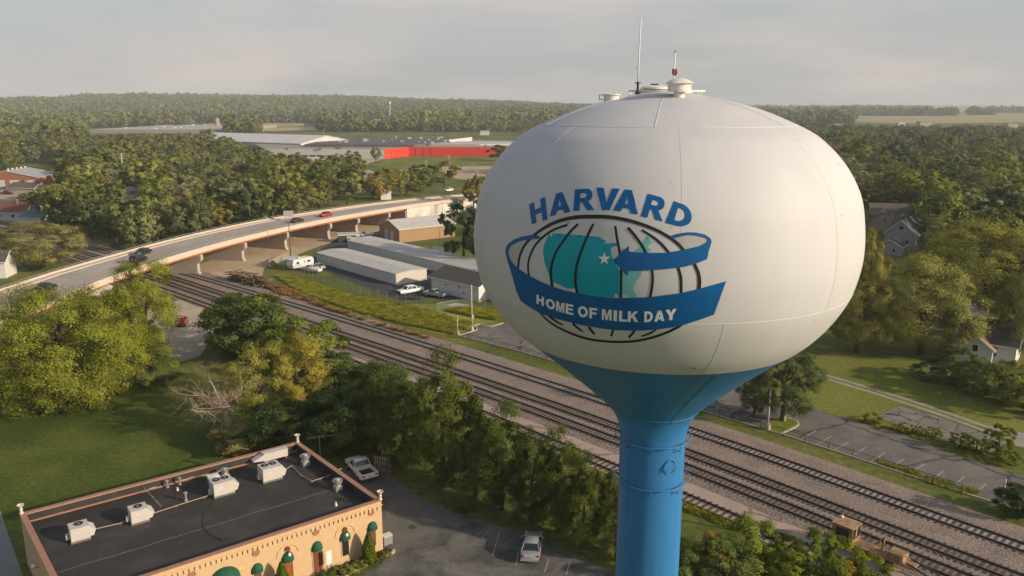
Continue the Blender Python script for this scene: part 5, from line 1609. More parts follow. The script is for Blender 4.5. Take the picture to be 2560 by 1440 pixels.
def details(root, xf, xr, w, zl, zr_, mirrors=None, bump=True, pm=None):
    for s_ in (-1, 1):
        mb = MB(); mb.box((xf - .03, s_ * (w - .24), zl), (.12, .34, .16)); mb.build('headlight', lamp_w, root)
        mb = MB(); mb.box((xr + .03, s_ * (w - .2), zr_), (.12, .30, .2)); mb.build('tail_light', lamp_r, root)
        if mirrors:
            mb = MB(); mb.box((mirrors[0], s_ * (w + .1), mirrors[1]), (.14, .2, .14)); mb.build('mirror', pm or black_pl, root)
    if bump:
        mb = MB(); mb.box((xf + .03, 0, zl - .26), (.16, 2 * w - .16, .16)); mb.build('bumper', black_pl, root)
        mb = MB(); mb.box((xr - .03, 0, zr_ - .34), (.16, 2 * w - .12, .2)); mb.build('bumper', pm or black_pl, root)
    mb = MB(); mb.box((xr - .02, 0, zr_ - .06), (.06, .36, .14)); mb.build('number_plate', plate_m, root)


def sedan(label, loc, rz, col, name='sedan', cat='car', L=4.6, tall=0.0, z=0.0):
    pm = paint(*col)
    root = thing(name, label, cat, (loc[0], loc[1], z), rz)
    w, h = 0.88, tall
    x0, x1 = -L / 2, L / 2
    mb = MB()
    loft(mb, [(x0, w * .80, .42, .72 + h, .78 + h), (x0 + .12, w * .92, .30, .90 + h, .97 + h), (x0 + .6, w * .99, .22, .95 + h, 1.02 + h), (x0 + 1.2, w, .20, .96 + h, 1.0 + h), (0.2, w, .20, .95 + h, .98 + h), (x1 - 1.5, w, .20, .93 + h, .98 + h), (x1 - .8, w * .98, .22, .86 + h * .8, .93 + h * .8), (x1 - .2, w * .9, .28, .72 + h * .7, .82 + h * .7), (x1, w * .72, .36, .60 + h * .6, .66 + h * .6)])
    auto_smooth(mb.build('body', pm, root), 40)
    if tall < 0.12:
        cabin(root, x0 + .55, x1 - 1.25, x0 + 1.25, x1 - 2.0, w * .93, w * .70, .95 + h, 1.42 + h, pm)
    else:
        cabin(root, x0 + .10, x1 - 1.2, x0 + .45, x1 - 1.85, w * .95, w * .78, .95 + h, 1.55 + h, pm)
    wheels(root, (x0 + .9, x1 - .95), w, .33 + h * .15)
    details(root, x1 - .1, x0 + .05, w, .66 + h * .6, .80 + h, (x1 - 1.55, 1.02 + h), True, pm)
    return root


def pickup(label, loc, rz, col, crew=False, z=0.0, L=5.5):
    pm = paint(*col)
    root = thing('pickup_truck', label, 'pickup truck', (loc[0], loc[1], z), rz)
    w = .95; x0, x1 = -L / 2, L / 2
    cb = x0 + (1.75 if crew else 2.15)                # back of the cab
    mb = MB()
    loft(mb, [(cb, w * .99, .42, 1.12, 1.14), (x1 - 1.75, w, .42, 1.12, 1.16), (x1 - 1.3, w, .42, 1.10, 1.17), (x1 - .3, w * .97, .45, 1.02, 1.12), (x1 - .05, w * .9, .5, .92, 1.0)])
    auto_smooth(mb.build('body', pm, root), 40)
    cabin(root, cb + .05, x1 - 1.45, cb + .22, x1 - 2.15, w * .95, w * .78, 1.12, 1.72, pm)
    bed = MB()
    bed.box(((x0 + cb) / 2, 0, .66), (cb - x0 - .02, 2 * w - .2, .08)); bed.build('bed_floor', black_pl, root)
    for s_ in (-1, 1):
        mb = MB(); mb.box(((x0 + cb) / 2, s_ * (w - .05), .84), (cb - x0 - .01, .12, .60)); mb.build('bed_side', pm, root)
        mb = MB(); mb.tube([((x0 + .95) + .47 * math.cos(a), s_ * (w + .005), .40 + .47 * math.sin(a)) for a in np.linspace(0.1, math.pi - .1, 9)], .05, 5); mb.build('wheel_arch', pm, root)
    mb = MB(); mb.box((x0 + .04, 0, .84), (.08, 2 * w - .22, .58)); mb.build('tailgate', pm, root)
    mb = MB(); mb.box((cb - .04, 0, .86), (.06, 2 * w - .24, .58)); mb.build('bulkhead', pm, root)
    mb = MB(); mb.box(((x0 + cb) / 2, 0, .5), (cb - x0, 1.2, .2)); mb.build('chassis', black_pl, root)
    wheels(root, (x0 + .95, x1 - .95), w, .38)
    details(root, x1 - .05, x0 + .02, w, .88, .88, (x1 - 1.75, 1.25), True, chrome)
    mb = MB(); mb.box((x1 - .02, 0, .82), (.08, 1.2, .28)); mb.build('grille', black_pl, root)
    return root


rz_of = lambda a, b: math.atan2(b.y - a.y, b.x - a.x)
silver, black_c, white_c, red_c = ('silver', (0.36, 0.37, 0.38)), ('black', (0.012, 0.012, 0.014)), ('white', (0.84, 0.84, 0.82)), ('red', (0.40, 0.02, 0.02))
a_, b_ = G(1325, 1407), G(1334, 1350)
sedan('silver sedan seen from behind in the shaded car park', (a_ + b_) / 2, rz_of(a_, b_), silver, L=4.5)
pickup('white pickup with open bed behind the restaurant', G(903, 1184), R(122), white_c, L=5.3)
# traffic on the bridge
def on_deck(px, py, lane, toward, fn, label, col, **k):
    q = G(px, py, 5.9); z = deck_z(q.y)
    q = G(px, py, z); i = min(range(n), key=lambda j: (mid[j] - q).length)
    t = (mid[min(i + 1, n - 1)] - mid[max(i - 1, 0)]).normalized()
    return fn(label, q, math.atan2(t.y, t.x) + (math.pi if toward else 0), col, z=z + 0.01, **k)


n = len(mid)
on_deck(357, 636, 0, True, sedan, 'black sedan heading left on the bridge', black_c)
on_deck(348, 656, 1, False, sedan, 'black car half hidden by the ash tree on the bridge', black_c, tall=0.25, name='suv')
on_deck(112, 730, 1, False, pickup, 'black pickup at the left end of the bridge', black_c)
on_deck(744, 556, 1, False, sedan, 'dark maroon sedan beside the road sign on the bridge', ('maroon', (0.06, 0.012, 0.014)))
on_deck(814, 541, 0, True, sedan, 'bright red sedan in the middle of the bridge', red_c)
on_deck(1122, 478, 0, True, sedan, 'white car far along the bridge approach', white_c)
# parked vehicles
q = G(455, 812); sedan('small red car parked on the gravel lot behind the ash tree', q, R(100), red_c, tall=0.15, name='hatchback', L=4.0)
a_, b_ = G(1000, 738), G(1050, 729)
pickup('white crew-cab pickup parked at the storage fence', (a_ + b_) / 2, rz_of(b_, a_), white_c, crew=True, L=5.9)
pickup('green and white pickup parked beside the white office', G(1088, 742), R(150), ('two_tone', (0.30, 0.36, 0.34)), L=5.4)
q = G(775, 676); sedan('pale sedan parked beside the camper trailer', q, R(160), ('pale', (0.55, 0.56, 0.56)))
q = G(793, 672); sedan('grey car parked nearest the front storage shed', q, R(145), ('grey', (0.30, 0.32, 0.33)))
q = G(2160, 470); sedan('white car parked far behind the tank on the right', q, R(20), white_c)
q = G(2150, 466); sedan('grey car parked beside the far white car', q, R(30), ('grey', (0.30, 0.32, 0.33)), tall=0.2)
q = G(2170, 566); sedan('pale car in the drive of the brown-roofed house', q, R(15), ('pale', (0.55, 0.56, 0.56)))
q = G(1185, 492); sedan('white car turning off the road beyond the ramp', q, R(60), white_c)
q = G(18, 486); pickup('dark red pickup parked in the yard by the brick garage', q, R(175), ('dark_red', (0.09, 0.015, 0.018)), L=5.6)
# camper trailer
a_, b_ = G(733, 676), G(772, 668)
rv = thing('camper_trailer', 'white camper trailer parked between the board fence and the cars', 'trailer', (a_ + b_) / 2, rz_of(a_, b_))
mb = MB(); prof = [(-3.2, .7), (-3.4, 1.6), (-3.1, 2.75), (2.6, 2.85), (3.1, 2.3), (3.2, 1.4), (2.8, .6)]
for s_ in (-1.15, 1.15): mb.v += [(x, s_, z) for x, z in prof]
m_ = len(prof); mb.f = [tuple(range(m_)), tuple(range(2 * m_ - 1, m_ - 1, -1))] + [(j, m_ + j, m_ + (j + 1) % m_, (j + 1) % m_) for j in range(m_)]; mb.m = [0] * len(mb.f)
mb.build('body', siding_w, rv)
for x, z, w, h in ((-1.8, 1.9, .8, .5), (1.6, 1.9, .9, .5)):
    mb = MB(); mb.box((x, -1.17, z), (w, .05, h)); mb.build('window', glass, rv)
mb = MB(); mb.box((0.3, -1.17, 1.6), (.6, .05, 1.7)); mb.build('door', door_gy, rv)
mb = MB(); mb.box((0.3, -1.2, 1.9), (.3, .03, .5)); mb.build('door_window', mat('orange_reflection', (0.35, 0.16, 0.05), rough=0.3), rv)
wheels(rv, (-0.4,), 1.1, .35)
mb = MB(); mb.beam((3.0, 0, .6), (4.2, 0, .55), .12, .12); mb.build('hitch', dark, rv)
mb = MB(); mb.box((-0.5, 0, 2.95), (.8, .7, .2)); mb.build('roof_vent', siding_w, rv)
ca = thing('carport', 'flat white carport roof behind the camper trailer', 'carport', G(728, 668), R(20))
mb = MB(); mb.box((0, 0, 2.5), (4.2, 3.2, .12)); mb.build('roof_panel', metal_roof, ca)
for x, y in ((-2, -1.5), (2, -1.5), (-2, 1.5), (2, 1.5)):
    mb = MB(); mb.box((x, y, 1.22), (.1, .1, 2.44)); mb.build('leg', steel, ca)
# boats on trailers behind the sheds
for lab, px, py, rz in (('white motor boat on a trailer behind the rear storage shed', 908, 597, R(8)), ('small white boat under the motor boat behind the sheds', 902, 606, R(14))):
    bt = thing('motor_boat', lab, 'boat', G(px, py), rz)
    mb = MB(); loft(mb, [(-3.0, 1.05, .8, 1.5, 1.5), (-1.5, 1.1, .65, 1.5, 1.52), (0.8, 1.05, .65, 1.55, 1.6), (2.2, .7, .8, 1.65, 1.75), (3.2, .1, 1.4, 1.75, 1.8)]); auto_smooth(mb.build('hull', siding_w, bt), 50)
    mb = MB(); mb.add([(-.2, -.7, 1.55), (.8, -.6, 1.6), (.8, .6, 1.6), (-.2, .7, 1.55), (-.1, -.55, 2.2), (.35, -.5, 2.2), (.35, .5, 2.2), (-.1, .55, 2.2)], [(0, 1, 5, 4), (1, 2, 6, 5), (2, 3, 7, 6), (3, 0, 4, 7), (4, 5, 6, 7)]); mb.build('windscreen', glass, bt)
    mb = MB(); mb.box((0, 0, .45), (5.5, .9, .12)); mb.build('trailer_frame', steel, bt)
    mb = MB(); mb.box((0, 0, 1.25), (5.6, 2.16, .12)); mb.build('stripe', dark, bt)
    wheels(bt, (-.6,), .95, .3)
bt = thing('covered_boat', 'white covered boat on a trailer beside the parked sedans', 'boat', G(783, 682), R(155))
mb = MB(); loft(mb, [(-2.2, .8, .6, 1.0, 1.2), (0, .9, .5, 1.1, 1.5), (1.5, .6, .6, 1.1, 1.35), (2.3, .1, .9, 1.1, 1.15)]); auto_smooth(mb.build('hull', siding_w, bt), 60)
mb = MB(); mb.box((0, 0, .4), (4, .8, .1)); mb.build('trailer_frame', steel, bt); wheels(bt, (-.4,), .85, .28)
ut = thing('utility_trailer', 'small flat trailer lying in the grass by the white crew-cab', 'trailer', G(1035, 748), R(-15))
mb = MB(); mb.box((0, 0, .5), (3.0, 1.4, .1)); mb.build('bed', dark, ut); wheels(ut, (0,), .8, .3)
mb = MB(); mb.beam((1.4, 0, .5), (2.6, 0, .45), .08, .08); mb.build('hitch', steel, ut)
# old crane wagon by the siding
cw = thing('track_machine', 'rusty tan railway maintenance machine half hidden by the shrubs', 'rail vehicle', G(2143, 1382), R(-47))
tanm = mat('rusty_tan_paint', (0.36, 0.235, 0.12), rough=0.75, var=0.25, vscale=1.5, stain=0.8, sscale=1.2, stain_col=(0.16, 0.08, 0.04))
mb = MB(); mb.box((-1.2, 0, 1.75), (1.9, 1.7, 1.5)); mb.build('cab', tanm, cw)
mb = MB(); mb.box((-1.2, 0, 2.54), (2.05, 1.85, .08)); mb.build('cab_roof', tanm, cw)
for y in (-0.86, 0.86):
    mb = MB(); mb.box((-1.2, y, 1.9), (1.2, .03, .8)); mb.build('cab_window', glass, cw)
for y in (-.45, .45):
    mb = MB(); mb.box((-.24, y, 1.9), (.03, .6, 1.0)); mb.build('cab_window', glass, cw)
mb = MB(); mb.box((1.3, 0, .95), (7.6, 1.5, .18)); mb.build('frame', tanm, cw)
for y in (-.72, .72):
    mb = MB(); mb.tube([(-.2, y, 1.9), (1.6, y, 1.9), (4.6, y, 1.85)], .035, 6); mb.build('hand_rail', tanm, cw)
    for x in (.6, 1.6, 2.8, 4.0):
        mb = MB(); mb.tube([(x, y, 1.0), (x, y, 1.9)], .03, 6); mb.build('stanchion', tanm, cw)
mb = MB(); mb.box((3.5, 0, 1.35), (1.3, 1.3, .7)); mb.build('engine_box', tanm, cw)
mb = MB(); mb.beam((2.0, 0.3, 1.1), (2.1, 0.3, 2.4), .16, .16); mb.build('mast', tanm, cw)
mb = MB(); mb.beam((4.4, -.5, 1.2), (6.6, -.6, .7), .12, .12); mb.beam((4.4, .5, 1.2), (6.6, .6, .7), .12, .12); mb.build('boom', dark, cw)
for x in (-1.5, .8, 3.0):
    for y in (-.7, .7):
        mb = MB(); mb.lathe([(.42, -.06), (.42, .06), (.1, .06), (.1, -.06), (.42, -.06)], 16); o = mb.build('wheel', dark, cw); o.rotation_euler = (math.pi / 2, 0, 0); o.location = (x, y, .45)
mb = MB(); mb.lathe([(0, 0), (.16, .02), (.18, .12), (.1, .24), (0, .26)], 10, (-1.9, .5, 2.58)); mb.build('beacon', trim_w, cw)
# stack of old sleepers by the dirt yard: logs are one heap
heap = thing('sleeper_pile', 'long untidy pile of old sleepers beside the track near the bridge pier', 'timber pile', G(625, 708), 0)
jit2 = random.Random(11)
old_tie = mat('old_sleeper_timber', (0.12, 0.082, 0.055), rough=0.95, var=0.4, vscale=2.0, stain=0.7, sscale=0.7, stain_col=(0.30, 0.20, 0.13))
p0, p1 = G(583, 698), G(668, 718)
for k_ in range(170):
    f = jit2.random(); zz = jit2.random() ** 1.1
    c = p0.lerp(p1, f) + Vector((jit2.gauss(0, .7), jit2.gauss(0, .7), 0)) - heap.location
    hmax = 2.1 * (1 - 0.35 * abs(f - .4))
    mb = MB(); a = R(20 + jit2.gauss(0, 22)) if f < .75 else R(jit2.uniform(0, 180))
    d = Vector((math.cos(a), math.sin(a), jit2.gauss(0, .12))) * 1.25
    c.z = 0.1 + zz * hmax
    mb.beam(c - d, c + d, .23, .17); mb.build('old_sleeper', old_tie, heap)
# tent-roofed stalls behind the ash tree
for lab, px, py, w in (('white pitched canopy seen through the ash tree by the bridge', 268, 757, 5.0), ('white canopy at the left behind the ash tree', 98, 792, 5.5)):
    tn = thing('canopy_tent', lab, 'canopy', G(px, py), R(18))
    mb = MB(); h = w / 2
    mb.add([(-h, -h, 2.6), (h, -h, 2.6), (h, h, 2.6), (-h, h, 2.6), (0, 0, 4.0)], [(0, 1, 4), (1, 2, 4), (2, 3, 4), (3, 0, 4)]); mb.build('canvas_top', siding_w, tn)
    mb = MB(); mb.add([(-h, -h, 2.3), (h, -h, 2.3), (h, h, 2.3), (-h, h, 2.3), (-h, -h, 2.6), (h, -h, 2.6), (h, h, 2.6), (-h, h, 2.6)], [(0, 1, 5, 4), (1, 2, 6, 5), (2, 3, 7, 6), (3, 0, 4, 7)]); mb.build('valance', siding_w, tn)
    for x, y in ((-h, -h), (h, -h), (h, h), (-h, h)):
        mb = MB(); mb.tube([(x * .98, y * .98, 0), (x * .98, y * .98, 2.6)], .05, 6); mb.build('leg', steel, tn)
sheet('concrete_slab', [(1115, 762), (1140, 757), (1172, 762), (1180, 772), (1160, 778), (1140, 770)], 0.012, concrete)

# ------------------------------------------------------------------ houses in the trees
gable_house('green_roofed_house', 'grey two-storey house with green roof and white trim on the right', 'house', G(2258, 618), R(52), 10.0, 8.0, 4.6, 8.2, siding_g, roof_gn, wins=(('L', 0.0, 6.2, 1.3, 1.1), ('L', -1.8, 2.2, 0.9, 1.3), ('F', -2.0, 2.4, 1.6, 1.2), ('F', 1.6, 2.4, 1.6, 1.2)), over=0.5)
gable_house('house_porch', 'low grey gabled porch wing in front of the green-roofed house', 'porch', G(2228, 634), R(52), 5.5, 6.0, 2.5, 4.2, siding_g, roof_gn, wins=(('L', -1.2, 1.4, 0.7, 1.0), ('F', 0.8, 1.4, 0.9, 1.0)), over=0.4)
gable_house('brown_roofed_house', 'pale house with wide brown roof behind the transformer pole', 'house', G(2232, 566), R(-12), 15.0, 10.0, 3.2, 7.6, siding_t, roof_br, wins=(('F', 3.0, 1.8, 1.2, 1.1), ('R', 0.0, 4.6, 0.8, 0.9), ('F', -1.0, 1.8, 1.0, 1.2)), over=0.5)
gable_house('brown_roofed_wing', 'pink gabled wing in front of the brown-roofed house', 'house', G(2203, 574), R(78), 7.0, 8.0, 2.6, 5.2, mat('pink_siding', (0.46, 0.36, 0.31), rough=0.8), roof_br, wins=(('L', 0, 3.6, 0.6, 0.5),), over=0.5)
gable_house('white_cottage', 'white cottage with grey hipped roof behind the shrubs on the right', 'house', G(2470, 893), R(-38), 8.0, 7.0, 3.4, 6.2, siding_w, roof_dk, wins=(('R', 1.0, 1.6, 0.8, 1.1), ('F', 1.0, 1.9, 0.8, 1.1)), over=0.4)
gable_house('cottage_wing', 'tan-roofed wing of the white cottage facing the car park', 'house', G(2443, 897), R(52), 6.5, 4.6, 2.7, 4.5, siding_w, mat('tan_shingles', (0.27, 0.19, 0.115), rough=0.95, var=0.2, vscale=2), wins=(('L', 0.1, 2.6, 0.7, 1.0),), over=0.35)
gable_house('white_barn', 'tall narrow white shed behind the cottage under the big tree', 'shed', G(2424, 840), R(-35), 4.0, 4.0, 4.2, 5.6, siding_w, mat('grey_shingles', (0.22, 0.21, 0.195), rough=0.95, var=0.2, vscale=2), doors=(('R', 0, 1.2, 2.4, door_wood),), over=0.25)
gable_house('teal_roofed_shed', 'low shed with pale teal metal roof among the right-hand trees', 'shed', G(2377, 452), R(-18), 14, 9, 3.2, 5.0, siding_w, mat('teal_tin', (0.16, 0.27, 0.29), rough=0.5, var=0.05, vscale=1), over=0.3)
gable_house('white_garage', 'white garage at the edge of the tank, right side', 'garage', G(2135, 462), R(-30), 8, 10, 3.2, 5.0, siding_w, metal_roof, over=0.3)
gable_house('grey_roofed_bungalow', 'grey bungalow beside the far pale pole on the right', 'house', G(2150, 430), R(-10), 12, 8, 3.0, 5.0, siding_t, roof_dk, over=0.4, wins=(('F', 2, 1.6, 1.4, 1.1), ('F', -3, 1.6, 1.2, 1.1)))
gable_house('grey_trim_house', 'grey house with white gable in the trees left of the bridge', 'house', G(352, 512), R(-15), 9.5, 8.0, 4.4, 7.4, siding_g, roof_dk, wins=(('R', 0.5, 5.2, 1.0, 1.1), ('F', 2.4, 1.8, 1.2, 1.2)), over=0.45, chimney=(-1, 0.5))
gable_house('porch_house', 'dark-roofed porch wing beside the grey house in the left trees', 'porch', G(333, 517), R(-15), 8, 5.5, 2.6, 4.4, siding_g, roof_dk, wins=(('F', -1.0, 1.4, 0.9, 1.0), ('F', 1.2, 1.4, 0.9, 1.0)), over=0.5)
gable_house('white_gable_house', 'small white-gabled house left of the grey house', 'house', G(301, 508), R(65), 7, 6, 3.0, 5.2, siding_w, roof_dk, over=0.4, wins=(('L', 0, 3.4, 0.6, 0.7),))
b0, b1, b2 = G(33, 458), G(98, 467), G(152, 456)
a, L_ = along(b1, b2); wv = (b0 - b1).length
ux, uy = Vector((math.cos(a), math.sin(a), 0)), Vector((-math.sin(a), math.cos(a), 0))
c = b1 + ux * (L_ / 2) + uy * (wv / 2)
bg_ = gable_house('brick_garage', 'red brick garage with four white doors and grey metal roof at far left', 'garage', (c.x, c.y, 0), a, L_, wv, 4.6, 7.8, brick_m, mat('grey_metal_roof', (0.36, 0.35, 0.33), rough=0.5, var=0.05, vscale=0.5), over=0.35)
for k_ in range(4):
    mb = MB(); mb.box((-L_ / 2 - .05, wv * (-.36 + .235 * k_), 1.7), (0.1, wv * .16, 3.3)); mb.build('roller_door', siding_w, bg_)
for k_ in range(5):
    mb = MB(); mb.lathe([(0.4, 0), (0.4, .4), (.65, .45), (.4, .8), (0, .9)], 12, (L_ * (-.38 + .18 * k_), 0, 7.85)); mb.build('roof_vent', trim_w, bg_)
gable_house('tan_garage', 'small tan garage in the yard in front of the brick garage', 'garage', G(70, 484), R(-8), 13, 7.5, 3.0, 5.0, siding_t, roof_br, doors=(('R', 0, 3.5, 2.4, siding_w),), over=0.4)
gable_house('red_roofed_house', 'pale blue house with red-brown hip roof at far left', 'house', G(45, 548), R(-12), 14, 9, 3.3, 6.0, mat('pale_blue_siding', (0.42, 0.47, 0.47), rough=0.8), roof_rd, wins=(('F', -3, 1.8, 1.1, 1.0), ('F', 2.5, 1.8, 1.1, 1.0)), over=0.6, chimney=(1.0, -0.6))
gable_house('blue_roofed_annex', 'low annex with blue-grey roof beside the red-roofed house', 'house', G(92, 558), R(-8), 8, 6, 2.4, 4.0, MATS['pale_blue_siding'], mat('blue_grey_shingles', (0.13, 0.18, 0.20), rough=0.9, var=0.15, vscale=2), over=0.4)
gable_house('white_house_left', 'white house corner behind the round tree at the left edge', 'house', G(-5, 690), R(10), 6, 6, 4, 6, siding_w, roof_dk, over=0.4)

# ------------------------------------------------------------------ the red-walled factory
fac = thing('factory', 'sprawling low factory with bright red end wall and white front', 'factory', G(961, 398))
F0 = fac.location.copy()
red_wall = mat('red_painted_wall', (0.62, 0.045, 0.02), rough=0.75, var=0.06, vscale=0.2, stretch=(3, 3, 0.1))
wh_wall = mat('white_factory_wall', (0.55, 0.53, 0.49), rough=0.75, var=0.05, vscale=0.2)
tar = mat('tan_gravel_roof', (0.30, 0.265, 0.215), rough=0.9, var=0.12, vscale=0.08, stain=0.4, sscale=0.03, stain_col=(0.25, 0.22, 0.18))
blk_roof = mat('black_factory_roof', (0.10, 0.10, 0.098), rough=0.85, var=0.15, vscale=0.06, stain=0.5, sscale=0.05, stain_col=(0.16, 0.155, 0.145))
HF = 7.0
k0, k1, k2, k3 = G(664, 396), G(961, 398), G(1021, 390.5), G(1290, 391)


def wall_seg(p, q, z0, z1, m, th=0.4, name='wall', rib=0, parent=fac):
    mb = MB(); mb.beam((p.x, p.y, (z0 + z1) / 2), (q.x, q.y, (z0 + z1) / 2), th, z1 - z0); w = mb.build(name, m, parent, world=True)
    if rib:
        d = (q - p); L_ = d.length; d.normalize(); nn_ = Vector((d.y, -d.x, 0))
        for k_ in range(1, int(L_ / rib)):
            c = p + d * (k_ * rib) + nn_ * 0.25
            mb = MB(); mb.box((c.x, c.y, (z0 + z1) / 2), (0.5, 0.5, z1 - z0 - 0.3), math.atan2(d.y, d.x)); mb.build('rib', m, w, world=True)
    return w


wall_seg(k0, k1, 2.6, HF, wh_wall)
wall_seg(k0, k0.lerp(k1, .10), 0, 2.598, wh_wall); wall_seg(k0.lerp(k1, .62), k1, 0, 2.598, wh_wall)
for k_ in range(9):
    c = k0.lerp(k1, .12 + .062 * k_)
    mb = MB(); mb.box((c.x, c.y, 1.3), (.6, .6, 2.6)); mb.build('dock_column', wh_wall, fac, world=True)
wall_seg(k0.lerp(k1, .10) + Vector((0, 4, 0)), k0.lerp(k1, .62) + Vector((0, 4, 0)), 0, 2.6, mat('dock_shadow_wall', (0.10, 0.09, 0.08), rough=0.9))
wall_seg(k1, k2, 0, HF + .01, red_wall, rib=5)
wall_seg(k2, k2.lerp(k3, .32), 0, HF - .01, red_wall, rib=6)
wall_seg(k2.lerp(k3, .32), k3, 0, HF + .02, red_wall)
r0, r1, r2 = G(620, 352, HF), G(860, 342, HF), G(1290, 352, HF)
mb = MB(); mb.prism([k0 + Vector((0, .25, 0)), k1 + Vector((-.3, .4, 0)), k2 + Vector((0, .25, 0)), k3, r2, r1, r0], HF - .6, HF - .15); mb.build('roof', tar, fac, world=True)
zb = 8.8
mb = MB(); mb.prism([G(760, 361, zb), G(1035, 361.5, zb), G(1115, 354, zb), G(1178, 346, zb), G(850, 341, zb)], HF - .2, zb); mb.build('roof_tier', blk_roof, fac, world=True)
p, q = G(1118, 353.5, zb), G(1176, 346.3, zb)
wall_seg(p + Vector((1.5, -1.5, 0)), q + Vector((1.5, -1.5, 0)), HF - .2, zb + 1.4, wh_wall, name='parapet')
mb = MB(); mb.prism([G(1044, 359, 8.2), G(1098, 353, 8.2), G(1290, 353.5, 8.2), G(1290, 358.5, 8.2), G(1200, 360, 8.2)], HF - .15, 8.2); mb.build('roof_tier', metal_roof, fac, world=True)
# white gabled hall at the left
a0, a1 = G(700, 366, 7), G(815, 352, 7)
an, L_ = along(a0, a1)
hall = gable_house('factory_hall', 'white gabled hall at the left end of the factory', 'factory', (0, 0, 0), 0, 150, 62, 8.0, 13.5, wh_wall, mat('white_metal_roof', (0.60, 0.57, 0.535), rough=0.5, var=0.05, vscale=0.1), over=0.6)
hall.rotation_euler = (0, 0, R(150)); c = G(700, 362, 7); hall.location = (c.x - 32, c.y + 62, 0)
jf = random.Random(5)
for k_ in range(26):
    f, g_ = jf.random(), jf.random()
    c = G(800 + 330 * f, 345 + 14 * g_, zb)
    sx_, sy_, sz_ = jf.uniform(1.2, 3.0), jf.uniform(1.2, 2.5), jf.uniform(.8, 1.8)
    mb = MB(); mb.box((c.x, c.y, zb + sz_ / 2), (sx_, sy_, sz_)); mb.build('rooftop_box', rtu_m if k_ % 3 else galv, fac, world=True)
for px, py in ((842, 372), (851, 372.5), (717, 374), (800, 373), (1214, 366)):
    c = G(px, py, HF)
    mb = MB(); mb.box((c.x, c.y, HF + .5), (2.4, 2.0, 1.3)); mb.build('rooftop_box', rtu_d, fac, world=True)
gable_house('white_dock_office', 'small white flat building in front of the factory docks', 'building', G(780, 408), R(0), 22, 8, 3.6, 4.2, siding_w, metal_roof, over=.2)
sheet('factory_lawn', [(930, 415), (975, 398), (1021, 391), (1300, 392), (1300, 412), (1100, 412), (1000, 425)], 0.05, lawnm)
sheet('factory_yard', [(740, 398), (955, 399), (900, 415), (960, 440), (930, 460), (840, 430), (760, 412)], 0.04, dirt2)
sheet('factory_road', [(960, 428), (1090, 417), (1300, 414), (1300, 420), (1120, 424), (990, 440)], 0.06, dirt2)
sheet('dry_verge', [(1100, 424), (1300, 420), (1300, 452), (1190, 455), (1130, 445)], 0.03, dirt)

# ------------------------------------------------------------------ far away
def far_box(name, label, px0, px1, py, h, depth, m, roofm, cat='building'):
    p, q = G(px0, py), G(px1, py)
    root = thing(name, label, cat, (p + q) / 2)
    w = (q - p).length
    z0 = hill(root.location.x, root.location.y)
    root.location.z = z0
    mb = MB(); mb.box((0, depth / 2, h / 2 - 1), (w, depth, h + 2)); mb.build('wall', m, root)
    mb = MB(); mb.box((0, depth / 2, h + .15), (w + .6, depth + .6, .3)); mb.build('roof', roofm, root)
    return root


fb = far_box('distant_warehouse', 'very long low warehouse with pale roof beyond the left woods', 225, 556, 333, 4.5, 260, mat('warehouse_wall', (0.30, 0.27, 0.24), rough=.8), mat('warehouse_roof', (0.42, 0.37, 0.33), rough=.7, var=.08, vscale=.02))
for k_ in range(14):
    mb = MB(); mb.box((jf.uniform(-90, 90), jf.uniform(4, 240), 5.4), (3, 3, 1.2)); mb.build('rooftop_box', trim_w, fb)
far_box('white_block', 'bright white block building beside the tall mast far away', 917, 949, 322, 14, 14, siding_w, trim_w)
far_box('pale_long_building', 'pale long low building left of the far white block', 878, 916, 319, 7, 20, siding_w, metal_roof)
far_box('mast_hut', 'small white hut at the foot of the tall mast', 967, 988, 318, 6, 10, siding_w, metal_roof)
far_box('tan_apartments', 'tan apartment block in the woods beside the tank', 1258, 1290, 316, 9, 14, siding_t, roof_br)
far_box('tan_terrace', 'low tan building right of the far apartments', 1312, 1345, 312, 8, 14, siding_t, metal_roof)
far_box('pink_barn', 'small pinkish barn in the far field', 576, 597, 320, 7, 12, mat('pink_barn_wall', (0.45, 0.32, 0.27), rough=.8), metal_roof)
far_box('far_farmhouse', 'tiny white farm buildings on the right horizon', 2492, 2500, 276, 14, 14, siding_w, metal_roof)
far_box('white_store', 'low white store in the woods right of the factory', 1200, 1222, 338, 5, 16, siding_w, metal_roof)
far_box('white_farmhouse', 'tiny white farmhouse on the wooded hillside above the factory', 1164, 1171, 296, 8, 10, siding_w, roof_dk)
far_box('white_roofed_house', 'far white-roofed house at the edge of the crop field', 2246, 2262, 318, 8, 12, siding_w, trim_w, 'house')
far_box('brown_roofed_bungalow', 'far brown-roofed house left of the crop field edge', 2300, 2330, 316, 8, 14, siding_t, roof_br, 'house')
far_box('pale_bungalow', 'far pale house at the right edge below the fields', 2520, 2545, 319, 7, 12, siding_t, roof_dk, 'house')
far_box('grey_bungalow', 'far grey-roofed house below the cell masts', 2085, 2105, 322, 8, 12, siding_t, roof_dk, 'house')
si = thing('silo', 'tan concrete silo in the far field left of the barn', 'silo', G(544, 322))
mb = MB(); mb.lathe([(3.6, 0), (3.6, 15), (2.8, 16.5), (0, 17.6)], 20); auto_smooth(mb.build('silo_body', mat('silo_concrete', (0.30, 0.255, 0.20), rough=.9), si))
tm = thing('radio_mast', 'tall thin white lattice mast with drum antennas far away', 'mast', G(976, 319))
hm = A(976, 254, tm.location.y).z
for k_ in range(3):
    a = R(90 + 120 * k_)
    mb = MB(); mb.tube([(1.3 * math.cos(a), 1.3 * math.sin(a), 0), (.8 * math.cos(a), .8 * math.sin(a), hm)], .3, 5); mb.build('leg', trim_w if k_ else MATS['tail_lamp'], tm)
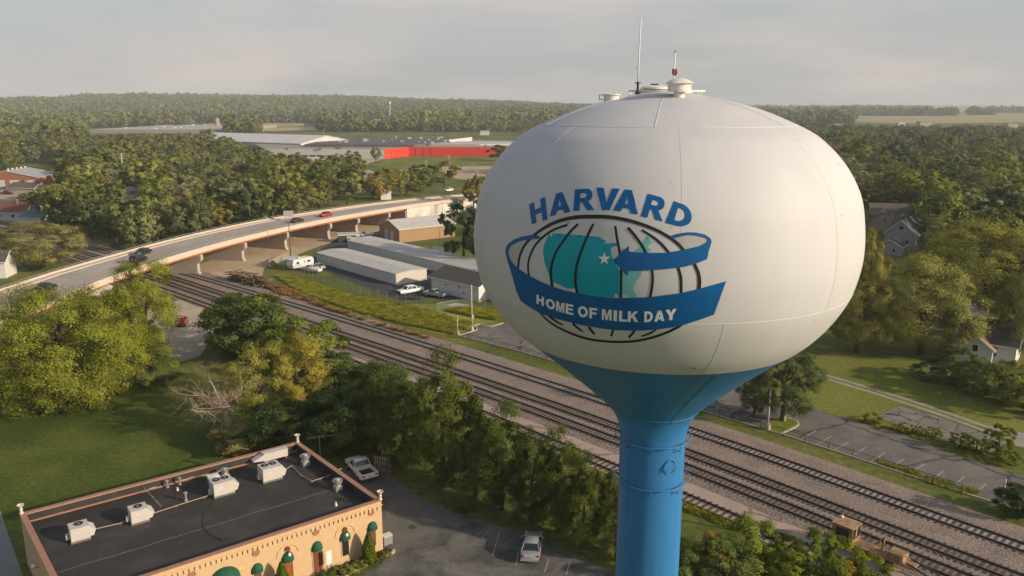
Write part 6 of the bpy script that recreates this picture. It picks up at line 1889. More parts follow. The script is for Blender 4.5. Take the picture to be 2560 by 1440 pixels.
for k_ in range(14):
    z = hm * k_ / 14
    mb = MB(); mb.tube([(1.2, 0, z), (-.7, 1, z + hm / 28), (-.7, -1, z + hm / 14)], .16, 4); mb.build('brace', trim_w, tm)
mb = MB(); mb.lathe([(1.9, 0), (1.9, 3.5), (0, 3.6)], 12, (0, 0, hm - 3.5)); mb.build('antenna_drum', trim_w, tm)
for nm, lab, px, py, pt in (('cell_mast', 'grey mast beside the tank on the right horizon', 2026, 305, 272), ('cell_mast', 'slim white mast right of the grey one', 2032, 305, 274)):
    t_ = thing(nm, lab, 'mast', G(px, py)); h = A(px, pt, t_.location.y).z
    mb = MB(); mb.tube([(0, 0, 0), (0, 0, h)], [.9, .5], 6); mb.build('shaft', trim_w, t_)
    mb = MB(); mb.lathe([(1.6, 0), (1.6, 3), (0, 3.1)], 8, (0, 0, h - 4)); mb.build('antenna_drum', steel, t_)
pk = 0
NTH = ['first', 'second', 'third', 'fourth', 'fifth', 'sixth', 'seventh', 'eighth', 'ninth', 'tenth', 'eleventh', 'twelfth', 'thirteenth', 'fourteenth', 'fifteenth', 'sixteenth', 'seventeenth', 'eighteenth', 'nineteenth', 'twentieth'] + ['twenty-' + q for q in ('first', 'second', 'third', 'fourth', 'fifth', 'sixth', 'seventh', 'eighth', 'ninth')] + ['thirtieth'] + ['thirty-' + q for q in ('first', 'second', 'third', 'fourth', 'fifth', 'sixth', 'seventh', 'eighth', 'ninth')]
POLES = ((604, 334, 322), (659, 336, 316), (809, 338, 324), (672, 318, 303), (736, 317, 304), (485, 316, 302), (432, 314, 304), (568, 316, 302), (610, 318, 300), (645, 319, 303), (525, 318, 306), (1122, 402, 388), (818, 420, 385), (1180, 430, 408), (972, 405, 386), (1065, 423, 400), (1192, 447, 424))
for px, py, pt in sorted(POLES):
    pk += 1
    q = G(px, py); h = A(px, pt, q.y).z
    t_ = thing('power_pole', NTH[pk - 1] + ' thin power pole from the left among those round the factory and far fields', 'pole', q, 0.4, 'power poles round the factory and far fields')
    mb = MB(); mb.tube([(0, 0, 0), (0, 0, h)], max(.16, q.y * .00022), 5); mb.build('pole_shaft', wood_pale, t_)
    mb = MB(); mb.box((0, 0, h - .8), (3, .2, .25)); mb.build('cross_arm', wood_pale, t_)
# overhead wires on the right
pa_, pb2 = G(2050, 446), G(2640, 440)
pl = thing('power_line', 'thin overhead wires crossing the gap among the right-hand trees', 'wires', (pa_.x, pa_.y, 0))
for k_, z in enumerate((8.6, 8.0, 7.2, 6.4)):
    mb = MB(); mb.tube([pa_.lerp(pb2, f) + Vector((0, 0, z - 3.2 * f * (1 - f))) for f in np.linspace(0, 1, 13)], .035, 4); mb.build('wire', steel, pl, world=True)
# fields
fld = lambda nm, c, c2: pavement(nm, c, c2, .8, .004, var=.08, vscale=.05)
f_tan, f_grn, f_gld = fld('stubble_field', (0.40, 0.33, 0.21), (0.34, 0.29, 0.17)), fld('green_field', (0.30, 0.27, 0.11), (0.35, 0.30, 0.13)), fld('golden_field', (0.44, 0.34, 0.16), (0.38, 0.30, 0.14))


def far_field(name, pxs, m, dz=0.6):
    mb = MB(); pts = [G(*q) for q in pxs]
    mb.add([(q.x, q.y, hill(q.x, q.y) + dz) for q in pts], [tuple(range(len(pts)))])
    o = mb.build(name, m); o['kind'] = 'structure'
    if o.data.polygons[0].normal.z < 0: o.data.flip_normals()


far_field('crop_field', [(2040, 301), (2160, 290), (2350, 287), (2700, 288), (2700, 306), (2400, 309), (2200, 309)], f_grn)
far_field('crop_field', [(2150, 288.5), (2260, 284), (2560, 281), (2700, 281), (2700, 287), (2350, 286.6)], f_tan, .5)
far_field('crop_field', [(2290, 277), (2420, 273.5), (2700, 273), (2700, 280.5), (2450, 282), (2330, 282.5)], f_gld, .5)
far_field('crop_field', [(1990, 283), (2040, 279), (2130, 279), (2080, 284)], f_tan, .5)
far_field('crop_field', [(480, 313), (560, 309), (760, 309), (760, 316), (600, 321), (500, 321)], f_grn, .5)
far_field('crop_field', [(475, 321.5), (600, 321.5), (800, 318), (800, 327), (560, 331)], f_gld, .7)
far_field('crop_field', [(1010, 299), (1075, 297), (1080, 300), (1030, 302)], f_tan, 14)

# ------------------------------------------------------------------ plants
def leaf_material(name, ramp, trans=0.2, var=0.25):
    m = bpy.data.materials.new(name); m.use_nodes = True
    n, l = m.node_tree.nodes, m.node_tree.links
    n.remove(n['Principled BSDF'])
    oi = n.new('ShaderNodeObjectInfo'); g = n.new('ShaderNodeNewGeometry')
    r = n.new('ShaderNodeValToRGB'); e = r.color_ramp.elements
    e[0].color = ramp[0] + (1,); e[1].color = ramp[-1] + (1,)
    for k, c in enumerate(ramp[1:-1]):
        x = e.new((k + 1) / (len(ramp) - 1)); x.color = c + (1,)
    l.new(oi.outputs['Random'], r.inputs[0])
    t = n.new('ShaderNodeTexNoise'); t.inputs['Scale'].default_value = 0.55; t.inputs['Detail'].default_value = 3
    l.new(g.outputs['Position'], t.inputs['Vector'])
    wn_ = n.new('ShaderNodeMapRange'); wn_.inputs[1].default_value, wn_.inputs[2].default_value = 0.3, 0.7; wn_.inputs[3].default_value, wn_.inputs[4].default_value = 1 - var, 1 + var
    l.new(t.outputs[0], wn_.inputs[0])
    isl = n.new('ShaderNodeMapRange'); isl.inputs[3].default_value, isl.inputs[4].default_value = 0.8, 1.2
    l.new(g.outputs['Random Per Island'], isl.inputs[0])
    mm_ = n.new('ShaderNodeMath'); mm_.operation = 'MULTIPLY'; l.new(wn_.outputs[0], mm_.inputs[0]); l.new(isl.outputs[0], mm_.inputs[1])
    mu = n.new('ShaderNodeMixRGB'); mu.blend_type = 'MULTIPLY'; mu.inputs[0].default_value = 1
    l.new(r.outputs[0], mu.inputs[1]); l.new(mm_.outputs[0], mu.inputs[2])
    mu2 = n.new('ShaderNodeMixRGB'); mu2.blend_type = 'MULTIPLY'; mu2.inputs[0].default_value = 1
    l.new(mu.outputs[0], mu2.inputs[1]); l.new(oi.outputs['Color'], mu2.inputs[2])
    d = n.new('ShaderNodeBsdfDiffuse'); tr = n.new('ShaderNodeBsdfTranslucent')
    br_ = n.new('ShaderNodeMixRGB'); br_.blend_type = 'MULTIPLY'; br_.inputs[0].default_value = 1; br_.inputs[2].default_value = (1.25, 1.2, 0.55, 1)
    l.new(mu2.outputs[0], d.inputs[0]); l.new(mu2.outputs[0], br_.inputs[1]); l.new(br_.outputs[0], tr.inputs[0])
    mx1 = n.new('ShaderNodeMixShader'); mx1.inputs[0].default_value = trans
    l.new(d.outputs[0], mx1.inputs[1]); l.new(tr.outputs[0], mx1.inputs[2])
    l.new(mx1.outputs[0], n['Material Output'].inputs[0])
    MATS[name] = m
    return m


leaf_a = leaf_material('broadleaf', [(0.172, 0.201, 0.041), (0.230, 0.236, 0.053), (0.207, 0.230, 0.074), (0.270, 0.247, 0.067), (0.144, 0.172, 0.048), (0.241, 0.241, 0.101)])
leaf_ash = leaf_material('ash_leaf', [(0.218, 0.241, 0.032), (0.236, 0.253, 0.037)], 0.24)
leaf_gold = leaf_material('yellowing_leaf', [(0.380, 0.310, 0.052), (0.322, 0.282, 0.052)], 0.25, 0.4)
leaf_pine = leaf_material('pine_needle', [(0.083, 0.106, 0.023), (0.101, 0.121, 0.029)], 0.15)
leaf_dark = leaf_material('dark_evergreen', [(0.055, 0.083, 0.028), (0.067, 0.094, 0.034)], 0.12)
leaf_silver = leaf_material('silver_leaf', [(0.259, 0.253, 0.121), (0.230, 0.236, 0.115)], 0.28)
leaf_dry = leaf_material('dry_weed', [(0.25, 0.14, 0.055), (0.29, 0.19, 0.08), (0.20, 0.15, 0.05)], 0.25, 0.35)
leaf_tuft = leaf_material('tall_grass', [(0.20, 0.23, 0.030), (0.28, 0.275, 0.042), (0.33, 0.30, 0.05)], 0.35, 0.35)
bark = mat('bark', (0.10, 0.078, 0.056), rough=0.95, var=0.3, vscale=3, stretch=(1, 1, 0.3))
bark_pale = mat('dead_wood', (0.36, 0.28, 0.20), rough=0.9, var=0.2, vscale=3)


def quads(Pn, Nn, size, rng, aspect=0.62):
    k = len(Pn)
    a = rng.normal(size=(k, 3)); a -= (a * Nn).sum(1)[:, None] * Nn
    a /= np.linalg.norm(a, axis=1)[:, None] + 1e-9
    b = np.cross(Nn, a)
    s = (size * rng.uniform(0.65, 1.35, k))[:, None]
    v = np.stack([Pn - a * s, Pn - b * s * aspect + Nn * s * 0.12, Pn + a * s, Pn + b * s * aspect + Nn * s * 0.12], 1)
    return v.reshape(-1, 3)


def quad_mesh(name, v, m):
    k = len(v) // 4
    me = bpy.data.meshes.new(name)
    me.vertices.add(len(v)); me.vertices.foreach_set('co', v.astype(np.float32).ravel())
    me.loops.add(len(v)); me.loops.foreach_set('vertex_index', np.arange(len(v), dtype=np.int32))
    me.polygons.add(k); me.polygons.foreach_set('loop_start', np.arange(0, len(v), 4, dtype=np.int32)); me.polygons.foreach_set('loop_total', np.full(k, 4, np.int32))
    me.materials.append(m)
    me.update(); me.validate()
    return me


def crown(seed, nleaf, leaf, lobes=16, shape='round', sub=9, rx=4.2, z0=2.6, z1=10.0, shell=1.5):
    """leaf faces of a 10 m tall tree gathered in clumps on lobes"""
    rng = np.random.default_rng(seed)
    zc, rz_ = (z0 + z1) / 2, (z1 - z0) / 2
    LC, LR = [], []
    for k in range(lobes):
        t = (k + 0.5) / lobes
        cz = 1 - 2 * t
        ph = k * 2.39996 + rng.uniform(-.4, .4)
        rr = math.sqrt(max(0, 1 - cz * cz))
        if shape == 'cone':
            cz = 1 - 2 * t ** 1.25; rr = (1 - cz) / 2 * 0.95 + 0.03
        elif shape == 'vase':
            rr *= 0.75 + 0.35 * (cz + 1) / 2
        elif shape == 'weep':
            rr *= 1.0
        f = rng.uniform(0.50, 0.88) if shape != 'cone' else rng.uniform(0.6, 0.85)
        LC.append((rr * math.cos(ph) * rx * f, rr * math.sin(ph) * rx * f, zc + cz * rz_ * (f + .06)))
        LR.append(rng.uniform(0.20, 0.42) * rx * (1.0 if shape != 'cone' else 0.55 + 0.5 * rr))
    LC, LR = np.array(LC), np.array(LR)
    ns = lobes * sub
    li = np.repeat(np.arange(lobes), sub)
    d = rng.normal(size=(ns, 3)); d[:, 2] += 0.35
    out = LC[li] - np.array([0, 0, zc - rz_ * 0.2]); out /= np.linalg.norm(out, axis=1)[:, None] + 1e-9
    d = d / np.linalg.norm(d, axis=1)[:, None] + out * 0.75
    d /= np.linalg.norm(d, axis=1)[:, None]
    SC = LC[li] + d * (LR[li] * rng.uniform(0.62, 1.05, ns))[:, None]
    SN = d
    si = rng.integers(0, ns, nleaf)
    sg = (LR[li][si] * 0.20)[:, None]
    off = rng.normal(size=(nleaf, 3)) * sg * np.array([1, 1, 0.75 if shape != 'weep' else 2.2])
    if shape == 'weep': off[:, 2] -= np.abs(off[:, 2]) * 0.8
    Pn = SC[si] + off
    Nn = SN[si] * shell + rng.normal(size=(nleaf, 3)) * 0.42 + np.array([0, 0, 0.2])
    Nn /= np.linalg.norm(Nn, axis=1)[:, None]
    Pn[:, 2] = np.maximum(Pn[:, 2], z0 * 0.25)
    return quads(Pn, Nn, np.full(nleaf, leaf), rng)


def trunk_mesh(name, seed, h, r, limbs, spread, m, n=8, zf=0.35):
    rg = random.Random(seed); mb = MB()
    mb.tube([(0, 0, -0.3), (rg.uniform(-.1, .1), rg.uniform(-.1, .1), h * .3), (rg.uniform(-.3, .3), rg.uniform(-.3, .3), h * .62), (rg.uniform(-.4, .4), rg.uniform(-.4, .4), h * .9)], [r * 1.25, r, r * .6, r * .12], n)
    for k in range(limbs):
        a = 2.4 * k + rg.uniform(-.4, .4); z = h * (zf + .38 * k / max(1, limbs)); L_ = spread * rg.uniform(.6, 1)
        mb.tube([(0, 0, z), (L_ * .4 * math.cos(a), L_ * .4 * math.sin(a), z + L_ * .35), (L_ * math.cos(a + .2), L_ * math.sin(a + .2), z + L_ * .75)], [r * .45, r * .28, r * .06], 6)
    me_o = mb.build(name, m, None, smooth=True); me = me_o.data; bpy.data.objects.remove(me_o)
    return me


# prototypes: (crown mesh, trunk mesh) of a tree 10 m tall, crown radius about 4.2 m
PR = {}


def proto(key, mname, v, m, tr):
    PR[key] = (quad_mesh(mname, v, m), tr)


tr1, tr2, tr3 = trunk_mesh('trunk', 1, 9, .26, 6, 3.0, bark), trunk_mesh('trunk', 2, 9, .3, 8, 3.2, bark), trunk_mesh('trunk', 3, 8, .2, 3, 1.6, bark)
trf = trunk_mesh('trunk', 4, 8, .22, 2, 2.0, bark, 5)
for k in range(3):
    proto('N%d' % k, 'crown', crown(20 + k, 52000, .072, 26 + 5 * k, 'round', 16, z0=.9), leaf_a, tr2)
proto('ASH0', 'crown', crown(31, 74000, .060, 34, 'vase', 18, rx=4.4, z0=-.2), leaf_ash, tr2)
proto('ASH1', 'crown', crown(32, 44000, .070, 24, 'vase', 15, rx=4.2, z0=.4), leaf_ash, tr1)
proto('GOLD', 'crown', crown(35, 25000, .088, 22, 'vase', 13, rx=4.4, z0=1.6), leaf_gold, tr2)
for k in range(2):
    proto('PINE%d' % k, 'crown', crown(40 + k, 30000, .088, 34, 'cone' if k else 'round', 13, rx=3.9, z0=.4, z1=10), leaf_pine, tr3)
proto('BUSH0', 'crown', crown(50, 14000, .17, 14, 'round', 10, rx=5.5, z0=.0, z1=9.5), leaf_a, tr3)
proto('BUSH1', 'crown', crown(51, 14000, .17, 12, 'round', 10, rx=5.0, z0=.0, z1=9.5), leaf_ash, tr3)
proto('DARKB', 'crown', crown(52, 18000, .16, 18, 'round', 10, rx=5.2, z0=.2, z1=9.8), leaf_dark, tr3)
for k in range(5):
    proto('M%d' % k, 'crown', crown(60 + k, 6500, .23, 14 + 2 * k, ('round', 'vase', 'round', 'round', 'vase')[k], 8, rx=(4.3, 4.0, 4.8, 3.7, 4.5)[k]), leaf_a, trf)
proto('MS', 'crown', crown(70, 7000, .22, 18, 'round', 9, rx=4.4), leaf_silver, trf)
proto('MC', 'crown', crown(71, 3200, .28, 18, 'cone', 7, rx=2.6, z0=.6), leaf_dark, tr3)
proto('MW', 'crown', crown(72, 4600, .26, 14, 'weep', 9, rx=4.2, z0=1.5), leaf_gold, trf)
proto('MK', 'crown', crown(73, 6500, .23, 15, 'round', 8, rx=4.4), leaf_dark, trf)
for k in range(3):
    proto('F%d' % k, 'crown', crown(80 + k, 330, 1.0, 7 + k, 'round', 5, rx=4.6, z0=1.2), leaf_a, trf)
TREES = []


def tree(key, loc, h, rad, label, name='broadleaf_tree', group=None, tint=(1, 1, 1), rz=None, cat='tree'):
    cm, tmh = PR[key]
    root = thing(name, label, cat, loc, rnd.uniform(0, 6.28) if rz is None else rz, group)
    for nm, me in (('trunk', tmh), ('crown', cm)):
        o = bpy.data.objects.new(nm, me); COL.objects.link(o); o.parent = root
        o.scale = (rad / 4.2, rad / 4.2, h / 10.0) if nm == 'crown' else (max(.5, h / 10), max(.5, h / 10), h / 10)
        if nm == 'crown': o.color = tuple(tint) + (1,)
    TREES.append(root)
    return root


def tpx(key, bx, by, top, hw, label, **k):
    """tree standing at the ground seen at (bx, by), reaching up to row top, hw = half crown width in photograph units"""
    b = G(bx, by)
    d = math.hypot(b.y, CAM_H) * 0.995
    h = max(1.2, A(bx, top, b.y).z)
    return tree(key, b, h, hw * (b.y * _c + CAM_H * _s) / FPX, label, **k)


# hand-placed trees and shrubs
tpx('ASH0', 165, 1030, 712, 150, 'big light-green ash tree filling the lower left', name='ash_tree')
tpx('ASH1', 285, 985, 722, 110, 'light-green ash tree right of the biggest one', name='ash_tree', tint=(1.05, 1.03, 1))
tpx('ASH1', 378, 908, 652, 84, 'light-green ash tree whose top overlaps the bridge parapet', name='ash_tree', tint=(1.05, 1.05, 1))
tpx('ASH1', 40, 990, 785, 85, 'ash tree at the left edge below the bridge end', name='ash_tree', tint=(.75, .8, .9))
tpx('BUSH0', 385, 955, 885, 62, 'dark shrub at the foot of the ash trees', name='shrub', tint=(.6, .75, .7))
tpx('BUSH1', 330, 880, 800, 60, 'low shrub between the two ash trees', name='shrub', tint=(.8, .85, .8))
tpx('N2', 105, 672, 556, 100, 'round pale-topped tree just beyond the left end of the bridge', name='maple_tree', tint=(1.35, 1.2, 1.0))
tpx('DARKB', 618, 885, 738, 98, 'dark bushy tree mass beside the gravel lot', name='dark_tree', tint=(1.4, 1.35, 1.0))
tpx('BUSH1', 622, 868, 728, 84, 'sunlit leafy top behind the dark bushy tree', name='sumac', tint=(.75, .85, .8))
tpx('BUSH0', 775, 925, 800, 80, 'leafy green shrub tree beside the railway, right of the dark mass', name='sumac', tint=(.9, 1.0, .8))
tpx('BUSH1', 700, 905, 820, 70, 'leafy shrub between the dark mass and the golden tree', name='sumac', tint=(.8, .85, .8))
tpx('GOLD', 750, 1035, 845, 85, 'golden yellowing tree, the taller of the two', name='yellowing_tree')
tpx('GOLD', 655, 1070, 880, 88, 'golden yellowing tree beside the bare dead tree', name='yellowing_tree', tint=(.85, .95, 1))
tpx('BUSH0', 600, 1125, 1060, 60, 'low yellow-green shrub below the dead tree', name='shrub', tint=(1.3, 1.15, .9))
tpx('DARKB', 840, 1010, 890, 80, 'dark shrub tree between the golden tree and the railway', name='dark_tree', tint=(1.5, 1.4, 1.1))
tpx('DARKB', 720, 1130, 1010, 80, 'dark shrub behind the back wall of the restaurant', name='dark_tree', tint=(1.2, 1.2, 1))
tpx('DARKB', 850, 1125, 970, 85, 'dark shrub tree behind the restaurant corner', name='dark_tree', tint=(1.3, 1.3, 1.1))
tpx('PINE0', 940, 1130, 920, 86, 'dark pine at the left end of the pine row', name='pine_tree', tint=(.8, .85, .9))
tpx('DARKB', 950, 1040, 905, 70, 'dark shrub behind the left end of the pine row', name='dark_tree', tint=(1.6, 1.5, 1.2))
tpx('PINE0', 1010, 1165, 950, 90, 'pine behind the bin enclosure', name='pine_tree', tint=(.8, .85, .9))
tpx('PINE0', 1110, 1215, 892, 101, 'tall sunlit-topped pine in the row', name='pine_tree', tint=(1.25, 1.2, 1))
tpx('PINE1', 1190, 1245, 985, 90, 'pine right of the tall sunlit-topped one', name='pine_tree')
tpx('PINE0', 1255, 1275, 1020, 92, 'broad pine in the middle of the row', name='pine_tree', tint=(1.0, 1.05, 1))
tpx('PINE0', 1330, 1310, 1090, 80, 'pine above the silver sedan, left of the pair', name='pine_tree', tint=(.9, .95, 1))
tpx('PINE0', 1395, 1330, 1083, 76, 'pine above the silver sedan, right of the pair', name='pine_tree', tint=(1.25, 1.2, 1))
tpx('PINE0', 1460, 1365, 1150, 71, 'pine beside the stem, left of the last one', name='pine_tree', tint=(1.1, 1.1, 1))
tpx('PINE1', 1525, 1385, 1175, 69, 'last pine of the row against the blue stem', name='pine_tree', tint=(1.3, 1.2, 1))
tpx('PINE0', 1590, 1400, 1230, 57, 'pine hidden behind the blue stem', name='pine_tree')
for k, (bx, by, tp, hw, ky, tn) in enumerate(((1740, 1450, 1360, 45, 'BUSH1', (.8, .85, .8)), (1880, 1420, 1298, 62, 'BUSH0', (.95, 1.1, .7)), (1810, 1460, 1350, 60, 'BUSH0', (.8, .95, .7)), (1960, 1450, 1345, 55, 'BUSH1', (.75, .85, .7)), (2040, 1445, 1322, 46, 'BUSH0', (.95, 1.1, .7)),
                                            (2105, 1450, 1345, 42, 'BUSH1', (.95, .95, .7)), (2185, 1462, 1392, 40, 'BUSH1', (1.05, 1.05, .8)), (1720, 1500, 1400, 60, 'BUSH0', (.7, .8, .7)), (1850, 1520, 1405, 80, 'BUSH0', (.7, .8, .7)), (1990, 1520, 1405, 80, 'BUSH1', (.7, .75, .7)), (2110, 1530, 1420, 70, 'BUSH0', (.75, .85, .7)))):
    tpx(ky, bx, by, tp, hw, ['sumac shrub right against the blue stem', 'tallest sumac shrub beside the timber post', 'dark sumac shrub between the stem and the timber post', 'low sumac shrub right of the tallest one', 'upright sumac shrub left of the track machine', 'sumac shrub touching the track machine',
                          'bright sumac shrub below the track machine boom', 'shrub in the bottom edge beside the stem', 'wide shrub in the bottom edge below the tallest sumac', 'wide shrub in the bottom edge right of centre', 'shrub in the bottom edge below the track machine'][k], name='sumac', group='sumac shrubs along the siding', tint=tn, cat='shrub')
tpx('BUSH0', 1775, 1425, 1330, 30, 'thin reddish weed shrub in front of the siding path', name='shrub', tint=(2.2, 1.2, .9))
tpx('BUSH1', 2130, 1470, 1410, 40, 'rust-coloured low shrub at the bottom edge by the track machine', name='shrub', tint=(1.9, 1.0, .8))
tpx('DARKB', 2540, 1290, 1215, 48, 'dark juniper at the right end of the car park', name='juniper')
tpx('N0', 1955, 1052, 868, 92, 'round tree on the car park island behind the lamp post', name='island_tree', tint=(.8, .85, 1.05))
tpx('N1', 1885, 1035, 940, 46, 'small tree beside the cone of the tank, left of the island tree', name='island_tree', tint=(.75, .8, 1))
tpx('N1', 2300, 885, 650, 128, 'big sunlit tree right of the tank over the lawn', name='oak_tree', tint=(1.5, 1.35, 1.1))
tpx('N2', 2140, 880, 690, 85, 'tree partly hidden by the right flank of the tank', name='oak_tree', tint=(1.2, 1.15, 1))
tpx('N0', 2165, 800, 585, 42, 'upright golden-green tree touching the right flank of the tank', name='oak_tree', tint=(1.7, 1.4, 1))
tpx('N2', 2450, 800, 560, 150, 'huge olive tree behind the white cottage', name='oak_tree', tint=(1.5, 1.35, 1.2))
tpx('N0', 2600, 830, 600, 130, 'olive tree at the right edge behind the cottage', name='oak_tree')
tpx('N1', 2530, 900, 700, 60, 'dark tree between the cottage and the right edge', name='oak_tree', tint=(.7, .8, 1))
for k, (bx, by, tp, hw, tn) in enumerate(((2345, 950, 890, 48, (.6, .7, .8)), (2400, 965, 880, 55, (.6, .7, .8)), (2455, 985, 905, 50, (.75, .8, .8)), (2505, 1005, 900, 48, (1.1, 1.1, .8)), (2560, 1020, 940, 45, (1.0, 1.0, .9)), (2620, 1040, 950, 50, (.8, .9, .9)))):
    tpx('BUSH0', bx, by, tp, hw, ['dark shrub at the left end of the hedge below the cottage', 'dark shrub, second from the left in the cottage hedge', 'middle shrub of the cottage hedge', 'sunlit shrub with pale top in the cottage hedge', 'shrub at the right edge in the cottage hedge', 'shrub past the right edge in the cottage hedge'][k], name='hedge_shrub', group='hedge of shrubs below the cottage', tint=tn, cat='shrub')
for k, (bx, by, tp, hw) in enumerate(((2185, 1057, 1035, 22), (2330, 1093, 1072, 20), (2400, 1118, 1085, 30), (2440, 1128, 1092, 26), (2495, 1140, 1060, 30), (2255, 1080, 1063, 16), (2520, 1160, 1130, 28), (2290, 1085, 1070, 14))):
    tpx('BUSH1', bx, by, tp, hw, ['weed bush at the left end of the broken pavement', 'weed bush in the middle of the verge beyond the car park', 'weed bush left of the pair on the verge', 'weed bush right of the pair on the verge', 'tall pale weed bush at the right end of the verge', 'small weed bush on the verge near the lamp', 'weed bush at the right edge on the verge', 'smallest weed bush on the verge'][k], name='weed_bush', group='weed bushes on the verge beyond the car park', tint=(.9, .9, .8), cat='shrub')
tpx('MK', 1160, 662, 506, 58, 'dark dense tree between the brown shed and the tank', name='dark_tree', tint=(1.1, 1.1, 1.1))
tpx('MK', 1220, 672, 520, 52, 'dark tree half hidden by the left flank of the tank', name='dark_tree')
tpx('M3', 1185, 532, 440, 34, 'tall brownish tree beside the road at the left flank of the tank', name='roadside_tree', tint=(1.2, .95, .9))
tpx('M1', 1215, 520, 445, 30, 'brownish tree against the left flank of the tank', name='roadside_tree', tint=(1.1, .9, .9))
tpx('MK', 1250, 402, 362, 32, 'dark round tree in front of the right end of the red wall', name='dark_tree', tint=(1.2, 1.2, 1.2))
tpx('M3', 940, 408, 367, 15, 'small tree in front of the left end of the red wall', name='lawn_tree')
tpx('M0', 885, 418, 377, 20, 'small tree in front of the white factory wall', name='lawn_tree')
tpx('M2', 845, 424, 388, 18, 'smaller tree left of the one before the factory wall', name='lawn_tree')
# shade trees that stand behind the tank
for k, (bx, by, tp, hw) in enumerate(((1290, 720, 640, 50), (1370, 715, 630, 55), (1450, 705, 620, 60), (1340, 668, 605, 55), (1500, 665, 600, 60))):
    tpx('M%d' % k, bx, by, tp, hw, 'broadleaf tree standing behind the tank beside the storage yard', group='trees hidden behind the tank', tint=(.9, .9, .9))
# row beyond the bridge and along the street, left to right
hand = [(480, 585, 500, 66, 'MS', 'pale silver-topped tree touching the bridge, left of the green one', (1, 1, 1)), (632, 560, 497, 60, 'M0', 'round yellow-green tree touching the bridge parapet', (1.15, 1.2, .8)), (560, 545, 458, 58, 'MS', 'spreading pale tree behind the round yellow-green one', (.95, .95, .9)),
        (745, 540, 462, 44, 'M2', 'yellow-green tree beside the bridge, left of the grey pole', (1.2, 1.15, .8)), (800, 525, 440, 32, 'M3', 'tall narrow olive tree beside the grey pole', (1.0, .9, .8)), (868, 515, 418, 48, 'M1', 'tall green tree right of the grey pole', (1.1, 1.1, .9)), (950, 500, 418, 42, 'MW', 'dry yellowish weeping tree above the bridge', (.8, .75, .9)),
        (1008, 490, 420, 32, 'MW', 'weeping willow with hanging yellow-green sprays', (.7, .85, 1)), (1060, 478, 412, 44, 'M4', 'broad tree at the bend of the road beyond the bridge', (1, 1, 1)), (1110, 470, 402, 42, 'M0', 'sunlit tree right of the willow beyond the bridge', (1.1, 1.1, 1)), (1045, 490, 455, 26, 'M3', 'small tree below the willow at the parapet', (.9, .95, .9)),
        (372, 500, 402, 42, 'M0', 'bright green cone-topped tree above the grey house', (1.15, 1.2, .8)), (230, 480, 388, 78, 'M2', 'large olive tree right of the brick garage', (1.1, 1.05, 1)), (245, 580, 512, 72, 'M4', 'wide sunlit tree over the far tracks, right one', (1.2, 1.12, .8)), (170, 560, 468, 62, 'M0', 'yellow-green tree over the far tracks, left one', (1.25, 1.1, .8)), (130, 540, 468, 50, 'M1', 'olive tree beside the red-roofed house', (1.1, 1.05, .9)),
        (320, 600, 515, 60, 'MK', 'dark shaded tree behind the bridge above the tracks', (1.3, 1.2, 1)), (425, 588, 498, 36, 'M3', 'brown-tinged tree left of the pale silver-topped tree', (1.1, .85, .8)), (700, 495, 415, 52, 'M2', 'green tree in the second row beyond the bridge', (.95, 1, .9)), (640, 480, 405, 50, 'M1', 'brownish tree in the second row, centre left', (1.1, .9, .9)),
        (530, 490, 408, 46, 'MS', 'pale crowned tree in the second row above the silver tree', (.9, .9, .9)), (465, 500, 415, 45, 'MK', 'dark tree in the second row left of the pale crown', (1.3, 1.2, 1)), (75, 510, 480, 24, 'MK', 'round dark shrub in the yard of the tan garage', (2.4, 1.9, 1.6)), (770, 470, 400, 48, 'M4', 'leafy tree in the second row right of centre', (1, 1, 1)),
        (2322, 600, 545, 36, 'MK', 'dark tree right of the brown-roofed house', (1.2, 1.2, 1.1)), (2372, 690, 590, 66, 'N0', 'olive-topped tree right of the green-roofed house', (.9, .95, 1)), (2285, 530, 425, 70, 'M4', 'golden-topped tree behind the brown-roofed house', (1.45, 1.25, .8)), (2340, 470, 390, 60, 'M0', 'tall tree left of the teal-roofed shed', (1.1, 1.05, .9)),
        (2212, 450, 382, 22, 'M3', 'small tree behind the far pale pole', (1.2, 1.1, .9)), (2135, 425, 352, 34, 'M1', 'tall slim tree beside the right flank of the tank', (1.15, 1.05, .9)), (2470, 480, 388, 62, 'M2', 'large tree right of the teal-roofed shed', (1.1, 1.05, .9)), (2540, 560, 455, 70, 'M0', 'dark green tree at the right edge, middle height', (1.0, 1.0, .9)), (2420, 590, 500, 80, 'M4', 'wide olive tree above the huge one on the right', (1.0, .98, .9))]
for bx, by, tp, hw, ky, lab, tn in hand:
    tpx(ky, bx, by, tp, hw, lab, tint=tn)
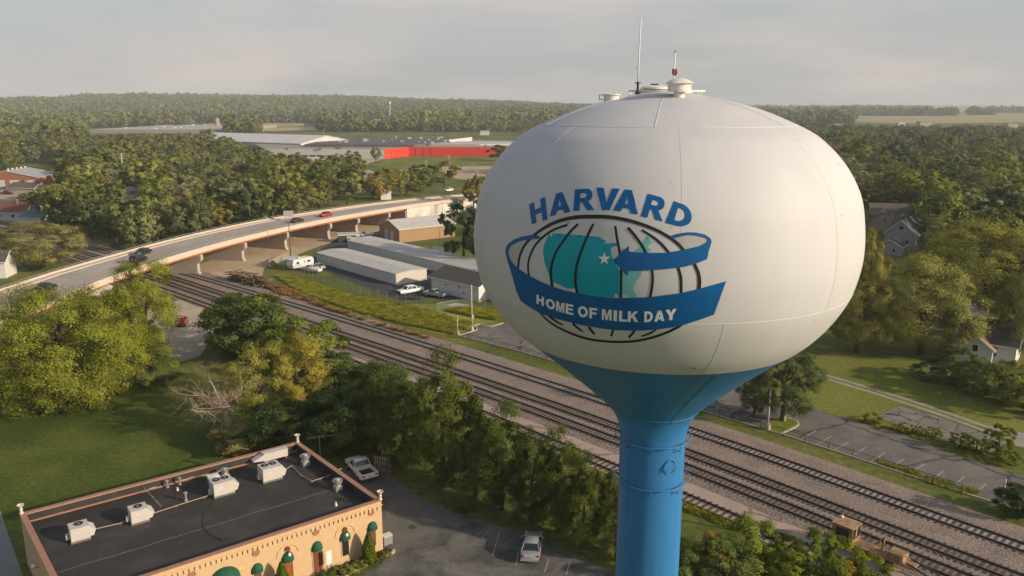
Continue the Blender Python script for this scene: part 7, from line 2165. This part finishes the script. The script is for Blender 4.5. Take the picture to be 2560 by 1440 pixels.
# arborvitae by the restaurant
for px, py, tp, hw, lab in ((907, 1388, 1300, 15, 'cone-shaped arborvitae near the right end of the restaurant front'), (692, 1462, 1386, 15, 'cone-shaped arborvitae left of the wooden door at the bottom edge')):
    u, z = on_front(px, py)
    q = W3(u, -1.15, 0); b = Vector((RR.x + q.x, RR.y + q.y, 0))
    rng = np.random.default_rng(int(px))
    k = 5200; zz = rng.uniform(0, 1, k) ** 1.35; an = rng.uniform(0, 6.283, k); rr = 0.62 * np.minimum(1, (1 - zz) * 1.9) ** .75 * (0.9 + .12 * np.sin(an * 5 + zz * 9)) * rng.uniform(.8, 1.03, k)
    Pn = np.stack([rr * np.cos(an), rr * np.sin(an), .1 + zz * 2.95], 1); Nn = np.stack([np.cos(an), np.sin(an), np.full(k, .5)], 1) + rng.normal(size=(k, 3)) * .5; Nn /= np.linalg.norm(Nn, axis=1)[:, None]
    root = thing('arborvitae', lab, 'shrub', b, 0)
    me = quad_mesh('crown', quads(Pn, Nn, np.full(k, .07), rng), leaf_material('arborvitae_leaf_%d' % px, [(0.10, 0.13, 0.014), (0.10, 0.13, 0.014)], .2))
    o = bpy.data.objects.new('crown', me); COL.objects.link(o); o.parent = root
    mb = MB(); mb.tube([(0, 0, -.05), (0, 0, 1.2)], .07, 6); mb.build('trunk', bark, root)
for k, (px, py, s_) in enumerate(((880, 1402, .5), (855, 1414, .6), (830, 1420, .55), (795, 1436, .6), (945, 1377, .4), (925, 1388, .35))):
    u, z = on_front(px, py); q = W3(u, -1.3 - .3 * (k % 2), 0)
    tree('BUSH0', Vector((RR.x + q.x, RR.y + q.y, 0)), s_ * 1.2, s_ * 1.2, ['low bed shrub right of the sign board', 'second low shrub from the sign board in the restaurant bed', 'bushy low shrub in front of the sign board', 'low shrub left of the sign board', 'low plant at the right corner of the restaurant bed', 'low plant beside the right arborvitae'][k], 'bed_shrub', 'low shrubs in the restaurant bed', (.9, 1.0, .8), cat='shrub')
# the bare dead tree
dt = thing('dead_tree', 'bare dead tree with pale twisted branches beside the golden tree', 'tree', G(585, 1092))
rg = random.Random(23); limbs, twigs = MB(), MB()


def grow(mb, p, d, L_, r_, depth):
    pts, rs = [p], [r_]
    for k in range(4):
        d = (d + Vector((rg.gauss(0, .22), rg.gauss(0, .22), rg.gauss(.02, .16)))).normalized()
        p = p + d * L_ / 4; pts.append(p); rs.append(r_ * (1 - .16 * (k + 1)))
    (mb if depth > 1 else twigs).tube(pts, rs, 6 if depth > 1 else 4, cap=False)
    if depth > 0:
        for k in range(4 if depth > 1 else 5):
            i = rg.randint(1, 4)
            a = Vector((rg.gauss(0, 1), rg.gauss(0, 1), rg.gauss(.15, .7))).normalized()
            grow(mb, pts[i], (d * .75 + a * .85).normalized(), L_ * rg.uniform(.5, .75), rs[i] * .62, depth - 1)


s0 = Vector((0, 0, 0))
limbs.tube([(0, 0, -.2), (-.2, -.1, 1.2), (-.5, -.2, 2.4)], [.3, .25, .2], 8)
for d in ((-.9, -.3, .25), (-.6, -.5, .75), (-.2, .1, 1), (.55, .1, .8), (-.75, .35, .5), (.3, -.5, .6)):
    grow(limbs, Vector((-.5, -.2, 2.3)), Vector(d).normalized(), 3.0, .11, 4)
dt.scale = (1.6, 1.6, 1.45)
limbs.build('limbs', bark_pale, dt, smooth=True); twigs.build('twigs', bark_pale, dt)

# ------------------------------------------------------------------ woods that fill the rest
def poly_px(pts): return [G(*q).to_2d() for q in pts]


def inside(p, poly):
    c = False; j = len(poly) - 1
    for i in range(len(poly)):
        a, b = poly[i], poly[j]
        if (a.y > p.y) != (b.y > p.y) and p.x < (b.x - a.x) * (p.y - a.y) / (b.y - a.y) + a.x: c = not c
        j = i
    return c


keep_out = [poly_px(q) for q in (
    [(-80, 465), (15, 440), (60, 410), (150, 408), (170, 470), (200, 490), (190, 512), (120, 560), (110, 600), (-80, 600)],            # yards at far left
    [(280, 484), (395, 480), (400, 590), (270, 590)],
    [(600, 392), (650, 330), (1330, 330), (1330, 425), (1140, 432), (1120, 446), (960, 442), (930, 462), (870, 432), (740, 412), (640, 400)],           # factory
    [(480, 330), (800, 330), (800, 308), (480, 308)],
    [(215, 338), (560, 338), (560, 320), (215, 320)],
    [(870, 325), (995, 325), (995, 305), (870, 305)],
    [(2060, 312), (2700, 312), (2700, 271), (2250, 274), (1960, 287)],
    [(2120, 480), (2200, 480), (2200, 420), (2120, 420)], [(2130, 790), (2320, 770), (2312, 532), (2150, 532)], [(2330, 470), (2420, 470), (2420, 430), (2330, 430)], [(2130, 450), (2260, 446), (2560, 440), (2560, 432), (2130, 440)],
    [(880, 520), (900, 430), (1260, 425), (1260, 560), (1000, 560)], [(940, 505), (985, 505), (985, 480), (940, 480)], [(810, 530), (880, 530), (880, 500), (810, 500)])]
bridge_poly = [Vector((a.x + 3, a.y)) for a in nE] + [Vector((b.x - 2, b.y)) for b in fE[::-1]]
keep_out.append(bridge_poly)
keep_out.append([Vector((22, 388)), Vector((48, 378)), Vector((215, 545)), Vector((190, 570))])
ta2 = [Vector((q.x, q.y)) for q in offset(TA, -7)] + [Vector((q.x, q.y)) for q in offset(TA, 16)[::-1]]
keep_out.append(ta2)
zones = [poly_px(q) for q in ([(-300, 300), (1330, 300), (1330, 425), (1160, 455), (1030, 490), (850, 530), (620, 578), (440, 618), (330, 640), (220, 610), (-60, 520), (-300, 560)],
                              [(1930, 290), (2900, 290), (2900, 720), (2560, 700), (2400, 650), (2150, 640), (2110, 480), (1990, 340)],
                              [(1300, 318), (1990, 318), (2060, 420), (2080, 560), (1900, 640), (1600, 640), (1330, 590), (1290, 500)])]
taken = [(t.location.x, t.location.y, t.children[1].scale.x * 4.2 if len(t.children) > 1 else 2) for t in TREES]
rt = random.Random(99)
fill = []
grid = {}


def free(x, y, r_):
    gx, gy = int(x // 12), int(y // 12)
    for i in range(gx - 1, gx + 2):
        for j in range(gy - 1, gy + 2):
            for a, b, c in grid.get((i, j), ()):
                if (a - x) ** 2 + (b - y) ** 2 < (r_ + c) ** 2 * .34: return False
    return True


def top_row(X_, d):
    """woods stay low enough to leave the long roofs and the fields behind them in view"""
    if X_ < 1400:
        return float(np.interp(X_, [0, 200, 230, 555, 600, 665, 680, 950, 970, 1240, 1260, 1400], [322, 325, 333, 333, 352, 366, 386, 392, 402, 402, 372, 345])) if d < 1060 else 0
    return float(np.interp(X_, [1900, 2000, 2100, 2560], [292, 306, 311, 313])) if d < 1700 else 0


for a, b, c in taken: grid.setdefault((int(a // 12), int(b // 12)), []).append((a, b, c * .8))
for zi, zone in enumerate(zones):
    for _ in range((20000, 14000, 9000)[zi]):
        d = 190 + 1700 * rt.random() ** 1.7
        xx = rt.uniform(-.72, .72) * d
        p = Vector((xx, d))
        if not inside(p, zone) or any(inside(p, q) for q in keep_out): continue
        X_, Y_ = P(xx, d, 6)
        if not -320 < X_ < 2880 or (zi == 2 and not 1310 < X_ < 1990): continue
        r_ = rt.uniform(4.0, 7.6)
        h_ = rt.uniform(1.55, 2.15) * r_ + 1.5
        if P(xx, d, h_)[1] < (360 if zi == 2 else top_row(X_, d)): continue
        if not free(xx, d, r_): continue
        grid.setdefault((int(xx // 12), int(d // 12)), []).append((xx, d, r_))
        fill.append((d, xx, r_, h_, zi))
fill.sort()
fill = [q for q in fill if q[4] < 2 and -60 < P(q[1], q[0], 6)[0] < 2620] + [q for q in fill if q[4] == 2 or not -60 < P(q[1], q[0], 6)[0] < 2620]
n_ind = max(0, 296 - len([t for t in TREES if t['category'] == 'tree']))
LAND = {'the brick garage': (90, 440), 'the white pole with cross-arms': (312, 430), 'the grey house in the left trees': (345, 500), 'the road sign on the bridge': (723, 555), 'the bright red sedan': (814, 541), 'the white shed beyond the bridge': (962, 490), 'the factory docks': (750, 392),
        'the white gabled factory hall': (700, 350), 'the black sedan on the bridge': (357, 636), 'the distant long warehouse': (400, 328), 'the left end of the bridge': (60, 690), 'the green-roofed house': (2258, 600), 'the brown-roofed house': (2232, 550), 'the teal-roofed shed': (2377, 445), 'the far pale pole': (2212, 430), 'the white cottage': (2465, 880), 'the right end of the crop fields': (2500, 300), 'the left end of the crop fields': (2080, 300)}
mid_keys = ['M0', 'M1', 'M2', 'M3', 'M4', 'M0', 'M2', 'M4', 'MS', 'MK', 'MC']
picked = []
for d, xx, r_, h, zi in fill[:n_ind]:
    ky = rt.choice(mid_keys)
    X_, Y_ = P(xx, d, h * .6)
    nm, (lx, ly) = min(LAND.items(), key=lambda q: math.hypot(q[1][0] - X_, q[1][1] - Y_))
    ang = math.degrees(math.atan2(ly - Y_, X_ - lx))
    side = 'right of' if abs(ang) < 45 else 'above' if 45 <= ang < 135 else 'below' if -135 < ang <= -45 else 'left of'
    picked.append((ky, xx, d, r_, h, zi, nm, side, math.hypot(lx - X_, ly - Y_)))
count = {}
for ky, xx, d, r_, h, zi, nm, side, dist in sorted(picked, key=lambda q: q[8]):
    kind = 'dark pointed conifer' if ky == 'MC' else 'pale-leaved tree' if ky == 'MS' else 'dark leafy tree' if ky == 'MK' else 'green leafy tree'
    key = (kind, nm, side); count[key] = count.get(key, 0) + 1
    lab = '%s %s %s, %s nearest' % (kind, side, nm, NTH[count[key] - 1])
    grp = ('trees in the left-hand wood', 'trees in the right-hand wood')[zi]
    if ky == 'MC':
        tree('MC', (xx, d, 0), h * 1.25, r_ * .75, lab, 'conifer_tree', grp, tint=(1.5, 1.5, 1.2))
    else:
        br_ = rt.uniform(.75, 1.35)
        tree(ky, (xx, d, 0), h, r_, lab, group=grp, tint=(br_ * rt.uniform(.9, 1.12), br_, br_ * rt.uniform(.9, 1.2)))


def scatter(name, label, pts, protos):
    """pts rows: x, y, z, scale, rotation, prototype index, z-stretch"""
    pts = np.array(pts, np.float32)
    me = bpy.data.meshes.new(name); me.vertices.add(len(pts)); me.vertices.foreach_set('co', pts[:, :3].ravel())
    for nm, col in (('scl', 3), ('rot', 4), ('zst', 6)):
        at_ = me.attributes.new(nm, 'FLOAT', 'POINT'); at_.data.foreach_set('value', np.ascontiguousarray(pts[:, col]))
    at_ = me.attributes.new('pid', 'INT', 'POINT'); at_.data.foreach_set('value', pts[:, 5].astype(np.int32))
    o = bpy.data.objects.new(name, me); COL.objects.link(o)
    ng = bpy.data.node_groups.new(name + '_nodes', 'GeometryNodeTree')
    ng.interface.new_socket('Geometry', in_out='INPUT', socket_type='NodeSocketGeometry'); ng.interface.new_socket('Geometry', in_out='OUTPUT', socket_type='NodeSocketGeometry')
    N = ng.nodes; Lk = ng.links
    gi, go = N.new('NodeGroupInput'), N.new('NodeGroupOutput')
    iop = N.new('GeometryNodeInstanceOnPoints'); iop.inputs['Pick Instance'].default_value = True
    jn = N.new('GeometryNodeJoinGeometry')
    for p in protos:
        oi = N.new('GeometryNodeObjectInfo'); oi.inputs['Object'].default_value = p; oi.inputs['As Instance'].default_value = True
        Lk.new(oi.outputs['Geometry'], jn.inputs[0])
    def attr(nm, ty):
        a = N.new('GeometryNodeInputNamedAttribute'); a.data_type = ty; a.inputs[0].default_value = nm
        return a.outputs['Attribute']
    cr, cs, ml = N.new('ShaderNodeCombineXYZ'), N.new('ShaderNodeCombineXYZ'), N.new('ShaderNodeMath'); ml.operation = 'MULTIPLY'
    Lk.new(attr('rot', 'FLOAT'), cr.inputs[2]); s_ = attr('scl', 'FLOAT')
    Lk.new(s_, cs.inputs[0]); Lk.new(s_, cs.inputs[1]); Lk.new(s_, ml.inputs[0]); Lk.new(attr('zst', 'FLOAT'), ml.inputs[1]); Lk.new(ml.outputs[0], cs.inputs[2])
    Lk.new(gi.outputs[0], iop.inputs['Points']); Lk.new(jn.outputs[0], iop.inputs['Instance']); Lk.new(attr('pid', 'INT'), iop.inputs['Instance Index'])
    Lk.new(cr.outputs[0], iop.inputs['Rotation']); Lk.new(cs.outputs[0], iop.inputs['Scale']); Lk.new(iop.outputs[0], go.inputs[0])
    md = o.modifiers.new('scatter', 'NODES'); md.node_group = ng
    tag(o, label, None, None, 'stuff')
    return o


def crown_of(key):
    for t in TREES:
        for ch in t.children:
            if ch.name.startswith('crown') and ch.data is PR[key][0]: return ch


if crown_of('MC') is None:
    tree('MC', G(500, 372), 15, 4, 'dark pointed conifer in the far left wood', 'conifer_tree')
mids = [crown_of(k) for k in ('M0', 'M1', 'M2', 'M3', 'M4', 'MS', 'MK', 'MC')]
pts = []
for d, xx, r_, h, zi in fill[n_ind:]:
    pid = rt.choice([0, 1, 2, 3, 4, 0, 1, 2, 3, 4, 5, 6, 7])
    pts.append((xx, d, hill(xx, d) - .2, r_ / 4.2, rt.uniform(0, 6.28), pid, h / 10 * 4.2 / r_))
scatter('woodland', 'dense broadleaf woodland stretching back from the town', pts, mids)
# far trees, three of them placed singly by the farm; their crowns also make up the distant forest
for k, (px, py, tp, hw, lab) in enumerate(((505, 315, 304, 16, 'round dark tree alone in the far field'), (560, 318, 306, 9, 'small tree beside the silo'), (604, 321, 304, 11, 'tree behind the pinkish barn'))):
    tpx('F%d' % k, px, py, tp, hw, lab, name='field_tree', tint=(.8, .9, 1))
fars = [crown_of('F%d' % k) for k in range(3)]
pts = []
field_out = keep_out[3:7] + [poly_px([(1000, 303), (1090, 303), (1085, 296), (1000, 297)])]
for _ in range(145000):
    d = 700 + 4300 * rt.random() ** .85
    xx = rt.uniform(-.70, .70) * d
    X_, Y_ = P(xx, d, hill(xx, d) + 5)
    if not (-300 < X_ < 2860): continue
    left = X_ < 1500 or (X_ < 1960 and d < 2600)
    p = Vector((xx, d))
    if left:
        if any(inside(p, q) for q in field_out) or inside(p, keep_out[2]): continue
        if d < 1500 and rt.random() > .55: continue
        if P(xx, d, 14)[1] < top_row(X_, d): continue
        nz_ = math.sin(xx * .011 + 2.1 * math.sin(d * .004)) + math.sin(d * .009 + 1.7 * math.sin(xx * .006)) + .6 * math.sin(xx * .031 + d * .023)
        if rt.random() > .62 + .22 * nz_: continue
    else:
        # right side: belts of trees between fields
        if X_ > 1960 and d < 1500: continue
        belt = (1 if 1500 < d < 1900 and X_ < 2130 else 0) or (1 if 2400 < d < 2700 and 1990 < X_ < 2390 else 0) or (1 if 2550 < d < 2680 and 2420 < X_ < 2490 else 0) or (1 if 3300 < d < 3450 and X_ > 2470 else 0) or (1 if 3600 < d < 4600 and X_ < 2330 and math.sin(xx * .004 + d * .003) > .1 else 0) or (1 if d > 4500 and math.sin(xx * .002 + d * .004) > .4 else 0)
        if not belt: continue
    s_ = rt.uniform(.8, 1.9) if rt.random() < .85 else rt.uniform(1.9, 2.5)
    pts.append((xx, d, hill(xx, d) - 1.0, s_, rt.uniform(0, 6.28), rt.randint(0, 2), rt.uniform(.8, 1.25)))
scatter('distant_forest', 'hazy forest covering the far hills', pts, fars)

# grass tufts and weeds
def tuft(name, seed, k, h, spread, m, label, loc):
    rng = np.random.default_rng(seed)
    an = rng.uniform(0, 6.28, k); r_ = spread * np.sqrt(rng.uniform(0, 1, k)); hh = h * rng.uniform(.5, 1.1, k)
    base = np.stack([r_ * np.cos(an), r_ * np.sin(an), np.zeros(k)], 1)
    lean = np.stack([np.cos(an + rng.normal(0, .6, k)), np.sin(an + rng.normal(0, .6, k)), np.zeros(k)], 1) * (hh * rng.uniform(.15, .7, k))[:, None]
    tip = base + lean + np.stack([0 * hh, 0 * hh, hh], 1)
    w = np.stack([-np.sin(an), np.cos(an), np.zeros(k)], 1) * (.05 * h + .015)
    v = np.stack([base - w, base + w, tip + w * .35, tip - w * .35], 1).reshape(-1, 3)
    me = quad_mesh(name, v, m)
    o = bpy.data.objects.new(name, me); COL.objects.link(o); o.location = loc
    tag(o, label, 'plant')
    return o


tu1 = tuft('grass_tuft', 1, 90, .38, .7, leaf_tuft, 'clump of tall grass at the corner post of the car park', G(1139, 843))
tu2 = tuft('weed_tuft', 2, 110, .9, .7, leaf_dry, 'clump of rust-coloured dry weeds beside the old sleeper pile', G(676, 722))


def area_pts(polys, count, s0, s1, seed, zst=(.7, 1.3)):
    r_ = random.Random(seed); out = []
    for poly in polys:
        pp = poly_px(poly); x0, x1, y0, y1 = min(q.x for q in pp), max(q.x for q in pp), min(q.y for q in pp), max(q.y for q in pp)
        k = 0
        for _ in range(count * 6):
            p = Vector((r_.uniform(x0, x1), r_.uniform(y0, y1)))
            if inside(p, pp):
                out.append((p.x, p.y, 0, r_.uniform(s0, s1), r_.uniform(0, 6.28), 0, r_.uniform(*zst))); k += 1
                if k >= count: break
    return out


scatter('tall_grass', 'tall uncut grass on the slope between the storage fence and the railway', area_pts([[(690, 690), (760, 700), (900, 745), (1010, 765), (1110, 790), (1180, 812), (1130, 835), (1000, 808), (880, 775), (760, 735)], [(1240, 800), (1180, 790), (1110, 775), (1190, 770), (1245, 785)]], 5200, .6, 1.2, 5), [tu1])
scatter('dry_weeds', 'band of rust-coloured dry weeds along the far track', area_pts([[(665, 712), (720, 722), (820, 767), (930, 808), (1040, 838), (1100, 856), (1000, 832), (880, 795), (760, 755), (690, 735)]], 1000, .4, .85, 6), [tu2])
scatter('verge_weeds', 'weeds growing along the car park fence and the siding', area_pts([[(2200, 1150), (2440, 1230), (2430, 1240), (2200, 1163)], [(1712, 1258), (1860, 1318), (1850, 1330), (1712, 1275)], [(2110, 1040), (2300, 1082), (2500, 1150), (2480, 1165), (2280, 1092), (2120, 1050)], [(1540, 1290), (1640, 1320), (1640, 1400), (1540, 1390)]], 70, .4, .8, 8), [tu1])

# ------------------------------------------------------------------ haze
mb = MB(); mb.box((0, 4300, 48), (11500, 9400, 98)); hz = mb.build('haze', [])
hm_ = bpy.data.materials.new('haze_air'); hm_.use_nodes = True
_n, _l = hm_.node_tree.nodes, hm_.node_tree.links
_n.remove(_n['Principled BSDF'])
pv = _n.new('ShaderNodeVolumePrincipled')
pv.inputs['Color'].default_value = (0.83, 0.89, 0.94, 1)
pv.inputs['Density'].default_value = 0.00015
pv.inputs['Anisotropy'].default_value = 0.0
_l.new(pv.outputs[0], _n['Material Output'].inputs['Volume'])
hz.data.materials.append(hm_)
hz['kind'] = 'stuff'
